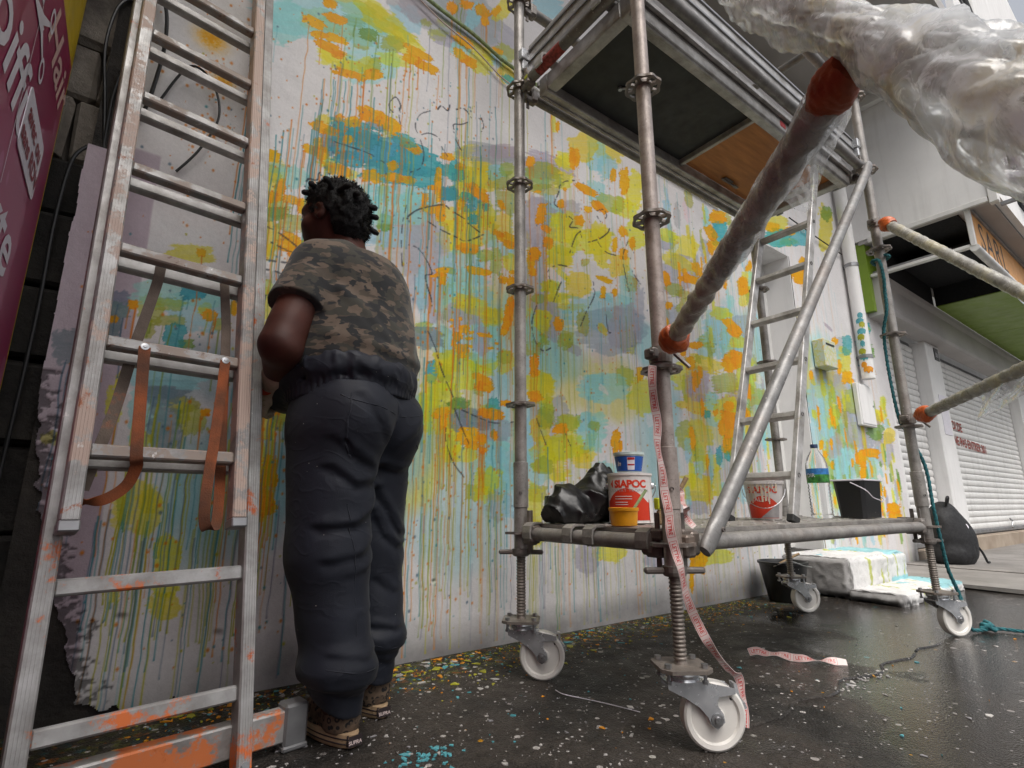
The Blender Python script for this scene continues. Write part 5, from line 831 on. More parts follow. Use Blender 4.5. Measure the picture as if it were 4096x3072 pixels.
g = MB(); g.tube([(10.9, 2.150, .40), (10.94, 2.13, .36), (10.9, 2.14, .30), (10.86, 2.13, .27)], .012, 8); g.build('padlock', M['bolt'], sh2)
t = NT('beige_sill_stone'); t.p(col=t.ramp(t.noise(4, 6), [(.3, (.26, .20, .15)), (.7, (.40, .33, .26))]), rough=.8); M['sill'] = t.m
part('door_sill', 'sill', [((8.44, 2.06, .036), (12.5, 2.18, .215))], bevel=.01)
part('door_sill', 'sill', [((6.77, 2.10, .036), (7.92, 2.18, .14))], bevel=.01)
g = MB(); prof = [(2.10, 2.62), (1.90, 2.62), (1.885, 2.66), (1.895, 2.72), (1.905, 2.95), (1.885, 3.0), (1.88, 3.05), (2.10, 3.05)]
g.add([(6.40, a, b) for a, b in prof] + [(15.5, a, b) for a, b in prof], [(i, i + 1, 8 + i + 1, 8 + i) for i in range(7)] + [tuple(range(8))[::-1], tuple(range(8, 16))]); g.build('shutter_housing', M['greywhite'], shop)
for x in (8.06, 10.0, 11.95): part('soffit_panel', 'green', [((x, 1.20, 3.052), (x + 1.93, 1.875, 3.062))])
part('side_panel', 'green', [((6.33, 2.00, 2.66), (6.62, 2.088, 3.46))])
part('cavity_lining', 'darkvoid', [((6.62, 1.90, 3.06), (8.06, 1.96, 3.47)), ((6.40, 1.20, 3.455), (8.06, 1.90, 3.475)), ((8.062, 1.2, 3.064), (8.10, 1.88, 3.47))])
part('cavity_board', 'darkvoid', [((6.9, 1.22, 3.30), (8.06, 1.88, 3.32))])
part('canopy_rail', 'whitepaint', [((6.36, 1.135, 3.05), (6.42, 2.0, 3.085))], bevel=.006); part('canopy_rail', 'greybeam', [((6.45, 1.3, 3.10), (6.50, 2.0, 3.14))])
part('canopy_edge', 'greywhite', [((6.32, .90, 3.44), (6.40, 2.05, 3.478))])
fas = empty('fascia_sign', (7.5, 1.10, 3.05), 'faded orange hanging shop fascia sign with dark capital letters', 'sign')
g = MB(); g.box((6.385, 1.10, 3.075), (11, 1.112, 3.44)); g.build('sign_face', M['signorange'], fas)
g = MB(); g.box((6.345, 1.085, 3.05), (6.383, 1.13, 3.46), bevel=.006); g.build('end_frame', M['whitepaint'], fas)
g = MB(); g.tube([(6.35, 1.105, 3.035), (11, 1.105, 3.035)], .038, 12); g.build('bottom_frame', M['whitepaint'], fas, True)
g = MB(); g.box((6.345, 1.08, 3.442), (11, 1.13, 3.475), bevel=.004); g.build('top_frame', M['greybeam'], fas)
g = MB(); text_on(g, 'SARL', (6.62, 1.0985, 3.10), (1, 0, 0), (0, 0, 1), .44, spacing=1.12); g.build('lettering', M['signink'], fas)
# storey above, its soffit and bracket
up = empty('upper_storey', (9, 1.5, 3.48), 'white projecting upper storey panel above the orange sign', 'building')
def upart(name, mat, boxes, bevel=0.0): return part(name, mat, boxes, up, bevel)
upart('side_wall', 'whitewall', [((6.30, .93, 3.48), (6.36, 2.09, 5.10))]); upart('corner_trim', 'whitepaint', [((6.285, .86, 3.40), (6.37, .928, 5.10))], .006)
upart('front_wall', 'whitewall', [((6.372, .87, 3.50), (16, .93, 9.0))]); upart('lower_trim', 'whitepaint', [((6.288, .935, 3.425), (6.318, 1.95, 3.474))], .004)
upart('sign_bracket', 'greybeam', [((6.33, .70, 3.36), (6.37, .86, 3.39)), ((6.33, .70, 3.30), (6.37, .72, 3.36)), ((6.30, .66, 3.27), (6.42, .70, 3.30))])
upart('floor_slab', 'greywhite', [((6.42, .935, 3.48), (9.4, 2.1, 3.52))])
slab = empty('balcony_slab', (2.5, 1.5, 5.1), 'grey concrete balcony soffit over the scaffold', 'balcony')
g = MB(); g.box((-3.0, .86, 5.115), (6.365, 2.6, 5.30)); g.build('soffit', M['greywhite'], slab)
g = MB(); g.box((6.20, .86, 5.0), (6.29, 2.09, 5.113), bevel=.004); g.build('edge_beam', M['whitepaint'], slab)
upart('window_opening', 'darkvoid', [((7.35, .862, 3.75), (9.0, .8695, 4.55))])
upart('vertical_strip', 'whitepaint', [((7.30, .855, 5.32), (7.42, .8695, 9.0))])
g = MB(); rs = random.Random(3)
for k in range(6):
    b = V(7.25 + .09*k, .80, 4.25 - .05*(k % 3)); pts = [b + V(rs.uniform(-.09, .09), rs.uniform(-.05, .05), q) for q in (.12, .0, -.14, -.26, -.36)]
    for a, c in zip(pts[:-1], pts[1:]):
        w = rs.uniform(.05, .09); g.add([a - V(w, 0, 0), a + V(w, .02, 0), c + V(w*.8, .03, 0), c - V(w*.8, -.02, 0)], [(0, 1, 2, 3)])
tag(g.build('cloth_bunting', M['flyer'], None, True), 'crumpled lilac cloth hanging by the dark upper window at the right edge', 'cloth')
g = MB(); rs = random.Random(9)
for k in range(12):
    a = rs.uniform(-.09, .09); b = rs.uniform(-.09, .09)
    g.tube(smooth_path([(5.95 + b, .80 + a*.2, 5.75), (6.0 + a, .74, 5.45 + b), (6.08 + b, .73 + a*.3, 5.18 + a), (6.2 + a, .75, 5.22 + b), (6.25 + b, .78, 5.5), (6.2, .83, 5.8)], 8), .011, 6)
tag(g.build('cable_bundle', M['cable'], None, True), 'dark coil of cables high on the facade at top right', 'cable')


# ================================================================== SCAFFOLD TOWER
SX0, SX1, SY0, SY1 = 1.262, 3.265, .965, 1.666
sc = empty('mobile_scaffold', (2.26, 1.31, 0), 'grey wheeled scaffold tower with ringed posts standing along the mural', 'scaffold')
def ros_mesh():
    g = MB(); n = 64; t_ = .0045
    def ring(ro, ri):
        vs = []; fs = []
        for k in range(n):
            a = 2*math.pi*k/n; s_ = .0028*math.cos(8*a + math.pi) if ro > .05 else 0
            for (r_, z_) in ((ro + s_, -t_), (ro + s_, t_), (ri, t_), (ri, -t_)): vs.append((r_*math.cos(a), r_*math.sin(a), z_))
        for k in range(n):
            j = (k + 1) % n
            for q in range(4): fs.append((4*k + q, 4*j + q, 4*j + (q + 1) % 4, 4*k + (q + 1) % 4))
        g.add(vs, fs)
    ring(.0600, .0495); ring(.0335, .0240)
    for k in range(8):
        a = math.pi/8 + k*math.pi/4; m = Matrix.Rotation(a, 4, 'Z'); w = .0085 if k % 2 else .0125
        g.box((.032, -w/2, -t_*.98), (.051, w/2, t_*.98), mat=m)
    return g
rosette0 = ros_mesh().build('rosette', M['cast'], None)
def post(x, y, mat, ztop=3.72):
    p = MB(); p.tube([(x, y, .555), (x, y, ztop)], .0242, 20); o = p.build('post', M[mat], sc, True)
    first = rosette0
    for k in range(7):
        r_ = child_copy(rosette0, o, 'rosette'); r_.location = Vector((x, y, .51 + .5*k)) - sc.location; r_.rotation_euler = (random.uniform(-.03, .03), random.uniform(-.03, .03), random.uniform(0, .2))
    g = MB(); g.lathe([(.0245, .604), (.0292, .606), (.0292, .778), (.0245, .780)], (x, y, 0), n=20); g.build('sleeve', M[mat], o, True)
    g = MB(); g.tube([(x, y, .425), (x, y, .604)], .0262, 20); g.build('base_collar', M[mat], o, True)
    g = MB(); g.lathe([(.002, 0), (.0055, 0), (.0055, .003)], (x - .018, y - .0225, .66), (-.6, -.8, 0), 10); g.build('locking_hole', M['black'], o)
    return o
P_N = post(SX0, SY0, 'tube_pink'); P_L = post(SX0, SY1, 'tube'); P_R = post(SX1, SY0, 'tube'); P_B = post(SX1, SY1, 'tube')
bpy.data.objects.remove(rosette0)

# ledger with cast wedge heads at both ends; the heads grip the rosettes
def ledger(a, b, mat, name='ledger', r=.0242, heads=True):
    a, b = V(*a), V(*b); d = (b - a).normalized()
    g = MB(); g.tube([a + d*.085, b - d*.085], r, 16); o = g.build(name, M[mat], sc, True)
    if heads:
        for p, s_ in ((a, 1), (b, -1)):
            dd = d*s_; sd_ = dd.cross(V(0, 0, 1)); m = Matrix((( *dd, 0), (*sd_, 0), (0, 0, 1, 0), (0, 0, 0, 1))).transposed(); m.translation = p
            g = MB(); g.box((.030, -.016, .008), (.088, .016, .040), mat=m, bevel=.006); g.box((.030, -.016, -.040), (.088, .016, -.008), mat=m, bevel=.006); g.box((.060, -.023, -.034), (.100, .023, .034), mat=m, bevel=.008)
            g.box((.041, -.0035, -.075), (.058, .0035, .085), mat=m, bevel=.002); g.build('wedge_head', M['cast'], o)
    return o
ledger((SX0, SY0, .51), (SX0, SY1, .51), 'tube'); ledger((SX1, SY0, .51), (SX1, SY1, .51), 'tube')
ledger((SX0, SY0, .51), (SX1, SY0, .51), 'tube'); ledger((SX0, SY1, .51), (SX1, SY1, .51), 'tube')
lr = ledger((SX0, SY0, 2.51), (SX0, SY1, 2.51), 'tube_dark'); ledger((SX1, SY0, 2.51), (SX1, SY1, 2.51), 'tube_dark')
ledger((SX0, SY0, 2.51), (SX1, SY0, 2.51), 'tube_dark'); ledger((SX0, SY1, 2.51), (SX1, SY1, 2.51), 'tube_dark')
g = MB(); g.tube([(SX0, 1.36, 2.51), (SX0, 1.40, 2.51), (SX0, 1.50, 2.51), (SX0, 1.52, 2.51)], [.0246, .0253, .0253, .0246], 16); g.build('red_paint_patch', M['redpaint'], lr, True)
g = MB(); g.tube([(SX0, 1.575, 2.51), (SX0, 1.595, 2.51)], .0252, 16); g.build('yellow_paint_patch', M['limetape'], lr, True)
for z in (3.01, 3.51): ledger((SX0, SY0, z), (SX1, SY0, z), 'tube_dark', 'guard_rail'); ledger((SX1, SY0, z), (SX1, SY1, z), 'tube_dark', 'guard_rail'); ledger((SX0, SY1, z), (SX1, SY1, z), 'tube_dark', 'guard_rail')
# pressed-end diagonal brace on the street side
a, b = V(1.335, .905, .505), V(3.20, .925, 2.50); d = (b - a).normalized()
pts = [a - d*.02, a, a + d*.05, a + d*.11, a + d*.3, b - d*.3, b - d*.11, b - d*.05, b, b + d*.02]
g = MB(); g.tube(pts, [.016, .021, .0225, .0242, .0242, .0242, .0242, .0225, .021, .016], 18, flat=[.78, .78, .8, .95, 1, 1, .95, .8, .78, .78], up=(0, 1, 0)); br = g.build('diagonal_brace', M['galv'], sc, True)
g = MB(); g.lathe([(.003, -.012), (.007, -.012), (.007, .012), (.003, .012)], a + d*.06 + V(.012, -.012, .0), (0, 1, 0), 10); g.build('end_bolt', M['cast'], br)
for p in (a, b):
    g = MB(); q = V(p.x - (.04 if p is a else -.03), .945, p.z); g.box(tuple(q - V(.02, .02, .03)), tuple(q + V(.02, .02, .03)), bevel=.006); g.build('brace_head', M['cast'], br)

# lower steel planks hooked over the end ledgers
def plank(y0, y1):
    g = MB(); z1 = .546; x0, x1 = SX0 + .028, SX1 - .028
    g.box((x0, y0, z1 - .012), (x1, y1, z1)); g.box((x0, y0, z1 - .066), (x1, y0 + .012, z1 - .0125)); g.box((x0, y1 - .012, z1 - .066), (x1, y1, z1 - .0125))
    o = g.build('plank', M['tube'], sc)
    for xe, s_ in ((SX0, 1), (SX1, -1)):
        for yy in (y0 + .045, y1 - .045):
            pr = [(s_*.028, .042), (-s_*.012, .042), (-s_*.032, .030), (-s_*.036, .006), (-s_*.034, -.016), (-s_*.027, -.016), (-s_*.029, .006), (-s_*.024, .026), (-s_*.010, .035), (s_*.028, .035)]
            g = MB(); g.prism([(p_[0], p_[1]) for p_ in pr], (xe, yy - .022, .51), (1, 0, 0), (0, 0, 1), -.044 if True else 0); g.build('hook', M['tube'], o)
    g = MB(); rs = random.Random(int(y0*1000))
    for k in range(22): 
        for j in range(3): 
            x = x0 + .06 + k*.085; y = y0 + .06 + j*.1; g.lathe([(.012, 0), (.008, .003), (.004, .003)], (x, y, z1), n=8)
    st = g.build('tread_bosses', M['tube'], o); st['kind'] = 'stuff'
    return o
plank(1.005, 1.315); plank(1.325, 1.635)

# upper platform: aluminium frame, black sheet and a plywood trapdoor
PX0, PX1, PY0, PY1 = 1.315, 3.215, 1.035, 1.585
pf = empty('platform', (0, 0, 0)); pf.parent = sc; pf.location = Vector((2.26, 1.31, 2.44)) - sc.location
def chan(lo, hi, name='frame_beam'):
    g = MB(); g.box(lo, hi, bevel=.004)
    return g.build(name, M['alu'], pf)
chan((PX0, PY0, 2.44), (PX1, PY0 + .055, 2.535)); chan((PX0, PY1 - .055, 2.44), (PX1, PY1, 2.535)); chan((PX0, PY0 + .056, 2.452), (PX0 + .055, PY1 - .056, 2.53)); chan((PX1 - .06, PY0 + .056, 2.452), (PX1, PY1 - .056, 2.53))
chan((PX0, PY0 - .018, 2.505), (PX1, PY0 - .001, 2.535), 'edge_lip'); chan((PX0, PY1 + .001, 2.505), (PX1, PY1 + .018, 2.535), 'edge_lip'); chan((PX0 + .01, PY0 + .006, 2.432), (PX1 - .01, PY0 + .022, 2.4395), 'bead'); chan((PX0 + .01, PY1 - .022, 2.432), (PX1 - .01, PY1 - .006, 2.4395), 'bead')
g = MB(); g.box((PX0 + .056, PY0 + .056, 2.492), (2.275, PY1 - .056, 2.506)); sheet = g.build('deck_sheet', M['plyblack'], pf)
chan((2.277, PY0 + .056, 2.462), (2.300, PY1 - .056, 2.512), 'hatch_bar')
g = MB(); g.box((2.302, PY0 + .06, 2.490), (PX1 - .062, PY1 - .06, 2.505)); hatch = g.build('trapdoor', M['plyorange'], pf)
g = MB(); g.box((2.62, PY1 - .13, 2.478), (2.70, PY1 - .10, 2.489), bevel=.004); g.tube([(2.60, PY1 - .115, 2.474), (2.72, PY1 - .115, 2.474)], .006, 8); g.box((2.71, PY1 - .125, 2.470), (2.76, PY1 - .105, 2.478), bevel=.003); g.build('catch', M['cast'], hatch)
g = MB(); g.tube([(1.62, 1.36, 2.488), (1.64, 1.34, 2.484), (1.68, 1.32, 2.486), (1.71, 1.31, 2.488)], .006, 8); g.lathe([(0, 0), (.010, 0), (.010, .012), (0, .012)], (1.615, 1.362, 2.478), n=10); g.build('chain_stub', M['bolt'], sheet)
for y in (PY0 + .10, PY1 - .10):
    for xe, s_ in ((SX0, 1), (SX1, -1)):
        pr = [(s_*.075, .045), (-s_*.010, .045), (-s_*.032, .032), (-s_*.036, .0), (-s_*.034, -.020), (-s_*.027, -.020), (-s_*.028, .0), (-s_*.022, .026), (-s_*.010, .034), (s_*.075, .030)]
        g = MB(); g.prism(pr, (xe, y - .022, 2.51), (1, 0, 0), (0, 0, 1), -.044); g.build('claw', M['alu'], pf)
g = MB(); vs = [(2.40, PY0 - .0185, 2.46)]
g.box((2.42, PY0 - .0014, 2.462), (2.47, PY0 - .0002, 2.492)); stk = g.build('maker_sticker', M['red'], pf)
# toe boards
tbn = empty('toe_boards', (0, 0, 0)); tbn.parent = sc; tbn.location = Vector((2.26, 1.31, 2.56)) - sc.location
def toeboard(lo, hi):
    g = MB(); g.box(lo, hi, bevel=.003); o = g.build('toe_board', M['alu'], tbn)
    long_x = (hi[0] - lo[0]) > (hi[1] - lo[1])
    for zz in (.012, .070, .132):
        g = MB()
        if long_x: g.box((lo[0], lo[1] - .007, lo[2] + zz), (hi[0], lo[1] - .0005, lo[2] + zz + .010))
        else: g.box((lo[0] - .007, lo[1], lo[2] + zz), (lo[0] - .0005, hi[1], lo[2] + zz + .010))
        g.build('rib', M['greybeam'], o)
toeboard((1.30, .992, 2.575), (3.23, 1.012, 2.725)); toeboard((1.290, 1.02, 2.575), (1.310, 1.63, 2.745))
for p in ((1.285, 1.645, 2.60), (3.245, .985, 2.60)):
    g = MB(); g.box((p[0] - .03, p[1] - .018, p[2]), (p[0] + .03, p[1] + .018, p[2] + .055), bevel=.004); g.box((p[0] - .04, p[1] - .024, p[2] + .055), (p[0] + .01, p[1] + .024, p[2] + .11), bevel=.003); g.build('toe_board_clip', M['zinc'], tbn)

# casters on threaded jacks
def caster_parts():
    out = []
    g = MB(); pr = [(.0175, .205)]; z = .215
    while z < .425: pr += [(.0150, z), (.0178, z + .003), (.0178, z + .006), (.0150, z + .009)]; z += .0105
    pr += [(.015, .43)]; g.lathe(pr, n=16); out.append(('threaded_jack', g, 'jack', True, None))
    g = MB(); g.lathe([(.019, .425), (.030, .427), (.034, .437), (.034, .452), (.019, .456)], n=18); g.box((-.085, -.011, .432), (.085, .011, .449), bevel=.005); out.append(('wing_nut', g, 'cast', False, None))
    g = MB(); c_ = .022; L_ = .068; poly = [(-L_ + c_, -L_), (L_ - c_, -L_), (L_, -L_ + c_), (L_, L_ - c_), (L_ - c_, L_), (-L_ + c_, L_), (-L_, L_ - c_), (-L_, -L_ + c_)]
    g.prism(poly, (0, 0, .196), (1, 0, 0), (0, 1, 0), .009); out.append(('base_plate', g, 'jack', False, None))
    for sx in (-1, 1):
        for sy in (-1, 1): g = MB(); g.lathe([(0, .216), (.009, .216), (.009, .206), (.0045, .206), (.0045, .176), (.008, .176), (.008, .168), (0, .168)], (sx*.048, sy*.042, 0), n=6); out.append(('bolt', g, 'bolt', False, None))
    g = MB(); g.lathe([(.0, .1955), (.046, .1955), (.048, .186), (.044, .178), (.047, .172), (.0, .172)], n=24); out.append(('swivel_bearing', g, 'zinc', True, None))
    hx = .076; g = MB()
    poly = [(-.050, .172), (.030, .172), (.128, .152), (.130, .139), (.084, .132), (.080, .114), (.094, .092), (.096, .074), (hx, .058), (.060, .068), (.053, .086), (.034, .108), (-.004, .132), (-.046, .152)]
    for y in (-.030, .026): g.prism(poly, (0, y, 0), (1, 0, 0), (0, 0, 1), -.004)
    g.box((-.050, -.0298, .163), (.035, .0258, .1715), bevel=.002); g.prism([(.03, .1715), (.128, .1495), (.128, .1455), (.03, .1665)], (0, -.0298, 0), (1, 0, 0), (0, 0, 1), -.0555)
    out.append(('fork', g, 'zinc', False, None))
    g = MB(); WS = 1.09; pr = [(.008, -.019), (.020, -.0215), (.024, -.016), (.056, -.013), (.060, -.019), (.070, -.0205), (.075, -.016), (.0755, 0), (.075, .016), (.070, .0205), (.060, .019), (.056, .013), (.024, .016), (.020, .0215), (.008, .019)]
    g.lathe([(a*WS, b) for a, b in pr], (hx, 0, .0755*WS + .0005), (0, 1, 0), 44); out.append(('wheel', g, 'nylon', True, None))
    g = MB(); g.lathe([(0, -.040), (.0085, -.040), (.0095, -.034), (.016, -.0335), (.016, -.031), (0, -.031)], (hx, 0, .080), (0, 1, 0), 12); g.tube([(hx, -.031, .080), (hx, .038, .080)], .0085, 8); out.append(('axle_bolt', g, 'bolt', False, None))
    g = MB(); g.box((.118, -.016, .118), (.135, .016, .142), bevel=.004); out.append(('brake_block', g, 'rubber', False, None))
    g = MB(); g.prism([(.133, .160), (.142, .158), (.146, .130), (.160, .112), (.164, .100), (.154, .097), (.140, .118)], (0, -.014, 0), (1, 0, 0), (0, 0, 1), -.028); out.append(('brake_pedal', g, 'zinc', False, None))
    return out
CP = caster_parts(); proto = None
for (x, y, rz) in ((SX0, SY0, -.58), (SX0, SY1, -.72), (SX1, SY0, -.45), (SX1, SY1, -.50)):
    cs = bpy.data.objects.new('caster', None); link(cs, sc); cs.location = Vector((x, y, 0)) - sc.location; cs.rotation_euler = (0, 0, rz); cs.empty_display_size = .05
    if proto is None:
        proto = [g.build(nm, M[mt], cs, sm, 35, local=False) for nm, g, mt, sm, _ in CP]
    else:
        for o in proto: child_copy(o, cs)
# right-angle clamps where the outriggers bite
def clamp(c, mat='cast'):
    g = MB(); c = V(*c); g.lathe([(.0248, -.026), (.034, -.024), (.036, 0), (.034, .024), (.0248, .026)], c, n=18)
    g.box(tuple(c + V(-.055, -.020, -.016)), tuple(c + V(-.030, .020, .016)), bevel=.005); g.tube([c + V(-.07, -.012, 0), c + V(-.03, -.012, 0)], .007, 8); g.tube([c + V(.0, -.05, -.004), c + V(.02, -.085, -.05)], .006, 8)
    return g.build('clamp', M[mat], sc)

# ------------------------------------------------------------------ outriggers clamped to the street-side posts
def helix_tube(mb, a, b, r, n_s=150, n_t=20, pitch=.055, amp=.0022, seed=0, flare=None):
    a, b = V(*a), V(*b); d = (b - a); L_ = d.length; d = d/L_; u = d.orthogonal().normalized(); w = d.cross(u)
    vs = []
    for i in range(n_s + 1):
        s_ = i/n_s
        for k in range(n_t):
            an = 2*math.pi*k/n_t
            rr = r + amp*math.sin(an*1 + s_*L_/pitch*2*math.pi) + amp*.9*math.sin(3*an - s_*L_/pitch*4.7 + seed) + amp*.8*(float(vnoise(np.array([s_*L_*38]), np.array([an*1.6]), seed=seed)[0]) - .5)*2
            vs.append(a + d*(s_*L_) + (u*math.cos(an) + w*math.sin(an))*rr)
    fs = [(i*n_t + k, i*n_t + (k+1) % n_t, (i+1)*n_t + (k+1) % n_t, (i+1)*n_t + k) for i in range(n_s) for k in range(n_t)]
    mb.add(vs, fs)
def tape_lump(c, ax, r, L_, seed, mat, parent, name='tape_wrap'):
    g = MB(); c = V(*c); ax = V(*ax).normalized(); u = ax.orthogonal().normalized(); w = ax.cross(u); n_s, n_t = 26, 44; vs = []
    for i in range(n_s + 1):
        s_ = i/n_s
        for k in range(n_t):
            an = 2*math.pi*k/n_t; rr = r*(.80 + .28*math.sin(math.pi*s_)) * (1 + .07*math.sin(an*3 + 5*s_ + seed) + .05*abs(math.sin(an*6 + 9*s_ + seed)) + .04*abs(math.sin(s_*17 + 2*math.sin(an*2))) + .02*(random.random() - .5))
            ed = .0025*math.sin(an*5 + seed)*max(0, abs(s_ - .5)*2 - .6)/.4
            vs.append(c + ax*((s_ - .5)*L_ + ed) + (u*math.cos(an) + w*math.sin(an))*rr)
    g.add(vs, [(i*n_t + k, i*n_t + (k+1) % n_t, (i+1)*n_t + (k+1) % n_t, (i+1)*n_t + k) for i in range(n_s) for k in range(n_t)] + [tuple(range(n_t))[::-1], tuple(n_s*n_t + k for k in range(n_t))])
    return g.build(name, M[mat], parent, True, 50)
def shell(name, a, b, rf, seed, mat, parent, n_s=120, n_t=56, sag=0.0, twist=5.0):
    """crumpled film around the line a-b; rf(s) gives its radius"""
    a, b = np.array(a), np.array(b); d = b - a; L_ = np.linalg.norm(d); d = d/L_
    u = np.cross(d, [0, 0, 1.0]); u /= np.linalg.norm(u); w = np.cross(d, u)
    S, T = np.meshgrid(np.linspace(0, 1, n_s + 1), np.linspace(0, 2*np.pi, n_t, endpoint=False), indexing='ij')
    ph = T + twist*S; rng = np.random.default_rng(seed); cx_, cy_ = np.cos(ph), np.sin(ph); f_ = 0; wsum = 0
    for q in range(13):                                          # sharp creases: folded sheets in random directions
        kx, ky, kz = rng.normal(0, 1, 3); fr = rng.uniform(1.2, 5.5); am = 1/fr**.75
        f_ = f_ + am*np.abs(np.sin(fr*(kx*S*L_*7 + ky*cx_*.8 + kz*cy_*.8) + rng.uniform(0, 6.28) + 1.3*fbm(S*6 + q, cx_, cy_, o=2, seed=q))); wsum += am
    f_ = f_/wsum
    rr = np.vectorize(rf)(S)*(.35 + 1.05*f_ + .25*(fbm(S*L_*5 + seed, cx_ + 5, cy_, o=2, seed=seed) - .5))
    P = a + d*(S*L_)[..., None] + (np.cos(T)*rr)[..., None]*u + (np.sin(T)*rr)[..., None]*w
    P[..., 2] -= sag*np.sin(np.pi*S)*(1 + 0*T)
    ii_ = np.arange((n_s + 1)*n_t).reshape(n_s + 1, n_t); nx = np.roll(ii_, -1, 1)
    Fc = np.stack([ii_[:-1], nx[:-1], nx[1:], ii_[1:]], -1).reshape(-1, 4)
    return mesh_np(name, P.reshape(-1, 3), Fc, M[mat], parent, False)
Jn = V(.789, .238, 1.248); n0 = V(SX0 - .02, SY0 - .045, 1.065); ntop = V(SX0 - .02, SY0 - .03, 2.62); Qn = V(.775, .212, 1.285)
leg_d = (Qn - ntop).normalized(); footN = ntop + leg_d*((ntop.z - .03)/-leg_d.z)
og = empty('outrigger', (0, 0, 0)); og.parent = sc; og.location = n0 - sc.location
g = MB(); helix_tube(g, n0 + (Jn - n0)*.03, Jn, .0265, 150, 20, .05, .0018, 1); g.build('wrapped_strut', M['wrapdark'], og, True, 180)
g = MB(); g.tube([ntop, footN], .0245, 18); g.build('outrigger_leg', M['wrapdark'], og, True)
g = MB(); g.lathe([(0, 0), (.06, 0), (.06, .02), (.03, .035), (0, .035)], (footN.x, footN.y, .001), n=20); g.build('foot_pad', M['rubber'], og, True)
shell('film_bundle', ntop + leg_d*1.05, ntop + leg_d*2.35, lambda s: .042 + .014*s + .012*math.sin(11*s), 3, 'film', og, 150, 64, .0, 4)
shell('film_bundle', ntop + leg_d*1.15, ntop + leg_d*2.3, lambda s: .034 + .012*s + .008*math.sin(15*s), 17, 'film', og, 110, 48, .0, -6)
shell('film_sleeve', n0 + (Jn - n0)*.42, Jn - (Jn - n0)*.06, lambda s: .0300 + .002*s, 23, 'filmthin', og, 90, 40, 0.0, 3)
dj = (Jn - n0).normalized()
tape_lump(n0 + dj*.055, dj, .038, .062, 1.0, 'otape', og); tape_lump(Jn - dj*.025, dj, .0310, .070, 2.0, 'rtape', og)
clamp((SX0, SY0, 1.055))
# loose flap of film hanging off the strut
def flap(pts, thick, name, parent, seed, nu=22, nv=16):
    p00, p10, p11, p01 = [np.array(q) for q in pts]; A, B = np.meshgrid(np.linspace(0, 1, nu), np.linspace(0, 1, nv), indexing='ij')
    P = (p00*((1-A)*(1-B))[..., None] + p10*(A*(1-B))[..., None] + p11*(A*B)[..., None] + p01*((1-A)*B)[..., None])
    nn_ = np.cross(p10 - p00, p01 - p00); nn_ /= np.linalg.norm(nn_)
    P += nn_*(thick*(fbm(A*3 + seed, B*5, o=3, seed=seed) - .5) + thick*.5*np.sin(A*9 + B*4 + seed))[..., None]
    e = (fbm(A*6 + seed, B*0, o=3) - .5)*.02; P[:, -1] += ((p01 - p00)/np.linalg.norm(p01 - p00))*e[:, -1][:, None]
    ii_ = np.arange(nu*nv).reshape(nu, nv); Fc = np.stack([ii_[:-1, :-1], ii_[1:, :-1], ii_[1:, 1:], ii_[:-1, 1:]], -1).reshape(-1, 4)
    return mesh_np(name, P.reshape(-1, 3), Fc, M['filmthin'], parent, True)
q0, q1 = n0 + (Jn - n0)*.72, n0 + (Jn - n0)*.95; sdv = V(.74, -.60, -.30)
flap([q0 + sdv*.02, q1 + sdv*.02, q1 + sdv*.035 + V(0, 0, -.015), q0 + sdv*.065 + V(0, 0, -.03)], .012, 'film_flap', og, 3)
# second outrigger on the far street-side post
og2 = empty('outrigger', (0, 0, 0)); og2.parent = sc; r0 = V(SX1 - .03, SY0 - .045, 1.045); r1 = V(SX1 - .03, SY0 - .045, 2.16); og2.location = r0 - sc.location
Jr = V(2.63, .189, 1.19); d0 = (Jr - r0).normalized(); d1 = (Jr - r1).normalized()
g = MB(); helix_tube(g, r0 + d0*.05, Jr, .0262, 110, 18, .05, .0011, 5); g.build('wrapped_strut', M['wrapyellow'], og2, True, 180)
g = MB(); helix_tube(g, r1 + d1*.05, Jr + d1*1.42, .0262, 150, 18, .05, .0011, 8); g.build('outrigger_leg', M['wrapyellow'], og2, True, 180)
tape_lump(r0 + d0*.07, d0, .036, .075, 3.0, 'otape', og2); tape_lump(r1 + d1*.06, d1, .036, .075, 4.0, 'otape', og2)
clamp((SX1, SY0, 1.05)); clamp((SX1, SY0, 2.17))
fz = r1 + d1*((r1.z - .03)/-d1.z); g = MB(); g.lathe([(0, 0), (.06, 0), (.06, .02), (.03, .035), (0, .035)], (fz.x, fz.y, .001), n=20); g.build('foot_pad', M['rubber'], og2, True)
q0, q1 = r0 + d0*.42, r0 + d0*.72
flap([q0 + V(0, 0, -.02), q1 + V(0, 0, -.02), q1 + V(.02, .03, -.10), q0 + V(.05, .03, -.13)], .02, 'film_flap', og2, 7)

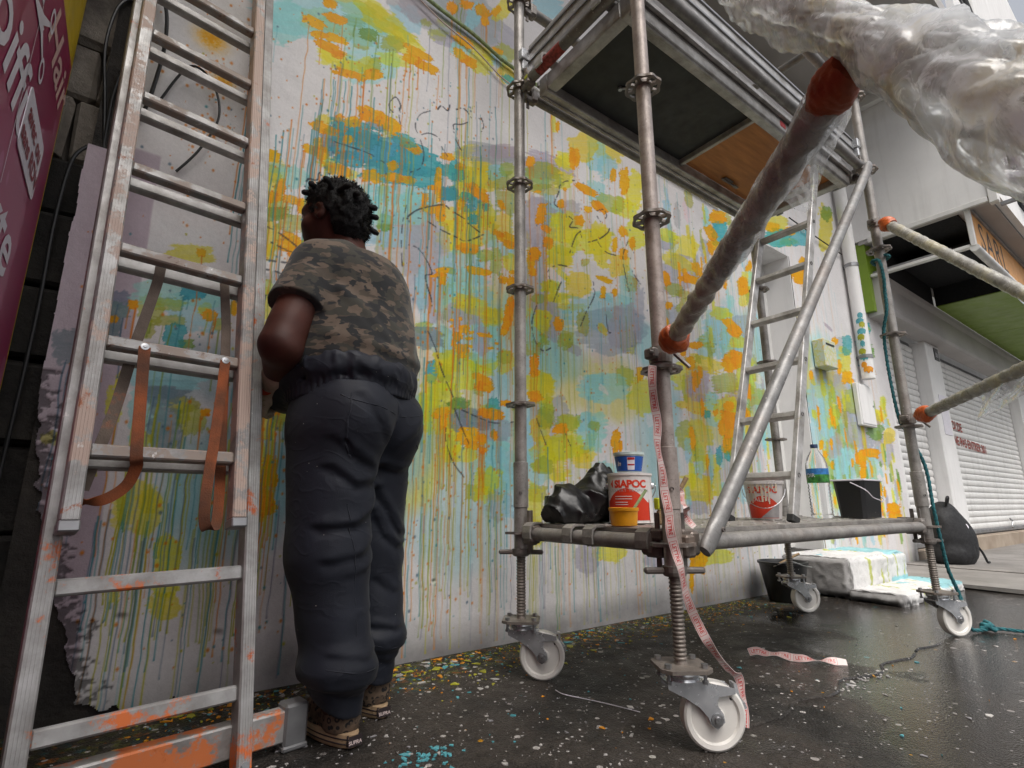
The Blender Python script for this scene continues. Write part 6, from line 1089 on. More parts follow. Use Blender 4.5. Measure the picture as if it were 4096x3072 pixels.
# ------------------------------------------------------------------ access ladder inside the tower
al = empty('access_ladder', (2.2, 1.21, .546), 'slim weathered aluminium ladder standing on the scaffold deck under the trapdoor', 'ladder')
b0, b1 = V(2.17, 0, .547), V(2.86, 0, 2.43); ud = (b1 - b0).normalized(); dd = V(ud.z, 0, -ud.x)
def obox(mb, o, ax, ay, az, sx, sy, sz, bevel=.003):
    m = Matrix(((*ax, 0), (*ay, 0), (*az, 0), (0, 0, 0, 1))).transposed(); m.translation = o
    mb.box((-sx/2, -sy/2, -sz/2), (sx/2, sy/2, sz/2), mat=m, bevel=bevel)
YA0, YA1 = 1.075, 1.355; Lad = (b1 - b0).length
for y in (YA0, YA1):
    g = MB(); obox(g, (b0 + b1)/2 + V(0, y, 0), dd, V(0, 1, 0), ud, .050, .022, Lad); o = g.build('stile', M['alu_access'], al)
    g = MB(); 
    for k in range(7): g.lathe([(.004, -.002), (.009, -.002), (.009, .002)], b0 + ud*(.20 + k*.28) + V(0, y - .0115, 0), (0, -1, 0), 10)
    rp = g.build('rung_ends', M['black'], o)
for k in range(7):
    g = MB(); obox(g, b0 + ud*(.20 + k*.28) + V(0, (YA0 + YA1)/2, 0), dd, V(0, 1, 0), ud, .034, YA1 - YA0 - .022, .026); g.build('rung', M['alu_access'], al)
for y in (YA0, YA1): g = MB(); obox(g, b0 + ud*.012 + V(0, y, 0), dd, V(0, 1, 0), ud, .056, .028, .030); g.build('foot', M['rubber'], al)

# ================================================================== EXTENSION LADDER
LA, LS = .151136, .206586
ex = V(math.cos(LA), math.sin(LA), 0); nh = V(-math.sin(LA), math.cos(LA), 0)
upv = V(0, 0, math.cos(LS)) + nh*math.sin(LS); nf = ex.cross(upv)          # nf looks away from the wall
PG = V(-.0705, 1.5476, .7514)
ld = empty('extension_ladder', (.1, 1.42, 0), 'paint-spattered aluminium extension ladder leaning on the wall beside the person', 'ladder')
def LP(x, u, n): return PG + ex*x + upv*u + nf*n
def stile(x0, x1, u0, u1, n0_, n1_, mat):
    g = MB(); obox(g, LP((x0 + x1)/2, (u0 + u1)/2, (n0_ + n1_)/2), ex, upv, nf, x1 - x0, u1 - u0, n1_ - n0_, .0035); o = g.build('stile', M[mat], ld)
    nr = 5
    for k in range(nr):                                                # extruded ribs on the face
        xx_ = x0 + (x1 - x0)*(k + .8)/(nr + .6); g = MB(); obox(g, LP(xx_, (u0 + u1)/2, n1_ + .0008), ex, upv, nf, (x1 - x0)*.09, u1 - u0 - .004, .0016, 0); g.build('rib', M[mat], o)
    return o
# base section (behind) and fly section (in front)
TOPU = 2.72
for (x0, x1) in ((-.055, -.019), (.357, .391)): stile(x0, x1, -.775, TOPU - .55, -.088, -.034, 'ladder_stile' if False else 'ladder_lower')
for (x0, x1) in ((-.036, -.001), (.304, .338)): stile(x0, x1, -.175, TOPU, -.026, .026, 'ladder_stile')
def rung(x0, x1, u, n_, mat, h=.030, dp=.032):
    g = MB(); obox(g, LP((x0 + x1)/2, u - h/2, n_), ex, upv, nf, x1 - x0, h, dp, .004); o = g.build('rung', M[mat], ld)
    for k in range(3): g = MB(); obox(g, LP((x0 + x1)/2, u + .0006, n_ - .009 + k*.009), ex, upv, nf, x1 - x0 - .004, .0012, .003, 0); g.build('tread_rib', M[mat], o)
    return o
for k in range(10): rung(-.001, .304, .28*k, .0, 'ladder_rung')
for k in range(-2, 7): rung(-.019, .357, .28*k - .006, -.062, 'ladder_lower' if k < 0 else 'alu', .034, .030)
for (x0, x1) in ((-.036, -.001), (.304, .338)): g = MB(); obox(g, LP((x0 + x1)/2, -.186, 0), ex, upv, nf, x1 - x0 + .004, .024, .056, .003); g.build('end_cap', M['greybeam'], ld)
for x in (-.037, .374): g = MB(); obox(g, LP(x, TOPU - .54, -.05), ex, upv, nf, .052, .05, .09, .004); g.build('guide_bracket', M['rubber'], ld)
# base stabiliser bar with end caps
bc = LP(.17, -.742, -.118); bc.z = .060
hx_ = V(-math.sin(LA), math.cos(LA), 0)
g = MB(); obox(g, bc + ex*(.045), ex, hx_, V(0, 0, 1), .58, .045, .075, .004); bar = g.build('stabiliser_bar', M['ladder_bar'], ld)
for s_ in (-1, 1): g = MB(); obox(g, bc + ex*(.045 + s_*.300), ex, hx_, V(0, 0, 1), .062, .058, .100, .006); obox(g, bc + ex*(.045 + s_*.300) + V(0, 0, -.052), ex, hx_, V(0, 0, 1), .066, .064, .014, .004); g.build('end_foot', M['greybeam'], bar)
for x in (-.037, .374): g = MB(); g.lathe([(0, .006), (.009, .006), (.009, 0), (.014, 0), (.014, -.002)], LP(x, -.735, -.033), nf, 6); g.build('bolt', M['bolt'], ld)
# webbing straps
def ribbon(pts, width, side, n=8, thick=.0016, sides=None):
    P = smooth_path(pts, n); g = MB(); vs = []; side = V(*side).normalized()
    for i, p in enumerate(P):
        t_ = (P[min(i+1, len(P)-1)] - P[max(i-1, 0)]).normalized()
        sd_ = side if sides is None else sides(i/(len(P)-1))
        s_ = (sd_ - t_*sd_.dot(t_)).normalized(); q = t_.cross(s_)
        for a, b in ((-1, -1), (1, -1), (1, 1), (-1, 1)): vs.append(p + s_*(a*width/2) + q*(b*thick/2))
    m = len(P); fs = []
    for i in range(m - 1):
        for k in range(4): fs.append((4*i + k, 4*i + (k+1) % 4, 4*(i+1) + (k+1) % 4, 4*(i+1) + k))
    g.add(vs, fs + [(3, 2, 1, 0), (4*m-4, 4*m-3, 4*m-2, 4*m-1)]); return g
def strap(pts, mat, w=.026):
    g = ribbon([LP(*p) for p in pts], w, ex); return g.build('webbing_strap', M[mat], ld, True, 60)
s1 = strap([(.078, .262, .0195), (.078, .245, .020), (.080, .18, .019), (.083, .09, .0185), (.085, .02, .0185), (.088, -.03, .014), (.094, -.045, -.012), (.082, -.085, -.035), (.045, -.115, -.045), (.005, -.120, -.05)], 'strap')
s2 = strap([(.268, .262, .0195), (.266, .235, .020), (.262, .16, .019), (.252, .02, .0185), (.246, -.05, .018), (.242, -.14, .012), (.250, -.188, -.004), (.268, -.195, -.018), (.284, -.17, -.030), (.288, -.05, -.036), (.286, .10, -.038), (.284, .25, -.0385)], 'strap')
s3 = strap([(.104, .555, -.045), (.100, .50, -.046), (.085, .40, -.05), (.066, .28, -.055), (.045, .12, -.058), (.022, .0, -.06), (.004, -.09, -.06)], 'strapgrey')
s4 = strap([(.272, .555, -.045), (.278, .48, -.046), (.284, .40, -.046), (.286, .28, -.044), (.287, .12, -.043), (.287, .0, -.042)], 'strapgrey')
for x in (.078, .268): g = MB(); g.lathe([(.0, .0035), (.003, .0035), (.004, .002), (.0095, .0015), (.0095, 0)], LP(x, .262, .0205), nf, 14); g.build('washer', M['bolt'], ld)

# ================================================================== PERSON
PO = np.array([.632, 1.567, 0.0]); PA = R(26)
PR = np.array([math.cos(PA), math.sin(PA), 0]); PF = np.array([-math.sin(PA), math.cos(PA), 0])   # right and forward of the figure
def to_world(P):
    xs = P[:, 0:1]*(.92 + .06*np.clip((P[:, 2:3] - .95)/.2, 0, 1)) + .022*np.clip((.55 - P[:, 2:3])/.4, 0, 1)*(P[:, 0:1] < 0)
    return PO + (xs - .050*np.clip(P[:, 2:3] - .45, 0, 2))*PR + P[:, 1:2]*PF + (P[:, 2:3] - .105*np.clip(P[:, 2:3] - .97, 0, 1))*np.array([0, 0, 1.0])
def surf(f, lo, hi, h):
    """surface nets on f < 0"""
    ax = [np.arange(l, u + h, h) for l, u in zip(lo, hi)]; X, Y, Z = np.meshgrid(*ax, indexing='ij'); D = f(X, Y, Z); S = D < 0
    n = D.shape; c = np.zeros((n[0]-1, n[1]-1, n[2]-1), np.int8); pos = np.zeros(c.shape + (3,)); cnt = np.zeros(c.shape)
    sl = lambda a: tuple(slice(q, m - 1 + q) for q, m in zip(a, n))
    for a in np.ndindex(2, 2, 2):
        c += S[sl(a)]
        for d in range(3):
            if a[d]: continue
            b = list(a); b[d] = 1; d0, d1 = D[sl(a)], D[sl(b)]; cr = (d0 < 0) != (d1 < 0)
            t_ = np.where(cr, d0/np.where(cr, d0 - d1, 1), 0)
            for q in range(3): pos[..., q] += np.where(cr, a[q] + (t_ if q == d else 0), 0)
            cnt += cr
    act = (c > 0) & (c < 8); idx = -np.ones(c.shape, np.int64); idx[act] = np.arange(act.sum())
    I = np.argwhere(act); V_ = (I + pos[act]/cnt[act][:, None])*h + np.array(lo); Fc = []
    for d in range(3):
        e, g_ = (d + 1) % 3, (d + 2) % 3
        s0 = [slice(None)]*3; s1 = [slice(None)]*3; s0[d] = slice(0, -1); s1[d] = slice(1, None)
        cr = S[tuple(s0)] != S[tuple(s1)]; J = np.argwhere(cr)
        J = J[(J[:, e] > 0) & (J[:, g_] > 0) & (J[:, e] < n[e] - 1) & (J[:, g_] < n[g_] - 1)]
        def cell(de, dg): K = J.copy(); K[:, e] -= de; K[:, g_] -= dg; return idx[K[:, 0], K[:, 1], K[:, 2]]
        q = np.stack([cell(1, 1), cell(0, 1), cell(0, 0), cell(1, 0)], -1); fl = S[J[:, 0], J[:, 1], J[:, 2]]
        q = np.where(fl[:, None], q, q[:, ::-1]); Fc.append(q)
    Fc = np.concatenate(Fc); return V_, Fc[(Fc >= 0).all(1)]
def smin(a, b, k): h = np.clip(.5 + .5*(b - a)/k, 0, 1); return b + (a - b)*h - k*h*(1 - h)
def cap(X, Y, Z, a, b, ra, rb, sq=(1, 1, 1)):
    a, b = np.array(a, float), np.array(b, float); d = b - a; L2 = d @ d
    t_ = np.clip(((X - a[0])*d[0] + (Y - a[1])*d[1] + (Z - a[2])*d[2])/L2, 0, 1)
    return np.sqrt(((X - a[0] - t_*d[0])*sq[0])**2 + ((Y - a[1] - t_*d[1])*sq[1])**2 + ((Z - a[2] - t_*d[2])*sq[2])**2) - (ra + (rb - ra)*t_)
def ell(X, Y, Z, c, r, rot=0.0):
    x, y, z = X - c[0], Y - c[1], Z - c[2]
    if rot: x, y = x*math.cos(rot) + y*math.sin(rot), -x*math.sin(rot) + y*math.cos(rot)
    k = np.sqrt((x/r[0])**2 + (y/r[1])**2 + (z/r[2])**2); return (k - 1)*min(r)
def ridge(X, Y, Z, pts, w):
    d = None
    for a, b in zip(pts[:-1], pts[1:]):
        q = cap(X, Y, Z, a, b, 0, 0); d = q if d is None else np.minimum(d, q)
    return np.exp(-(d/w)**2)
def fold(X, Y, Z, pts, w):
    """cloth fold along a polyline: raised above it, tucked under below it"""
    best = None
    for a, b in zip(pts[:-1], pts[1:]):
        a, b = np.array(a, float), np.array(b, float); d = b - a; t_ = np.clip(((X - a[0])*d[0] + (Y - a[1])*d[1] + (Z - a[2])*d[2])/(d @ d), 0, 1)
        q = np.sqrt((X - a[0] - t_*d[0])**2 + (Y - a[1] - t_*d[1])**2 + (Z - a[2] - t_*d[2])**2); sg = np.clip((Z - a[2] - t_*d[2])/(.35*w), -1, 1)
        if best is None: best, bs = q, sg
        else: m_ = q < best; bs = np.where(m_, sg, bs); best = np.minimum(best, q)
    return bs*(best/w)*np.exp(-(best/w)**2)*2.0
person = empty('person', tuple(PO), 'person in camouflage T-shirt and dark navy work trousers facing the mural, seen from behind', 'person')
def garment(name, f, lo, hi, h, mat, parent=person, sm=0):
    Vx, Fc = surf(f, lo, hi, h)
    for _ in range(sm):
        acc = np.zeros_like(Vx); cn = np.zeros(len(Vx))
        for a, b in ((0, 1), (1, 2), (2, 3), (3, 0)):
            np.add.at(acc, Fc[:, a], Vx[Fc[:, b]]); np.add.at(cn, Fc[:, a], 1); np.add.at(acc, Fc[:, b], Vx[Fc[:, a]]); np.add.at(cn, Fc[:, b], 1)
        Vx = Vx*.4 + .6*acc/cn[:, None]
    return mesh_np(name, to_world(Vx), Fc, M[mat], parent, True)
HY = R(14); HC = (-.035, .180, 1.646); HS = 1.09                       # the head turns further left than the chest
def hloc(X, Y, Z):
    x, y = (X - HC[0])/HS, (Y - HC[1])/HS; return x*math.cos(HY) + y*math.sin(HY), -x*math.sin(HY) + y*math.cos(HY), (Z - HC[2])/HS
def hand_sdf(X, Y, Z, w, d, side, r=1.0):
    """w: wrist, d: direction of the knuckles, side: thumb side; four bent fingers and a thumb"""
    w, d, s_ = np.array(w), np.array(d)/np.linalg.norm(d), np.array(side)/np.linalg.norm(side); n_ = np.cross(d, s_)
    D = smin(cap(X, Y, Z, w, w + d*.05 + s_*.018, .027*r, .020*r), cap(X, Y, Z, w, w + d*.055 - s_*.020, .027*r, .019*r), .02)
    D = smin(D, cap(X, Y, Z, w + d*.03 + s_*.012, w + d*.07 - s_*.0, .022*r, .016*r), .015)
    for k, (o, l) in enumerate(((.028, .066), (.010, .076), (-.010, .070), (-.028, .054))):
        a = w + d*.075 + s_*o; b = a + d*l*.42 + n_*l*.18 + s_*o*.2; c = b + d*l*.12 + n_*l*.40; e = c - d*l*.16 + n_*l*.22
        D = smin(D, np.minimum(np.minimum(cap(X, Y, Z, a - d*.02, b, .0105*r, .0098*r), cap(X, Y, Z, b, c, .0098*r, .009*r)), cap(X, Y, Z, c, e, .009*r, .0075*r)), .006)
    a = w + d*.018 + s_*.026; b = a + s_*.030 + d*.022 + n_*.012; c = b + d*.030 + n_*.018 + s_*.004
    return smin(D, np.minimum(cap(X, Y, Z, a, b, .016*r, .012*r), cap(X, Y, Z, b, c, .012*r, .0095*r)), .010)
SHL, SHR = (-.150, .112, 1.385), (.180, .125, 1.390); ELL, ELR = (-.300, .095, 1.055), (.225, .17, 1.10); WRL, WRR = (-.192, .240, .985), (.06, .34, 1.03)
HDL, HDR = (.10, .80, -.55), (-.55, .70, .25)
def body_sdf(X, Y, Z):
    hx, hy, hz = hloc(X, Y, Z)
    D = ell(hx, hy, hz, (0, -.008, .022), (.077, .096, .098))
    D = smin(D, ell(hx, hy, hz, (0, .022, -.050), (.062, .072, .078)), .03)
    D = smin(D, ell(hx, hy, hz, (0, .085, -.018), (.013, .026, .022)), .016); D = smin(D, ell(hx, hy, hz, (0, .060, .022), (.05, .035, .014)), .02)   # nose, brow
    for s_ in (-1, 1): D = smin(D, ell(hx, hy, hz, (s_*.042, .05, -.038), (.026, .026, .022)), .022)                                                  # cheeks
    D = smin(D, ell(hx, hy, hz, (0, .082, -.058), (.026, .014, .012)), .012); D = smin(D, ell(hx, hy, hz, (0, .070, -.098), (.026, .022, .018)), .022)  # lips, chin
    for s_ in (-1, 1):
        e = ell(hx, hy, hz, (s_*.080, -.006, -.012), (.011, .021, .033)); e = np.maximum(e, -ell(hx, hy, hz, (s_*.092, .0, -.012), (.010, .012, .021))); D = smin(D, e, .006)
    D = smin(D, cap(X, Y, Z, (0, .135, 1.42), (-.005, .160, 1.57), .078, .064), .035); D = smin(D, cap(X, Y, Z, (-.02, .11, 1.44), (-.01, .125, 1.54), .05, .045), .03)
    T = smin(ell(X, Y, Z, (-.005, .115, 1.24), (.19, .145, .24)), ell(X, Y, Z, (-.015, .10, 1.0), (.175, .150, .2)), .08)
    T = smin(T, ell(X, Y, Z, (-.02, .08, .88), (.20, .165, .15)), .06); D = smin(D, T, .05)
    for sh, el, wr in ((SHL, ELL, WRL), (SHR, ELR, WRR)):
        A = smin(cap(X, Y, Z, sh, el, .066, .058), cap(X, Y, Z, el, wr, .056, .034), .022); A = smin(A, cap(X, Y, Z, el, np.array(el) + [0, -.022, -.012], .030, .022), .03); A = A + .004*(fbm(X*14, Y*14, Z*14, o=3, seed=77) - .5); D = smin(D, A, .03)
    for hp, kn, an in (((-.11, .08, .85), (-.12, .07, .47), (-.116, .02, .10)), ((.09, .09, .85), (.10, .105, .47), (.107, .08, .10))):
        D = smin(D, smin(cap(X, Y, Z, hp, kn, .09, .065), cap(X, Y, Z, kn, an, .062, .045), .03), .03)
    for wr, hd, sd_ in ((WRL, HDL, (.1, .1, 1)), (WRR, HDR, (.1, -.1, 1))): D = smin(D, hand_sdf(X, Y, Z, wr, hd, sd_, .93), .012)
    return D
body = garment('body', body_sdf, (-.40, -.12, .05), (.36, .50, 1.79), .0072, 'skin', sm=1)
for s_ in (-1, 1):                                           # eyes
    x, y, z = s_*.032, .078, .006; x, y, z = x*HS, y*HS, z*HS; xw = HC[0] + x*math.cos(HY) - y*math.sin(HY); yw = HC[1] + x*math.sin(HY) + y*math.cos(HY)
    g = MB(); p = to_world(np.array([[xw, yw, HC[2] + z]]))[0]; g.lathe([(.0001, -.012), (.006, -.0104), (.0104, -.006), (.012, 0), (.0104, .006), (.006, .0104), (.0001, .012)], p, n=12); g.build('eye', M['signwhite'], body, True)
# --- T-shirt
def shirt_sdf(X, Y, Z):
    T = smin(ell(X, Y, Z, (.006, .110, 1.25), (.208, .172, .27)), ell(X, Y, Z, (-.012, .10, 1.04), (.226, .196, .22)), .10)
    T = smin(T, cap(X, Y, Z, (-.135, .115, 1.395), (.155, .12, 1.395), .076, .078), .07)
    T = smin(T, ell(X, Y, Z, (0, .07, 1.36), (.15, .11, .12)), .06)
    T = smin(T, cap(X, Y, Z, (0, .128, 1.41), (-.003, .148, 1.475), .092, .074), .03)
    for sh, el in ((SHL, ELL), (SHR, ELR)):
        el = np.array(sh) + (np.array(el) - np.array(sh))*.56
        s0 = np.array(sh); d = (np.array(el) - s0); L_ = np.linalg.norm(d); d /= L_; q = (X - s0[0])*d[0] + (Y - s0[1])*d[1] + (Z - s0[2])*d[2]
        T = smin(T, np.maximum(cap(X, Y, Z, sh, el, .078, .081), q - L_*.96 - .006*np.sin(X*30 + Y*20)), .022)
    w = .0065*(1 - np.abs(2*fbm(X*5 + 3, Y*5, Z*9 + X*6, o=3, seed=71) - 1)) + .004*np.sin(Z*46 + 9*X + 5*Y)*np.clip((1.16 - Z)/.2, 0, 1)
    w = w + .008*ridge(X, Y, Z, [(-.17, .0, 1.28), (-.11, -.05, 1.20), (-.06, -.08, 1.13)], .016) + .007*ridge(X, Y, Z, [(.17, .0, 1.30), (.10, -.06, 1.20), (.06, -.09, 1.10)], .016) + .010*ridge(X, Y, Z, [(-.20, .0, 1.11), (-.08, -.10, 1.085), (.06, -.10, 1.075), (.18, -.03, 1.09)], .018)
    T = T - w
    T = np.maximum(T, 1.005 + .02*(fbm(X*6, Y*6, o=2) - .5) - Z)                                         # hem tucked into the rolled coverall
    nk = (Z - 1.440 - .12*(.13 - Y) - .02*np.abs(X)); T = np.where((np.abs(X) < .10), np.maximum(T, nk), T)                # crew neck
    return T
shirt = garment('t_shirt', shirt_sdf, (-.40, -.16, .98), (.40, .36, 1.52), .0066, 'camo', sm=1)
g = MB(); pts = []
for k in range(28):
    a = 2*math.pi*k/28; x, y = .082*math.cos(a), .134 + .076*math.sin(a); pts.append(tuple(to_world(np.array([[x, y, 1.437 + .12*(.13 - y) + .02*abs(x)]]))[0]))
g.tube(pts, .0065, 8, closed=True); g.build('collar', M['camo'], shirt, True)
# --- trousers: baggy legs, seat and drag folds
LH, LK, LA_ = (-.112, .070, .80), (-.122, .066, .47), (-.118, .020, .13); RH, RK, RA_ = (.080, .085, .80), (.098, .105, .47), (.107, .075, .14)
def trousers_sdf(X, Y, Z):
    Lg = smin(cap(X, Y, Z, LH, LK, .140, .114), cap(X, Y, Z, LK, (-.120, .048, .33), .112, .092), .05); Lg = smin(Lg, cap(X, Y, Z, (-.120, .048, .33), (-.118, .022, .185), .092, .104), .05); Lg = smin(Lg, cap(X, Y, Z, (-.118, .022, .185), (-.118, .015, .09), .104, .082), .02)
    Rg = smin(cap(X, Y, Z, RH, RK, .136, .108), cap(X, Y, Z, RK, (.108, .092, .33), .107, .094), .05); Rg = smin(Rg, cap(X, Y, Z, (.108, .092, .33), (.108, .075, .22), .094, .102), .05); Rg = smin(Rg, cap(X, Y, Z, (.108, .075, .22), (.107, .068, .11), .102, .080), .02)
    Lg = Lg + .016*np.clip((.168 + .10*(Y - .02) + .04*X - Z)/.014, 0, 1) - .004*np.exp(-((Z - .188)/.022)**2); Rg = Rg + .014*np.clip((.205 + .08*(Y - .07) - Z)/.014, 0, 1) - .004*np.exp(-((Z - .225)/.022)**2)
    D = smin(Lg, Rg, .018)
    H_ = smin(ell(X, Y, Z, (-.022, .078, .885), (.215, .182, .17)), ell(X, Y, Z, (-.108, -.005, .87), (.125, .115, .13)), .05)
    H_ = smin(H_, ell(X, Y, Z, (.064, .0, .87), (.125, .115, .13)), .03)
    D = smin(D, H_, .05)
    D = D + .014*np.exp(-((X + .022)/.022)**2)*np.clip((.02 - Y)/.05, 0, 1)*np.clip((.90 - Z)/.1, 0, 1)                     # seat cleft
    leg = np.clip((.80 - Z)/.15, 0, 1); low = np.clip((.34 - Z)/.16, 0, 1)
    n_ = 1 - np.abs(2*fbm(X*4.2 + 1.3*Z, Y*4.2, Z*6.5 + 5.5*np.abs(X + .02), o=3, seed=81) - 1)
    w = .006*n_*(.3 + .7*leg)
    F_ = [([(-.01, -.02, .735), (-.07, -.05, .685), (-.14, -.05, .675), (-.20, -.01, .72)], .016, .014), ([(-.01, -.01, .67), (-.07, -.045, .60), (-.14, -.045, .565), (-.21, 0, .56)], .016, .015), ([(-.01, 0, .575), (-.06, -.04, .52), (-.12, -.045, .485), (-.20, -.01, .47)], .015, .012),
          ([(-.03, -.02, .48), (-.10, -.045, .44), (-.15, -.03, .43)], .012, .007), ([(-.20, -.02, .80), (-.15, -.08, .745), (-.08, -.09, .72)], .015, .010), ([(-.03, -.03, .70), (-.05, -.05, .62), (-.06, -.05, .56)], .013, .008), ([(-.19, .0, .335), (-.12, -.04, .325), (-.06, -.03, .335)], .010, .006),
          ([(.0, -.01, .66), (.05, -.03, .60), (.11, -.02, .54), (.17, .03, .52)], .015, .014), ([(.01, .0, .60), (.05, -.01, .53), (.10, -.01, .495), (.17, .03, .50)], .014, .012), ([(.0, -.03, .73), (.07, -.05, .72), (.15, -.01, .75)], .014, .010), ([(.04, .0, .40), (.10, .0, .36), (.17, .05, .37)], .013, .007), ([(.03, .01, .27), (.10, -.02, .255), (.18, .04, .27)], .012, .010),
          ([(-.16, -.09, .92), (-.10, -.13, .84), (-.03, -.11, .78)], .018, .007), ([(.14, -.07, .92), (.08, -.12, .84), (.01, -.11, .78)], .018, .007), ([(-.20, -.03, .145), (-.12, -.075, .125), (-.04, -.05, .14)], .013, .010), ([(-.19, -.03, .235), (-.12, -.07, .22), (-.05, -.04, .235)], .013, .007), ([(.03, .0, .175), (.10, -.01, .16), (.18, .05, .17)], .013, .009)]
    for pts, wd, am in F_: w = w + .50*am*fold(X, Y, Z, pts, wd*1.35) + .22*am*ridge(X, Y, Z, pts, wd*.5)
    for pts in ([(-.20, -.02, .86), (-.195, -.05, .80), (-.18, -.075, .745)],): w = w - .014*ridge(X, Y, Z, pts, .006)      # pocket slit
    D = D - w + .004
    hemL = .082 + .055*np.clip((Y + .02)/.1, -.6, 1); hemR = .105 + .03*np.clip((Y - .05)/.1, -1, 1)
    D = np.maximum(D, np.where(X < 0, hemL, hemR) - Z); return np.maximum(D, Z - .965)
trousers = garment('trousers', trousers_sdf, (-.34, -.20, .05), (.30, .34, .99), .0058, 'navy')
def back_y(x, z, f=trousers_sdf):
    ys = np.linspace(-.24, .30, 160); d = f(np.full_like(ys, x), ys, np.full_like(ys, z)); i = np.argmax(d < 0); return ys[i] if (d < 0).any() else None
def seam(name, xz, r_=.0019):
    P_ = smooth_path([(a, 0, b) for a, b in xz], 7); pts = []
    for p in P_:
        y = back_y(p.x, p.z)
        if y is not None: pts.append([p.x, y - .0006, p.z])
    if len(pts) > 2: g = MB(); g.tube([tuple(q) for q in to_world(np.array(pts))], r_, 5); g.build(name, M['navy'], trousers, True)
seam('seam', [(-.022, .95), (-.022, .88), (-.022, .80), (-.020, .745)]); seam('seam', [(-.215, .915), (-.19, .90), (-.10, .885), (-.03, .875)]); seam('seam', [(.185, .915), (.13, .90), (.06, .885), (-.012, .875)])
seam('seam', [(.150, .93), (.155, .86), (.140, .78), (.150, .70), (.155, .60)]); seam('pocket_edge', [(-.195, .92), (-.205, .85), (-.195, .79), (-.17, .745)], .003); seam('pocket_edge', [(.10, .80), (.14, .795), (.175, .81)], .003); seam('seam', [(-.17, .62), (-.15, .50), (-.14, .38), (-.14, .26)]); seam('seam', [(-.215, .205), (-.15, .19), (-.09, .19), (-.03, .20)]); seam('seam', [(.03, .215), (.09, .20), (.17, .215)])
def waist_sdf(X, Y, Z):
    """elastic waistband below a thick roll of the coverall's upper half, its sleeves knotted in front"""
    x, y = X + .018, Y - .085; th = np.arctan2(y, x); tilt = .020*x - .06*y
    rr = np.sqrt((x/.214)**2 + (y/.190)**2)
    band = np.maximum((rr - 1)*.198 - .0035*np.sin(th*70) - .003, np.abs(Z - (.945 + tilt)) - .024)
    zc = 1.002 + tilt + .012*np.sin(th*2 + 1); k = 1 - np.abs(2*fbm(np.cos(th)*3.2 + 4, np.sin(th)*3.2, Z*13 + th*1.2, o=3, seed=91) - 1)
    roll = np.sqrt(((rr - .955)*.20)**2 + ((Z - zc)*.62)**2) - (.017 + .014*k**2)
    lf = cap(X, Y, Z, (-.195, .15, 1.00), (-.15, .27, .950), .038, .050); lf = lf - .010*np.sin(Z*60 + X*30)
    roll = smin(roll, smin(lf, cap(X, Y, Z, (.10, .27, .97), (-.10, .30, .955), .055, .05), .03), .03)
    return smin(band, roll, .012)
wrap = garment('rolled_coverall_waist', waist_sdf, (-.33, -.19, .60), (.28, .42, 1.09), .0062, 'navy', sm=1)
# --- gloves
for nm, wr, hd, el in (('glove', WRL, HDL, ELL), ('glove', WRR, HDR, ELR)):
    wr_ = np.array(wr); up_ = wr_ + (np.array(el) - wr_)*.22
    f = lambda X, Y, Z: smin(hand_sdf(X, Y, Z, wr, hd, (.1, .1 if wr is WRL else -.1, 1), 1.16), cap(X, Y, Z, wr_, up_, .041, .046), .015) - .0025*(fbm(X*40, Y*40, Z*40, o=2) - .5)
    gv = garment(nm, f, tuple(wr_ - .15), tuple(wr_ + .17), .0046, 'glove')
    if wr is WRL:
        g = MB(); d = np.array(HDL)/np.linalg.norm(HDL); o = to_world(np.array([wr_ + d*.035 + np.array([-.030, -.012, -.010])]))[0]
        uu = Vector(PF*.75 - PR*.2); ww = Vector((0, 0, 1)); poly = [(.02*math.cos(a)*1.2, .015*math.sin(a)) for a in np.linspace(0, 2*math.pi, 14, endpoint=False)]
        g.prism(poly, Vector(o), uu.normalized(), ww, .001); g.build('glove_print', M['gloveprint'], gv)
# --- hair: cropped cap and short twists
def hair_sdf(X, Y, Z):
    hx, hy, hz = hloc(X, Y, Z); D = ell(hx, hy, hz, (0, -.016, .032), (.088, .104, .108))
    D = smin(D, ell(hx, hy, hz, (0, -.055, -.03), (.072, .058, .075)), .03)
    D = D - .011*(fbm(X*55, Y*42, Z*42, o=3, seed=95) - .5)*2
    cutf = hy - .058 - .35*(hz - .06)*(hz < .06) ; D = np.maximum(D, np.where(hz < .10, cutf, D))                           # forehead stays bare
    ear = np.maximum(-(hz + .012 + .55*np.clip(-hy - .02, 0, .1)) - .0, -1) ; D = np.where((hz < -.012) & (hy > -.035), np.maximum(D, .01), D)
    return np.maximum(D, -(hz + .098))
Vh, Fh = surf(hair_sdf, (-.16, .02, 1.50), (.14, .36, 1.80), .0052); hair = mesh_np('hair', to_world(Vh), Fh, M['hair'], person, True)
rs = random.Random(12); g = MB(); tw = []
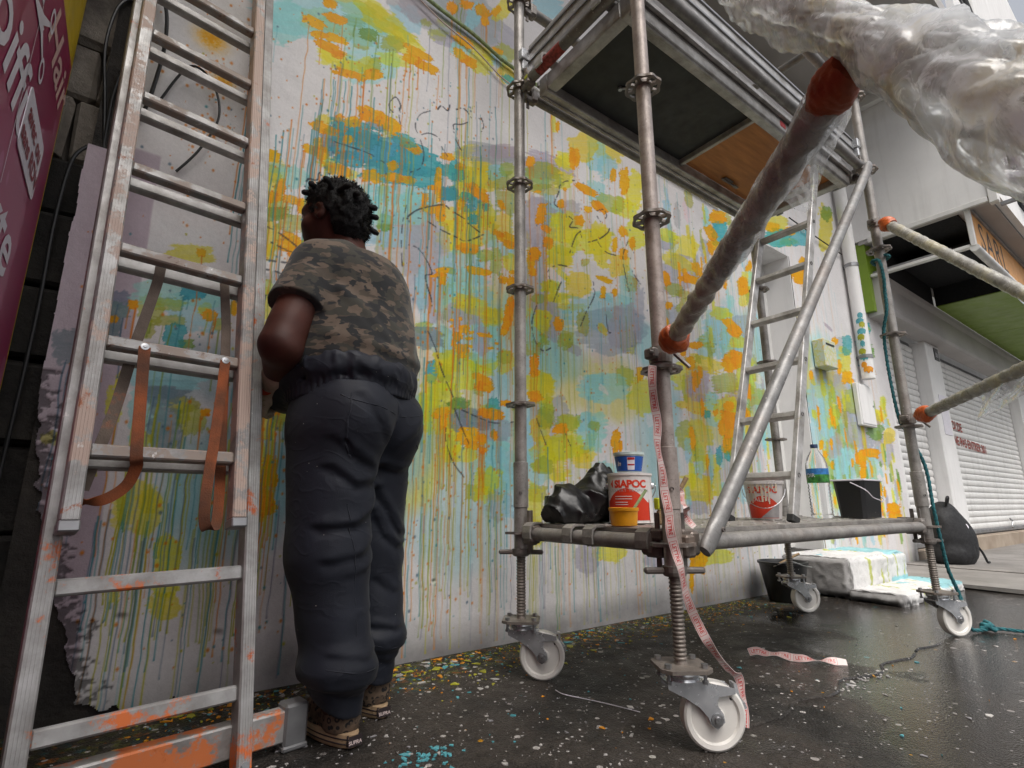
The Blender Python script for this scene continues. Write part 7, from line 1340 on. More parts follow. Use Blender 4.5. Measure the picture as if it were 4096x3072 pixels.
for k in range(320):
    el = math.asin(max(-.30, min(1, -.30 + 1.30*((k*.618034) % 1)))); az = k*2.39996
    d = np.array([math.cos(el)*math.cos(az), math.cos(el)*math.sin(az), math.sin(el)])
    if d[1] > .55 and d[2] < .55: continue
    if d[2] < -.1 and d[1] > -.1: continue
    if any(d @ q > .915 for q in tw): continue
    tw.append(d); b = np.array([0, -.016, .032]) + d*np.array([.082, .098, .102])
    dr = d + np.array([rs.uniform(-.22, .22), rs.uniform(-.22, .22), rs.uniform(-.1, .35)]); dr /= np.linalg.norm(dr); L_ = rs.uniform(.030, .056); side = np.cross(dr, [0, 0, 1]); pts = []
    for i in range(6):
        s_ = i/5; p = (b + dr*L_*s_ + side*.010*math.sin(s_*2 + k))*HS; xw = HC[0] + p[0]*math.cos(HY) - p[1]*math.sin(HY); yw = HC[1] + p[0]*math.sin(HY) + p[1]*math.cos(HY)
        pts.append(to_world(np.array([[xw, yw, HC[2] + p[2] - .012*s_*s_]]))[0])
    g.tube(pts, [.0125, .0085, .0078, .0105, .0110, .0060], 8)
g.build('hair_twists', M['hair'], hair, True, 180)['kind'] = 'stuff'
g = MB(); pick = rs.sample(range(len(Vh)), min(4200, len(Vh))); Vw = to_world(Vh); cw = to_world(np.array([[HC[0], HC[1] - .01, HC[2] + .02]]))[0]
for i in pick:
    p = Vector(Vw[i]); d = (p - Vector(cw)).normalized() + V(rs.uniform(-.7, .7), rs.uniform(-.7, .7), rs.uniform(-.6, .6)); d.normalize(); u = d.orthogonal().normalized()*.0008; w = d.cross(u); e = d*rs.uniform(.006, .014); m_ = p + e*.5 + V(rs.uniform(-.003, .003), rs.uniform(-.003, .003), rs.uniform(-.003, .003))
    g.add([p - d*.002 + u, p - d*.002 - u, m_ + w, m_ - w, p + e], [(0, 1, 2), (1, 3, 2), (2, 3, 4), (0, 2, 3)])
g.build('hair_fuzz', M['hair'], hair)['kind'] = 'stuff'
# --- shoes
def shoe(hx, hy, yaw, tagname):
    c, s_ = math.cos(yaw), math.sin(yaw)
    def loc(X, Y): x, y = X - hx, Y - hy; return x*c + y*s_, -x*s_ + y*c
    def up_sdf(X, Y, Z):
        x, y = loc(X, Y); D = smin(cap(x, y, Z, (0, .045, .060), (.0, .16, .050), .044, .040), cap(x, y, Z, (0, .14, .045), (.006, .215, .040), .042, .033), .03)
        D = smin(D, cap(x, y, Z, (0, .055, .05), (0, .050, .18), .043, .052), .03); D = np.maximum(D, .030 - Z); D = np.maximum(D, Z - .178)
        return D - .002*np.sin(y*90)*(Z > .05)*(y > .08)
    o = garment('shoe', up_sdf, (hx - .13, hy - .10, .02), (hx + .13, hy + .32, .19), .0052, 'leopard')
    ol = []
    for k in range(40):
        a = 2*math.pi*k/40; y = .123 + .137*math.sin(a); w = .040 + .010*math.sin((y)/.26*math.pi) + (.006 if y > .15 else 0); ol.append((w*math.copysign(abs(math.cos(a))**.8, math.cos(a)), y))
    g = MB(); vs = []
    for (sc_, z) in ((.96, .002), (1.03, .006), (1.045, .020), (1.03, .034), (.93, .036)):
        for (x, y) in ol:
            x, y = x*sc_, .123 + (y - .123)*(1 + (sc_ - 1)*.5); X, Y = hx + x*c - y*s_, hy + x*s_ + y*c; vs.append(to_world(np.array([[X, Y, z]]))[0])
    n_ = 40; fs = [(i*n_ + k, i*n_ + (k+1) % n_, (i+1)*n_ + (k+1) % n_, (i+1)*n_ + k) for i in range(4) for k in range(n_)] + [tuple(range(n_))[::-1], tuple(range(4*n_, 5*n_))]
    g.add(vs, fs); so = g.build('sole', M['sole'], o, True, 50)
    for z in (.013, .024):
        g = MB(); pts = [tuple(to_world(np.array([[hx + x*1.047*c - (.123 + (y - .123)*1.024)*s_, hy + x*1.047*s_ + (.123 + (y - .123)*1.024)*c, z]]))[0]) for x, y in ol]; g.tube(pts, .0016, 5, closed=True); g.build('sole_stripe', M['soleline'], so)
    # heel tab with its woven name
    back = lambda q, z, l=0: Vector(to_world(np.array([[hx + q*c + (.020 + l)*s_*1, hy + q*s_ - (.020 + l)*c, z]]))[0])
    u = (back(.02, .02) - back(-.02, .02)).normalized()
    g = MB(); g.add([back(-.021, .008), back(.021, .008), back(.021, .034), back(-.021, .034)], [(0, 1, 2, 3)]); g.add([back(-.021, .008, -.01), back(.021, .008, -.01), back(.021, .034, -.01), back(-.021, .034, -.01)], [(3, 2, 1, 0)]); g.build('heel_tab', M['soleline'], so)
    g = MB(); text_on(g, 'SUPRA', back(0, .014, .0008), u, (0, 0, 1), .0125, center=True, bold=.0004); g.build('heel_lettering', M['tapewhite'], so)
    g = MB()
    for k in range(5): 
        y = .10 + k*.022; z = .100 - k*.011; pts = [tuple(to_world(np.array([[hx + x*c - y*s_, hy + x*s_ + y*c, zz]]))[0]) for x, zz in ((-.026, z - .008), (0, z + .004), (.026, z - .008))]; g.tube(pts, .0028, 6)
    g.build('laces', M['soleline'], o)['kind'] = 'stuff'
shoe(-.118, -.040, R(-16), 'l'); shoe(.107, .022, R(-20), 'r')

# ================================================================== THINGS ON AND AROUND THE TOWER
M['fl_w'] = flat('white_paint_flake', srgb(188, 184, 180), .6, vary=.2); M['fl_g'] = flat('grey_paint_flake', srgb(140, 138, 140), .6); M['fl_o'] = flat('orange_paint_flake', srgb(226, 150, 28), .5); M['fl_t'] = flat('teal_paint_flake', srgb(86, 160, 170), .5); M['fl_y'] = flat('lime_paint_flake', srgb(170, 168, 44), .5)
DZ = .5495                                                        # top of the lower deck
CAMP = V(0, 0, .6208)
def facing(c): d = V(-c[0], -c[1], 0).normalized(); return math.atan2(d.y, d.x)
def cyl_pt(c, rfun, a, z, lift=0.0): r_ = rfun(z) + lift; return V(c[0] + r_*math.cos(a), c[1] + r_*math.sin(a), c[2] + z)
def cyl_text(g, txt, c, rfun, z, size, a0, mi=0, bold=.0, lift=.0008, shear=0, spacing=1.0):
    vs, fs = text_faces(txt, size, shear, spacing, bold); mx = (max(p[0] for p in vs) + min(p[0] for p in vs))/2
    g.add([cyl_pt(c, rfun, a0 + (p[0] - mx)/rfun(z), z + p[1], lift) for p in vs], fs, mi)
def cyl_patch(g, c, rfun, a0, a1, zlo, zhi, n=24, m=6, lift=.0005):
    vs = []; lo = zlo if callable(zlo) else (lambda s: zlo); hi = zhi if callable(zhi) else (lambda s: zhi)
    for i in range(n + 1):
        s_ = i/n
        for j in range(m + 1): z = lo(s_) + (hi(s_) - lo(s_))*j/m; vs.append(cyl_pt(c, rfun, a0 + (a1 - a0)*s_, z, lift))
    g.add(vs, [(i*(m+1) + j, (i+1)*(m+1) + j, (i+1)*(m+1) + j + 1, i*(m+1) + j + 1) for i in range(n) for j in range(m)])
# --- paint tin
c = (1.545, 1.36, DZ); rf = lambda z: .080; a0 = facing(c)
tin = empty('paint_tin', c, 'white and red metal paint tin with red brand lettering on the scaffold deck', 'paint tin')
g = MB(); g.lathe([(0, 0), (.078, 0), (.082, .003), (.080, .008), (.080, .168), (.0835, .172), (.0835, .180), (.078, .181), (.074, .174), (0, .174)], c, n=40); g.build('tin', M['canwhite'], tin, True, 40)
g = MB(); cyl_patch(g, c, rf, a0 - 1.25, a0 + .95, .012, lambda s: .075 + .050*math.sin(math.pi*min(1, s*1.05)), 30, 8); g.build('red_label', M['canred'], tin, True)
g = MB(); cyl_text(g, 'SIAPOC', c, rf, .128, .037, a0 + .02, bold=.0016, spacing=.95); g.build('brand_lettering', M['canred'], tin)
g = MB(); cyl_patch(g, c, rf, a0 - 1.02, a0 - .84, lambda s: .141 - .016*s, lambda s: .141 + .016*s, 6, 3, .0008); g.build('brand_triangle', M['canred'], tin)
g = MB(); cyl_text(g, "L'EXPERT TROPICAL", c, rf, .112, .0145, a0 - .05, spacing=1.25); g.build('slogan_lettering', M['cangrey'], tin)
g = MB()
for k, (zz, w) in enumerate(((.095, .8), (.086, .8), (.074, .6), (.066, .62), (.050, .5), (.044, .45))): cyl_patch(g, c, rf, a0 - .72, a0 - .72 + w, zz, zz + .0025, 12, 1, .0012)
g.build('small_print', M['canwhite'], tin)['kind'] = 'stuff'
for s_ in (-1, 1): p = cyl_pt(c, rf, a0 + s_*1.5, .135); g = MB(); g.lathe([(0, .010), (.010, .008), (.013, 0)], p, (math.cos(a0 + s_*1.5), math.sin(a0 + s_*1.5), 0), 12); g.build('handle_lug', M['bolt'], tin)
g = MB(); hp = [cyl_pt(c, rf, a0 + 1.5 - 3.0*s_, .135 - .09*math.sin(math.pi*s_), .012 + .01*math.sin(math.pi*s_)) for s_ in np.linspace(0, 1, 16)]; hp = [cyl_pt(c, rf, a0 + math.pi + (s_ - .5)*3.2, .135 - .08*math.sin(math.pi*s_), .014) for s_ in np.linspace(0, 1, 16)]; g.tube(hp, .002, 6); g.build('wire_handle', M['bolt'], tin)
g = MB(); cyl_patch(g, c, rf, a0 + .93, a0 + .97, .0, .085, 2, 4, .001); g.build('paint_drip', M['dryred'], tin)
# --- blue tub on the tin
c = (1.530, 1.345, DZ + .1815); rf = lambda z: .043 + .012*z/.075; a0 = facing(c)
tub = empty('blue_tub', c, 'small blue plastic tub with a paint-smeared rim standing on the paint tin', 'tub')
g = MB(); g.lathe([(0, 0), (.041, 0), (.043, .003), (.0535, .066), (.057, .066), (.0575, .075), (.052, .076), (.0505, .066), (.042, .010), (0, .010)], c, n=36); g.build('tub', M['tubwhite'], tub, True, 40)
g = MB(); cyl_patch(g, c, rf, a0 - 1.5, a0 + 1.5, .006, .060, 30, 2, .0012); g.build('blue_print', M['tubblue'], tub, True)
g = MB(); cyl_patch(g, c, rf, a0 - .12, a0 + .42, .010, .056, 8, 2, .0018); g.build('white_panel', M['signwhite'], tub)
g = MB(); cyl_patch(g, c, rf, a0 - .10, a0 + .40, .046, .055, 8, 1, .0023); cyl_patch(g, c, rf, a0 - .10, a0 + .40, .026, .031, 8, 1, .0023); g.build('red_stripes', M['red'], tub)
g = MB(); cyl_text(g, 'in', c, rf, .026, .022, a0 - .80, bold=.001, lift=.0018, shear=.3); g.build('tub_lettering', M['signwhite'], tub)
# --- orange pot with a stirring stick
c = (1.345, 1.215, DZ)
pot = empty('orange_pot', c, 'small orange paint pot at the near end of the scaffold deck', 'pot')
g = MB(); g.lathe([(0, 0), (.040, 0), (.042, .002), (.0455, .046), (.049, .048), (.0495, .057), (.046, .058), (.0435, .046), (.040, .012), (0, .012)], c, n=36); g.build('pot', M['tuborange'], pot, True, 40)
g = MB(); g.lathe([(0, .030), (.0415, .030)], c, n=24); g.build('paint', M['tuborange'], pot)
g = MB(); g.tube([V(*c) + V(.005, .0, .012), V(*c) + V(.075, -.035, .115)], [.0045, .0055], 8); tag(g.build('stirring_stick', M['stickgreen']), 'paint-stained stick standing in the orange pot', 'stick')
# --- brushes behind the post
b = V(1.50, 1.185, DZ); brs = empty('paint_brush', tuple(b), 'upturned wide brush smeared with lime paint by the scaffold post', 'brush')
g = MB(); g.box(tuple(b + V(-.020, -.008, 0)), tuple(b + V(.020, .008, .050)), bevel=.005); g.build('handle', M['brushwood'], brs)
g = MB(); g.box(tuple(b + V(-.026, -.012, .0505)), tuple(b + V(.026, .012, .090)), bevel=.004); g.build('bristles', M['limetape'], brs)
g = MB(); g.tube([(1.62, 1.26, DZ), (1.66, 1.235, DZ + .10), (1.695, 1.215, DZ + .165)], [.006, .007, .009], 8); tag(g.build('old_brush', M['brushwood']), 'old wooden brush handle leaning just behind the scaffold post', 'brush')
# --- bin liners
def liner(name, c, r, seed, label):
    def f(X, Y, Z):
        D = ell(X, Y, Z, (0, 0, r[2]*.62), (r[0], r[1], r[2]*.75)); D = smin(D, ell(X, Y, Z, (.02*seed % .03, 0, r[2]*1.15), (r[0]*.30, r[1]*.36, r[2]*.62)), .06)
        n_ = 1 - np.abs(2*fbm(X*9 + seed, Y*9, Z*7 + X*6, o=2, seed=seed) - 1); m_ = 1 - np.abs(2*fbm(X*26 + seed, Y*26, Z*20 - X*11, o=2, seed=seed + 2) - 1)
        return np.maximum(D - .040*n_**2 - .005*m_**2 + .018, .0005 - Z)
    Vx, Fc = surf(f, (-r[0]*1.5, -r[1]*1.5, -.006), (r[0]*1.5, r[1]*1.5, r[2]*2.1), .0058)
    o = mesh_np(name, Vx + np.array(c), Fc, M['liner'], None, True); return tag(o, label, 'bag', 'black bags on the scaffold deck')
liner('bin_bag', (1.530, 1.515, DZ), (.105, .085, .108), 4, 'larger crumpled black plastic bag beside the paint tin')
liner('bin_bag', (1.385, 1.525, DZ), (.080, .075, .076), 9, 'smaller crumpled black plastic bag nearest the back scaffold post')
# --- tapered pail
c = (2.42, 1.32, DZ); rf = lambda z: .066 + .018*z/.165; a0 = facing(c)
pail = empty('paint_pail', c, 'tapered white and red paint pail dripping with paint beside the access ladder', 'pail')
g = MB(); g.lathe([(0, 0), (.064, 0), (.066, .003), (.083, .158), (.088, .158), (.089, .172), (.083, .173), (.080, .160), (0, .160)], c, n=40); g.build('pail', M['canwhite'], pail, True, 40)
g = MB(); cyl_patch(g, c, rf, a0 - 1.1, a0 + .9, .006, lambda s: .060 + .045*math.sin(math.pi*s), 26, 6, .001); g.build('red_label', M['canred'], pail, True)
g = MB(); cyl_patch(g, c, rf, a0 - .3, a0 + .9, lambda s: .008, lambda s: .008 + .07*s, 14, 4, .0016); g.build('grey_corner', M['cangrey'], pail, True)
g = MB(); cyl_text(g, 'SIAPOC', c, rf, .118, .040, a0 - .10, bold=.001, lift=.0015); g.build('brand_lettering', M['canred'], pail)
g = MB(); cyl_text(g, 'IALITE', c, rf, .080, .027, a0 - .15, lift=.0020); g.build('product_lettering', M['canwhite'], pail)
g = MB(); rs = random.Random(4)
for k in range(9): aa = a0 - .9 + k*.19; cyl_patch(g, c, rf, aa, aa + rs.uniform(.05, .12), rs.uniform(.06, .14), .158, 3, 3, .0026)
g.build('paint_drips', M['paintwet'], pail)['kind'] = 'stuff'
g = MB(); g.tube([cyl_pt(c, rf, a0 - 1.5 + 3.0*s_, .135 - .085*math.sin(math.pi*s_), .010 + .006*math.sin(math.pi*s_)) for s_ in np.linspace(0, 1, 18)], .0018, 6); g.build('wire_handle', M['bolt'], pail)
g = MB(); g.lathe([(0, 0), (.018, 0), (.018, .012), (.014, .016), (0, .016)], (c[0] + .03, c[1] + .02, c[2] + .1735), n=16); tag(g.build('red_cap', M['red'], None, True), 'small red cap lying on the tapered paint pail', 'cap')
# --- water bottle
c = (2.80, 1.24, DZ); rf = lambda z: .0503; a0 = facing(c)
bt = empty('water_bottle', c, 'clear plastic water bottle with blue and green label on the scaffold deck', 'bottle')
pr = [(0, .004), (.030, .0), (.042, .004), (.0445, .012)]
for k in range(9): pr += [(.0445, .016 + k*.015), (.0415, .0235 + k*.015)]
pr += [(.0445, .155), (.0445, .225), (.043, .245), (.034, .275), (.020, .300), (.0135, .312), (.0135, .322)]; pr = [(a*1.12, b*1.08) for a, b in pr]
g = MB(); g.lathe(pr, c, n=32); g.build('bottle', M['clearpet'], bt, True, 60)
g = MB(); g.lathe([(.0502, .211), (.0504, .240)], c, n=32); g.build('blue_label', M['blueprint'], bt, True); g = MB(); g.lathe([(.0502, .173), (.0504, .2105)], c, n=32); g.build('green_label', M['greenprint'], bt, True)
g = MB(); cyl_text(g, 'DIR', c, rf, .198, .026, a0 - .6, lift=.0009); g.build('label_lettering', M['signwhite'], bt)
g = MB(); g.lathe([(0, .362), (.0162, .362), (.0174, .359), (.0174, .344), (.015, .344)], c, n=24); g.build('cap', M['capblue'], bt, True)
# --- square mixing bucket
sb = empty('square_bucket', (3.04, 1.165, DZ), 'square black plastic bucket with white spatters at the far end of the deck', 'bucket')
def taper(mb, x0, x1, y0, y1, z0, z1, t_, b_=.015):
    def ring(e, z): return [(x0 - e + b_, y0 - e, z), (x1 + e - b_, y0 - e, z), (x1 + e, y0 - e + b_, z), (x1 + e, y1 + e - b_, z), (x1 + e - b_, y1 + e, z), (x0 - e + b_, y1 + e, z), (x0 - e, y1 + e - b_, z), (x0 - e, y0 - e + b_, z)]
    R_ = ring(0, z0) + ring(t_, z1) + ring(t_ - .004, z1) + ring(-.004, z0 + .008)
    mb.add(R_, [tuple(range(8))[::-1]] + [(q*8 + k, q*8 + (k+1) % 8, (q+1)*8 + (k+1) % 8, (q+1)*8 + k) for q in range(3) for k in range(8)] + [tuple(range(24, 32))])
g = MB(); taper(g, 2.95, 3.15, 1.105, 1.225, DZ, DZ + .185, .012); g.build('bucket', M['bucket'], sb)
g = MB(); e = .0145; zt = DZ + .1855
g.tube([(2.95 - e, 1.105 - e, zt), (3.15 + e, 1.105 - e, zt), (3.15 + e, 1.225 + e, zt), (2.95 - e, 1.225 + e, zt)], .0042, 6, closed=True); g.build('painted_rim', M['signwhite'], sb)
g = MB(); g.tube(smooth_path([(2.934, 1.15, zt - .012), (2.930, 1.085, zt - .05), (2.99, 1.078, zt - .085), (3.07, 1.08, zt - .098), (3.10, 1.08, zt - .108), (3.11, 1.08, zt - .095), (3.172, 1.10, zt - .088), (3.17, 1.165, zt - .02)], 6), .0026, 6); g.build('wire_handle', M['signwhite'], sb)
# --- mason's bucket on the ground
mbk = empty('round_bucket', (3.60, 1.885, 0), 'round black rubber bucket on the ground behind the scaffold by the steps', 'bucket')
g = MB(); g.lathe([(0, .003), (.100, .003), (.104, .008), (.145, .232), (.153, .234), (.154, .248), (.146, .250), (.140, .236), (.099, .014), (0, .014)], (3.60, 1.885, 0), n=40); g.build('bucket', M['bucket'], mbk, True, 40)
g = MB(); g.tube(smooth_path([(3.455, 1.87, .225), (3.47, 1.77, .262), (3.55, 1.72, .235), (3.66, 1.73, .22), (3.745, 1.87, .225)], 7), .0035, 6); g.build('wire_handle', M['bolt'], mbk)
g = MB(); g.tube([(3.53, 1.90, .22), (3.68, 1.85, .275), (3.73, 1.835, .29)], .008, 8); tag(g.build('tool_handle', M['brushwood']), 'wooden tool handle sticking out of the round black bucket', 'tool')
# --- backpack against the shutter pier
bp = empty('backpack', (6.72, 1.82, .05), 'black backpack with a round white badge leaning by the shop pier', 'backpack')
def bp_sdf(X, Y, Z):
    D = ell(X, Y, Z, (0, 0, .27), (.22, .15, .30)); D = smin(D, ell(X, Y, Z, (.06, -.10, .20), (.17, .10, .19)), .05); D = smin(D, ell(X, Y, Z, (0, 0, .08), (.21, .15, .10)), .06)
    return np.maximum(D - .014*(1 - np.abs(2*fbm(X*7, Y*7, Z*7 + X*4, o=3, seed=33) - 1)), -Z)
Vx, Fc = surf(bp_sdf, (-.30, -.28, -.01), (.32, .24, .64), .013); mesh_np('bag', Vx + np.array([6.72, 1.82, .047]), Fc, M['backpack'], bp, True)
g = MB(); g.lathe([(0, .004), (.030, .003), (.032, 0)], (6.69, 1.655, .40), (-.45, -.85, .25), 20); g.build('badge', M['signwhite'], bp)
g = MB(); g.tube(smooth_path([(6.62, 1.76, .60), (6.60, 1.74, .67), (6.68, 1.75, .68), (6.74, 1.78, .62)], 6), .012, 8); g.build('grab_handle', M['backpack'], bp, True)
g = MB(); g.tube(smooth_path([(6.88, 1.66, .25), (6.93, 1.62, .15), (6.96, 1.60, .055), (7.02, 1.60, .056)], 6), .010, 8); g.build('strap', M['backpack'], bp, True)

# dabs of the mural carried over onto the downpipe
cdp = (5.92, 2.015, 0); rdp = lambda z: .0604; adp = facing(cdp); rs = random.Random(21)
for k, (zz, mt) in enumerate(((2.50, 'fl_t'), (2.44, 'fl_t'), (2.40, 'fl_y'), (2.33, 'fl_t'), (2.27, 'fl_y'), (2.20, 'fl_t'), (2.12, 'fl_y'), (2.06, 'fl_t'), (1.98, 'fl_o'), (1.93, 'fl_o'))):
    g = MB(); w = rs.uniform(.35, .75); o_ = rs.uniform(-.4, .4); cyl_patch(g, cdp, rdp, adp + o_ - w, adp + o_ + w, lambda s, z_=zz: z_ - .035*math.sin(math.pi*s)**.5 - .01*math.sin(s*17), lambda s, z_=zz: z_ + .03*math.sin(math.pi*s)**.5, 14, 2, .0006 + .0002*k); g.build('paint_dab', M[mt], dp)
# ------------------------------------------------------------------ printed tape
def printed_tape(name, path, w, label, side=None, n=10, sides=None, text_step=.085):
    """ribbon with red boxed words following it"""
    P = smooth_path(path, n); L_ = [0]
    for a, b in zip(P[:-1], P[1:]): L_.append(L_[-1] + (b - a).length)
    fr = []; 
    for i, p in enumerate(P):
        t_ = (P[min(i+1, len(P)-1)] - P[max(i-1, 0)]).normalized(); sd_ = V(*side).normalized() if sides is None else sides(i/(len(P)-1)).normalized(); s_ = (sd_ - t_*sd_.dot(t_)).normalized(); fr.append((p, t_, s_, s_.cross(t_)))
    root = empty(name, tuple(P[-1]), label, 'tape'); g = MB(); vs = []
    for p, t_, s_, q in fr:
        for a, b in ((-1, -1), (1, -1), (1, 1), (-1, 1)): vs.append(p + s_*(a*w/2) + q*(b*.0004))
    m = len(P); g.add(vs, [(4*i + k, 4*i + (k+1) % 4, 4*(i+1) + (k+1) % 4, 4*(i+1) + k) for i in range(m - 1) for k in range(4)]); g.build('tape', M['tapewhite'], root, True, 60)
    def at(l, v, lift):
        l = max(0, min(L_[-1] - 1e-5, l)); i = max(0, int(np.searchsorted(L_, l)) - 1); f = (l - L_[i])/max(L_[i+1] - L_[i], 1e-6); a, b = fr[i], fr[i+1]
        return a[0].lerp(b[0], f) + a[2].lerp(b[2], f)*v + a[3].lerp(b[3], f)*lift
    g = MB(); vsT, fsT = text_faces('LETTRE', w*.62, bold=w*.012); tw = max(p[0] for p in vsT)
    l = .01
    while l + tw < L_[-1]:
        for lf in (.0009, -.0009): g.add([at(l + p[0], (p[1] - w*.21)*(-1 if lf > 0 else 1), lf) for p in vsT], fsT)
        x0, x1, h_ = l - .006, l + tw + .006, w*.36; e = w*.045
        for (a0_, a1_, b0_, b1_) in ((x0, x1, h_, h_ + e), (x0, x1, -h_ - e, -h_), (x0, x0 + e, -h_, h_), (x1 - e, x1, -h_, h_)):
            k = 6
            for q in range(k):
                u0, u1 = a0_ + (a1_ - a0_)*q/k, a0_ + (a1_ - a0_)*(q+1)/k
                for lf in (.0008, -.0008): g.add([at(u0, b0_, lf), at(u1, b0_, lf), at(u1, b1_, lf), at(u0, b1_, lf)], [(0, 1, 2, 3)])
        l += tw + .022
    pr_ = g.build('tape_print', M['tapered'], root); pr_['kind'] = 'stuff'; return root
def Yp(x, z, y=.945, y0=.925): k = y/y0; return V(x*k, y, .6208 + (z - .6208)*k)
path = [Yp(1.172, 1.003), Yp(1.165, .954), Yp(1.168, .893), Yp(1.177, .840), Yp(1.171, .778), Yp(1.183, .715), Yp(1.190, .650), Yp(1.202, .597, .93), Yp(1.203, .551, .915), Yp(1.220, .494, .91), Yp(1.238, .448, .90), Yp(1.253, .379, .915), Yp(1.292, .310, .92), Yp(1.345, .241, .90), Yp(1.417, .174, .88), Yp(1.460, .150, .88), Yp(1.473, .105, .88), Yp(1.478, .063, .88), Yp(1.470, .02, .88)]
vd = V(-.8, -.6, 0); rd = V(.6, -.8, 0)
printed_tape('printed_tape', path, .024, 'red and white printed tape hanging from the front post down to its wheel', sides=lambda s: V(.75, -.55, .0) + V(-.55*math.sin(s*19)**3, -.6*math.sin(s*19)**3, .3*math.sin(s*23)))
path2 = [V(1.300, .985, .86), V(1.305, .99, .80), V(1.31, 1.0, .72), V(1.325, 1.005, .68), V(1.375, 1.01, .655), V(1.34, .985, .628), V(1.285, .93, .610), V(1.315, .95, .600), V(1.345, .98, .585), V(1.36, .96, .553)]
printed_tape('printed_tape', path2, .020, 'short twist of red and white tape knotted round the front post above the deck', sides=lambda s: V(.7, -.6, .5*math.sin(s*17)))
pathf = [V(2.215, 1.345, .012), V(2.235, 1.320, .020), V(2.25, 1.285, .014), V(2.268, 1.24, .018), V(2.285, 1.195, .012), V(2.305, 1.155, .014), V(2.335, 1.115, .010), V(2.365, 1.080, .012), V(2.40, 1.042, .006)]
printed_tape('printed_tape', pathf, .030, 'loose strip of red and white printed tape lying on the wet ground', sides=lambda s: V(.45, .35, .75 - .5*s + .5*math.sin(s*15)))
# ------------------------------------------------------------------ rope
def rope(name, pts, r, label):
    P = smooth_path(pts, 10); root = empty(name, tuple(P[-1]), label, 'rope')
    for ph in (0, 2.094, 4.189):
        q = []; l = 0; u = None
        for i, p in enumerate(P):
            t_ = (P[min(i+1, len(P)-1)] - P[max(i-1, 0)]).normalized(); u = (t_.orthogonal().normalized() if u is None else (u - t_*u.dot(t_)).normalized()); w = t_.cross(u); a = ph + l/.030*2*math.pi*.35
            q.append(p + (u*math.cos(a) + w*math.sin(a))*r*.55); l += (P[min(i+1, len(P)-1)] - p).length
        g = MB(); g.tube(q, r*.62, 6); g.build('strand', M['rope'], root, True, 180)
    return root
rp = [V(3.225, .93, 1.955), V(3.30, .935, 1.965), V(3.30, 1.0, 1.945), V(3.225, .995, 1.94), V(3.205, .955, 1.925), V(3.200, .945, 1.83), V(3.215, .955, 1.74), V(3.213, .96, 1.64), V(3.228, .995, 1.52), V(3.24, 1.005, 1.3), V(3.26, 1.0, 1.06), V(3.292, .985, .98), V(3.30, .935, .81), V(3.30, .93, .60), V(3.325, .93, .44), V(3.36, .93, .30), V(3.40, .915, .185), V(3.41, .91, .11), V(3.425, .905, .045), V(3.455, .90, .016), V(3.53, .868, .014), V(3.60, .842, .014), V(3.64, .75, .012), V(3.68, .62, .012), V(3.8, .45, .012)]
rope('rope', rp, .0080, 'teal rope tied to the far scaffold post and trailing onto the ground')
rk = [V(3.52, .885, .016), V(3.54, .855, .035), V(3.575, .85, .020), V(3.56, .885, .014), V(3.53, .875, .038), V(3.555, .84, .014), V(3.585, .865, .036), V(3.60, .885, .040)]
g = MB(); g.tube(smooth_path(rk, 8), .011, 8); tag(g.build('rope_knot', M['rope'], None, True, 180), 'frayed knot of teal rope on the ground by the wheel', 'rope')
# ------------------------------------------------------------------ paint flakes and crumbs on the ground (nobody could count them)
def flakes(name, n, region, mats_w, smin_, smax_, seed, kind_label):
    rs = np.random.default_rng(seed); vs = []; fs = []; mi = []; k = 0
    for _ in range(n):
        x, y = region(rs); s_ = smin_*(smax_/smin_)**(rs.random()**2.8); a = rs.uniform(0, 6.28); el = rs.uniform(.45, 1.0); m = rs.integers(5, 8); z = rs.uniform(.0012, .0030)
        ang = np.sort(rs.uniform(0, 6.28, m)); rr = s_*rs.uniform(.6, 1.1, m)
        px_ = rr*np.cos(ang); py_ = rr*np.sin(ang)*el; X = x + px_*math.cos(a) - py_*math.sin(a); Y = y + px_*math.sin(a) + py_*math.cos(a)
        for q in range(m): vs.append((X[q], Y[q], z + rs.uniform(-.0004, .0012)))
        for q in range(m): vs.append((x + (X[q] - x)*1.05, y + (Y[q] - y)*1.05, .0003))
        fs.append(tuple(range(k, k + m))); c_ = int(rs.choice(len(mats_w), p=[w for _, w in mats_w])); mi.append(c_)
        for q in range(m): fs.append((k + m + q, k + m + (q+1) % m, k + (q+1) % m, k + q)); mi.append(c_)
        k += 2*m
    g = MB(); g.v = vs; g.f = fs; g.m = mi; return tag(g.build(name, [M[q] for q, _ in mats_w]), kind_label, 'flakes', kind='stuff')
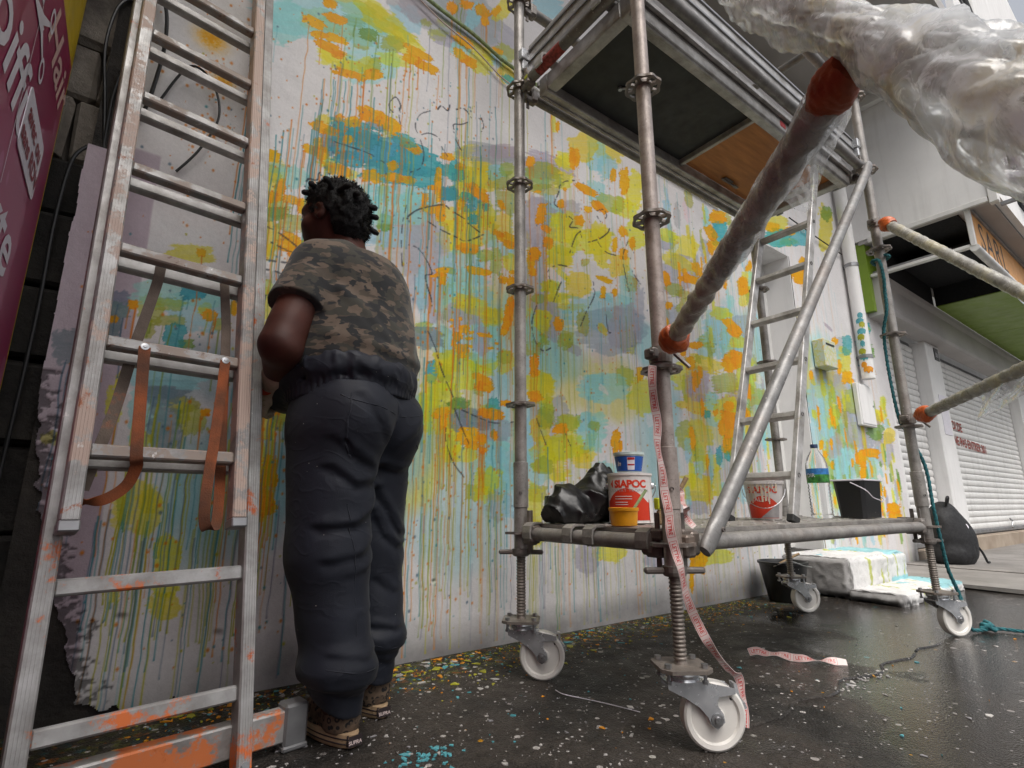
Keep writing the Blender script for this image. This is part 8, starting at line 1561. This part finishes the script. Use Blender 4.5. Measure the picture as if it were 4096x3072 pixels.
def reg_main(rs):
    while True:
        x, y = rs.uniform(.25, 3.6), rs.uniform(.55, 2.05); dens = math.exp(-((x - 1.0)/.75)**2 - ((y - 1.25)/.6)**2) + .12
        if rs.random() < dens: return x, y
def reg_wall(rs): x = rs.uniform(.1, 3.4); return x, 2.07 - abs(rs.normal(0, .17))
flakes('paint_flakes', 700, reg_main, (('fl_w', .60), ('fl_g', .27), ('fl_o', .06), ('fl_t', .07)),   .0012, .016, 3, 'scattered white paint flakes over the dark wet ground')
flakes('paint_splashes', 1300, reg_wall, (('fl_y', .42), ('fl_o', .26), ('fl_t', .16), ('fl_w', .16)), .003, .022, 5, 'orange, lime and teal paint splashes along the foot of the wall')
def reg_teal(rs): return rs.normal(.71, .055), rs.normal(1.33, .035)
flakes('teal_splash', 60, reg_teal, (('fl_t', .9), ('fl_w', .1)), .006, .020, 8, 'teal paint splash on the ground right of the shoes')
def reg_crack(rs): t_ = rs.random(); return 2.05 + .35*t_ + rs.normal(0, .03), .925 + rs.normal(0, .02)
flakes('plaster_crumbs', 60, reg_crack, (('fl_w', .9), ('fl_g', .1)), .004, .014, 9, 'white plaster crumbs along the crack in the ground')
# raised crack line across the wet ground
g = MB(); rs = random.Random(2); pts = [(1.40 + k*.05, .945 + .02*math.sin(k*.9) + rs.uniform(-.008, .008), .001) for k in range(36)]
for a, b in zip(pts[:-1], pts[1:]):
    if rs.random() < .22: continue
    w = rs.uniform(.003, .007); a, b = V(*a), V(*b); s_ = (b - a).cross(V(0, 0, 1)).normalized()*w; g.add([a - s_, b - s_, b + V(0, 0, .005), a + V(0, 0, .005), a + s_, b + s_], [(0, 1, 2, 3), (3, 2, 5, 4)])
tag(g.build('ground_crack_ridge', M['ground']), kind='structure')
g = MB(); g.tube(smooth_path([(1.28, 1.50, .003), (1.27, 1.44, .006), (1.31, 1.36, .003), (1.33, 1.28, .006), (1.36, 1.20, .003)], 8), .0014, 5); tag(g.build('wire_offcut', M['signwhite']), 'thin curled wire offcut on the ground behind the front wheel', 'wire')
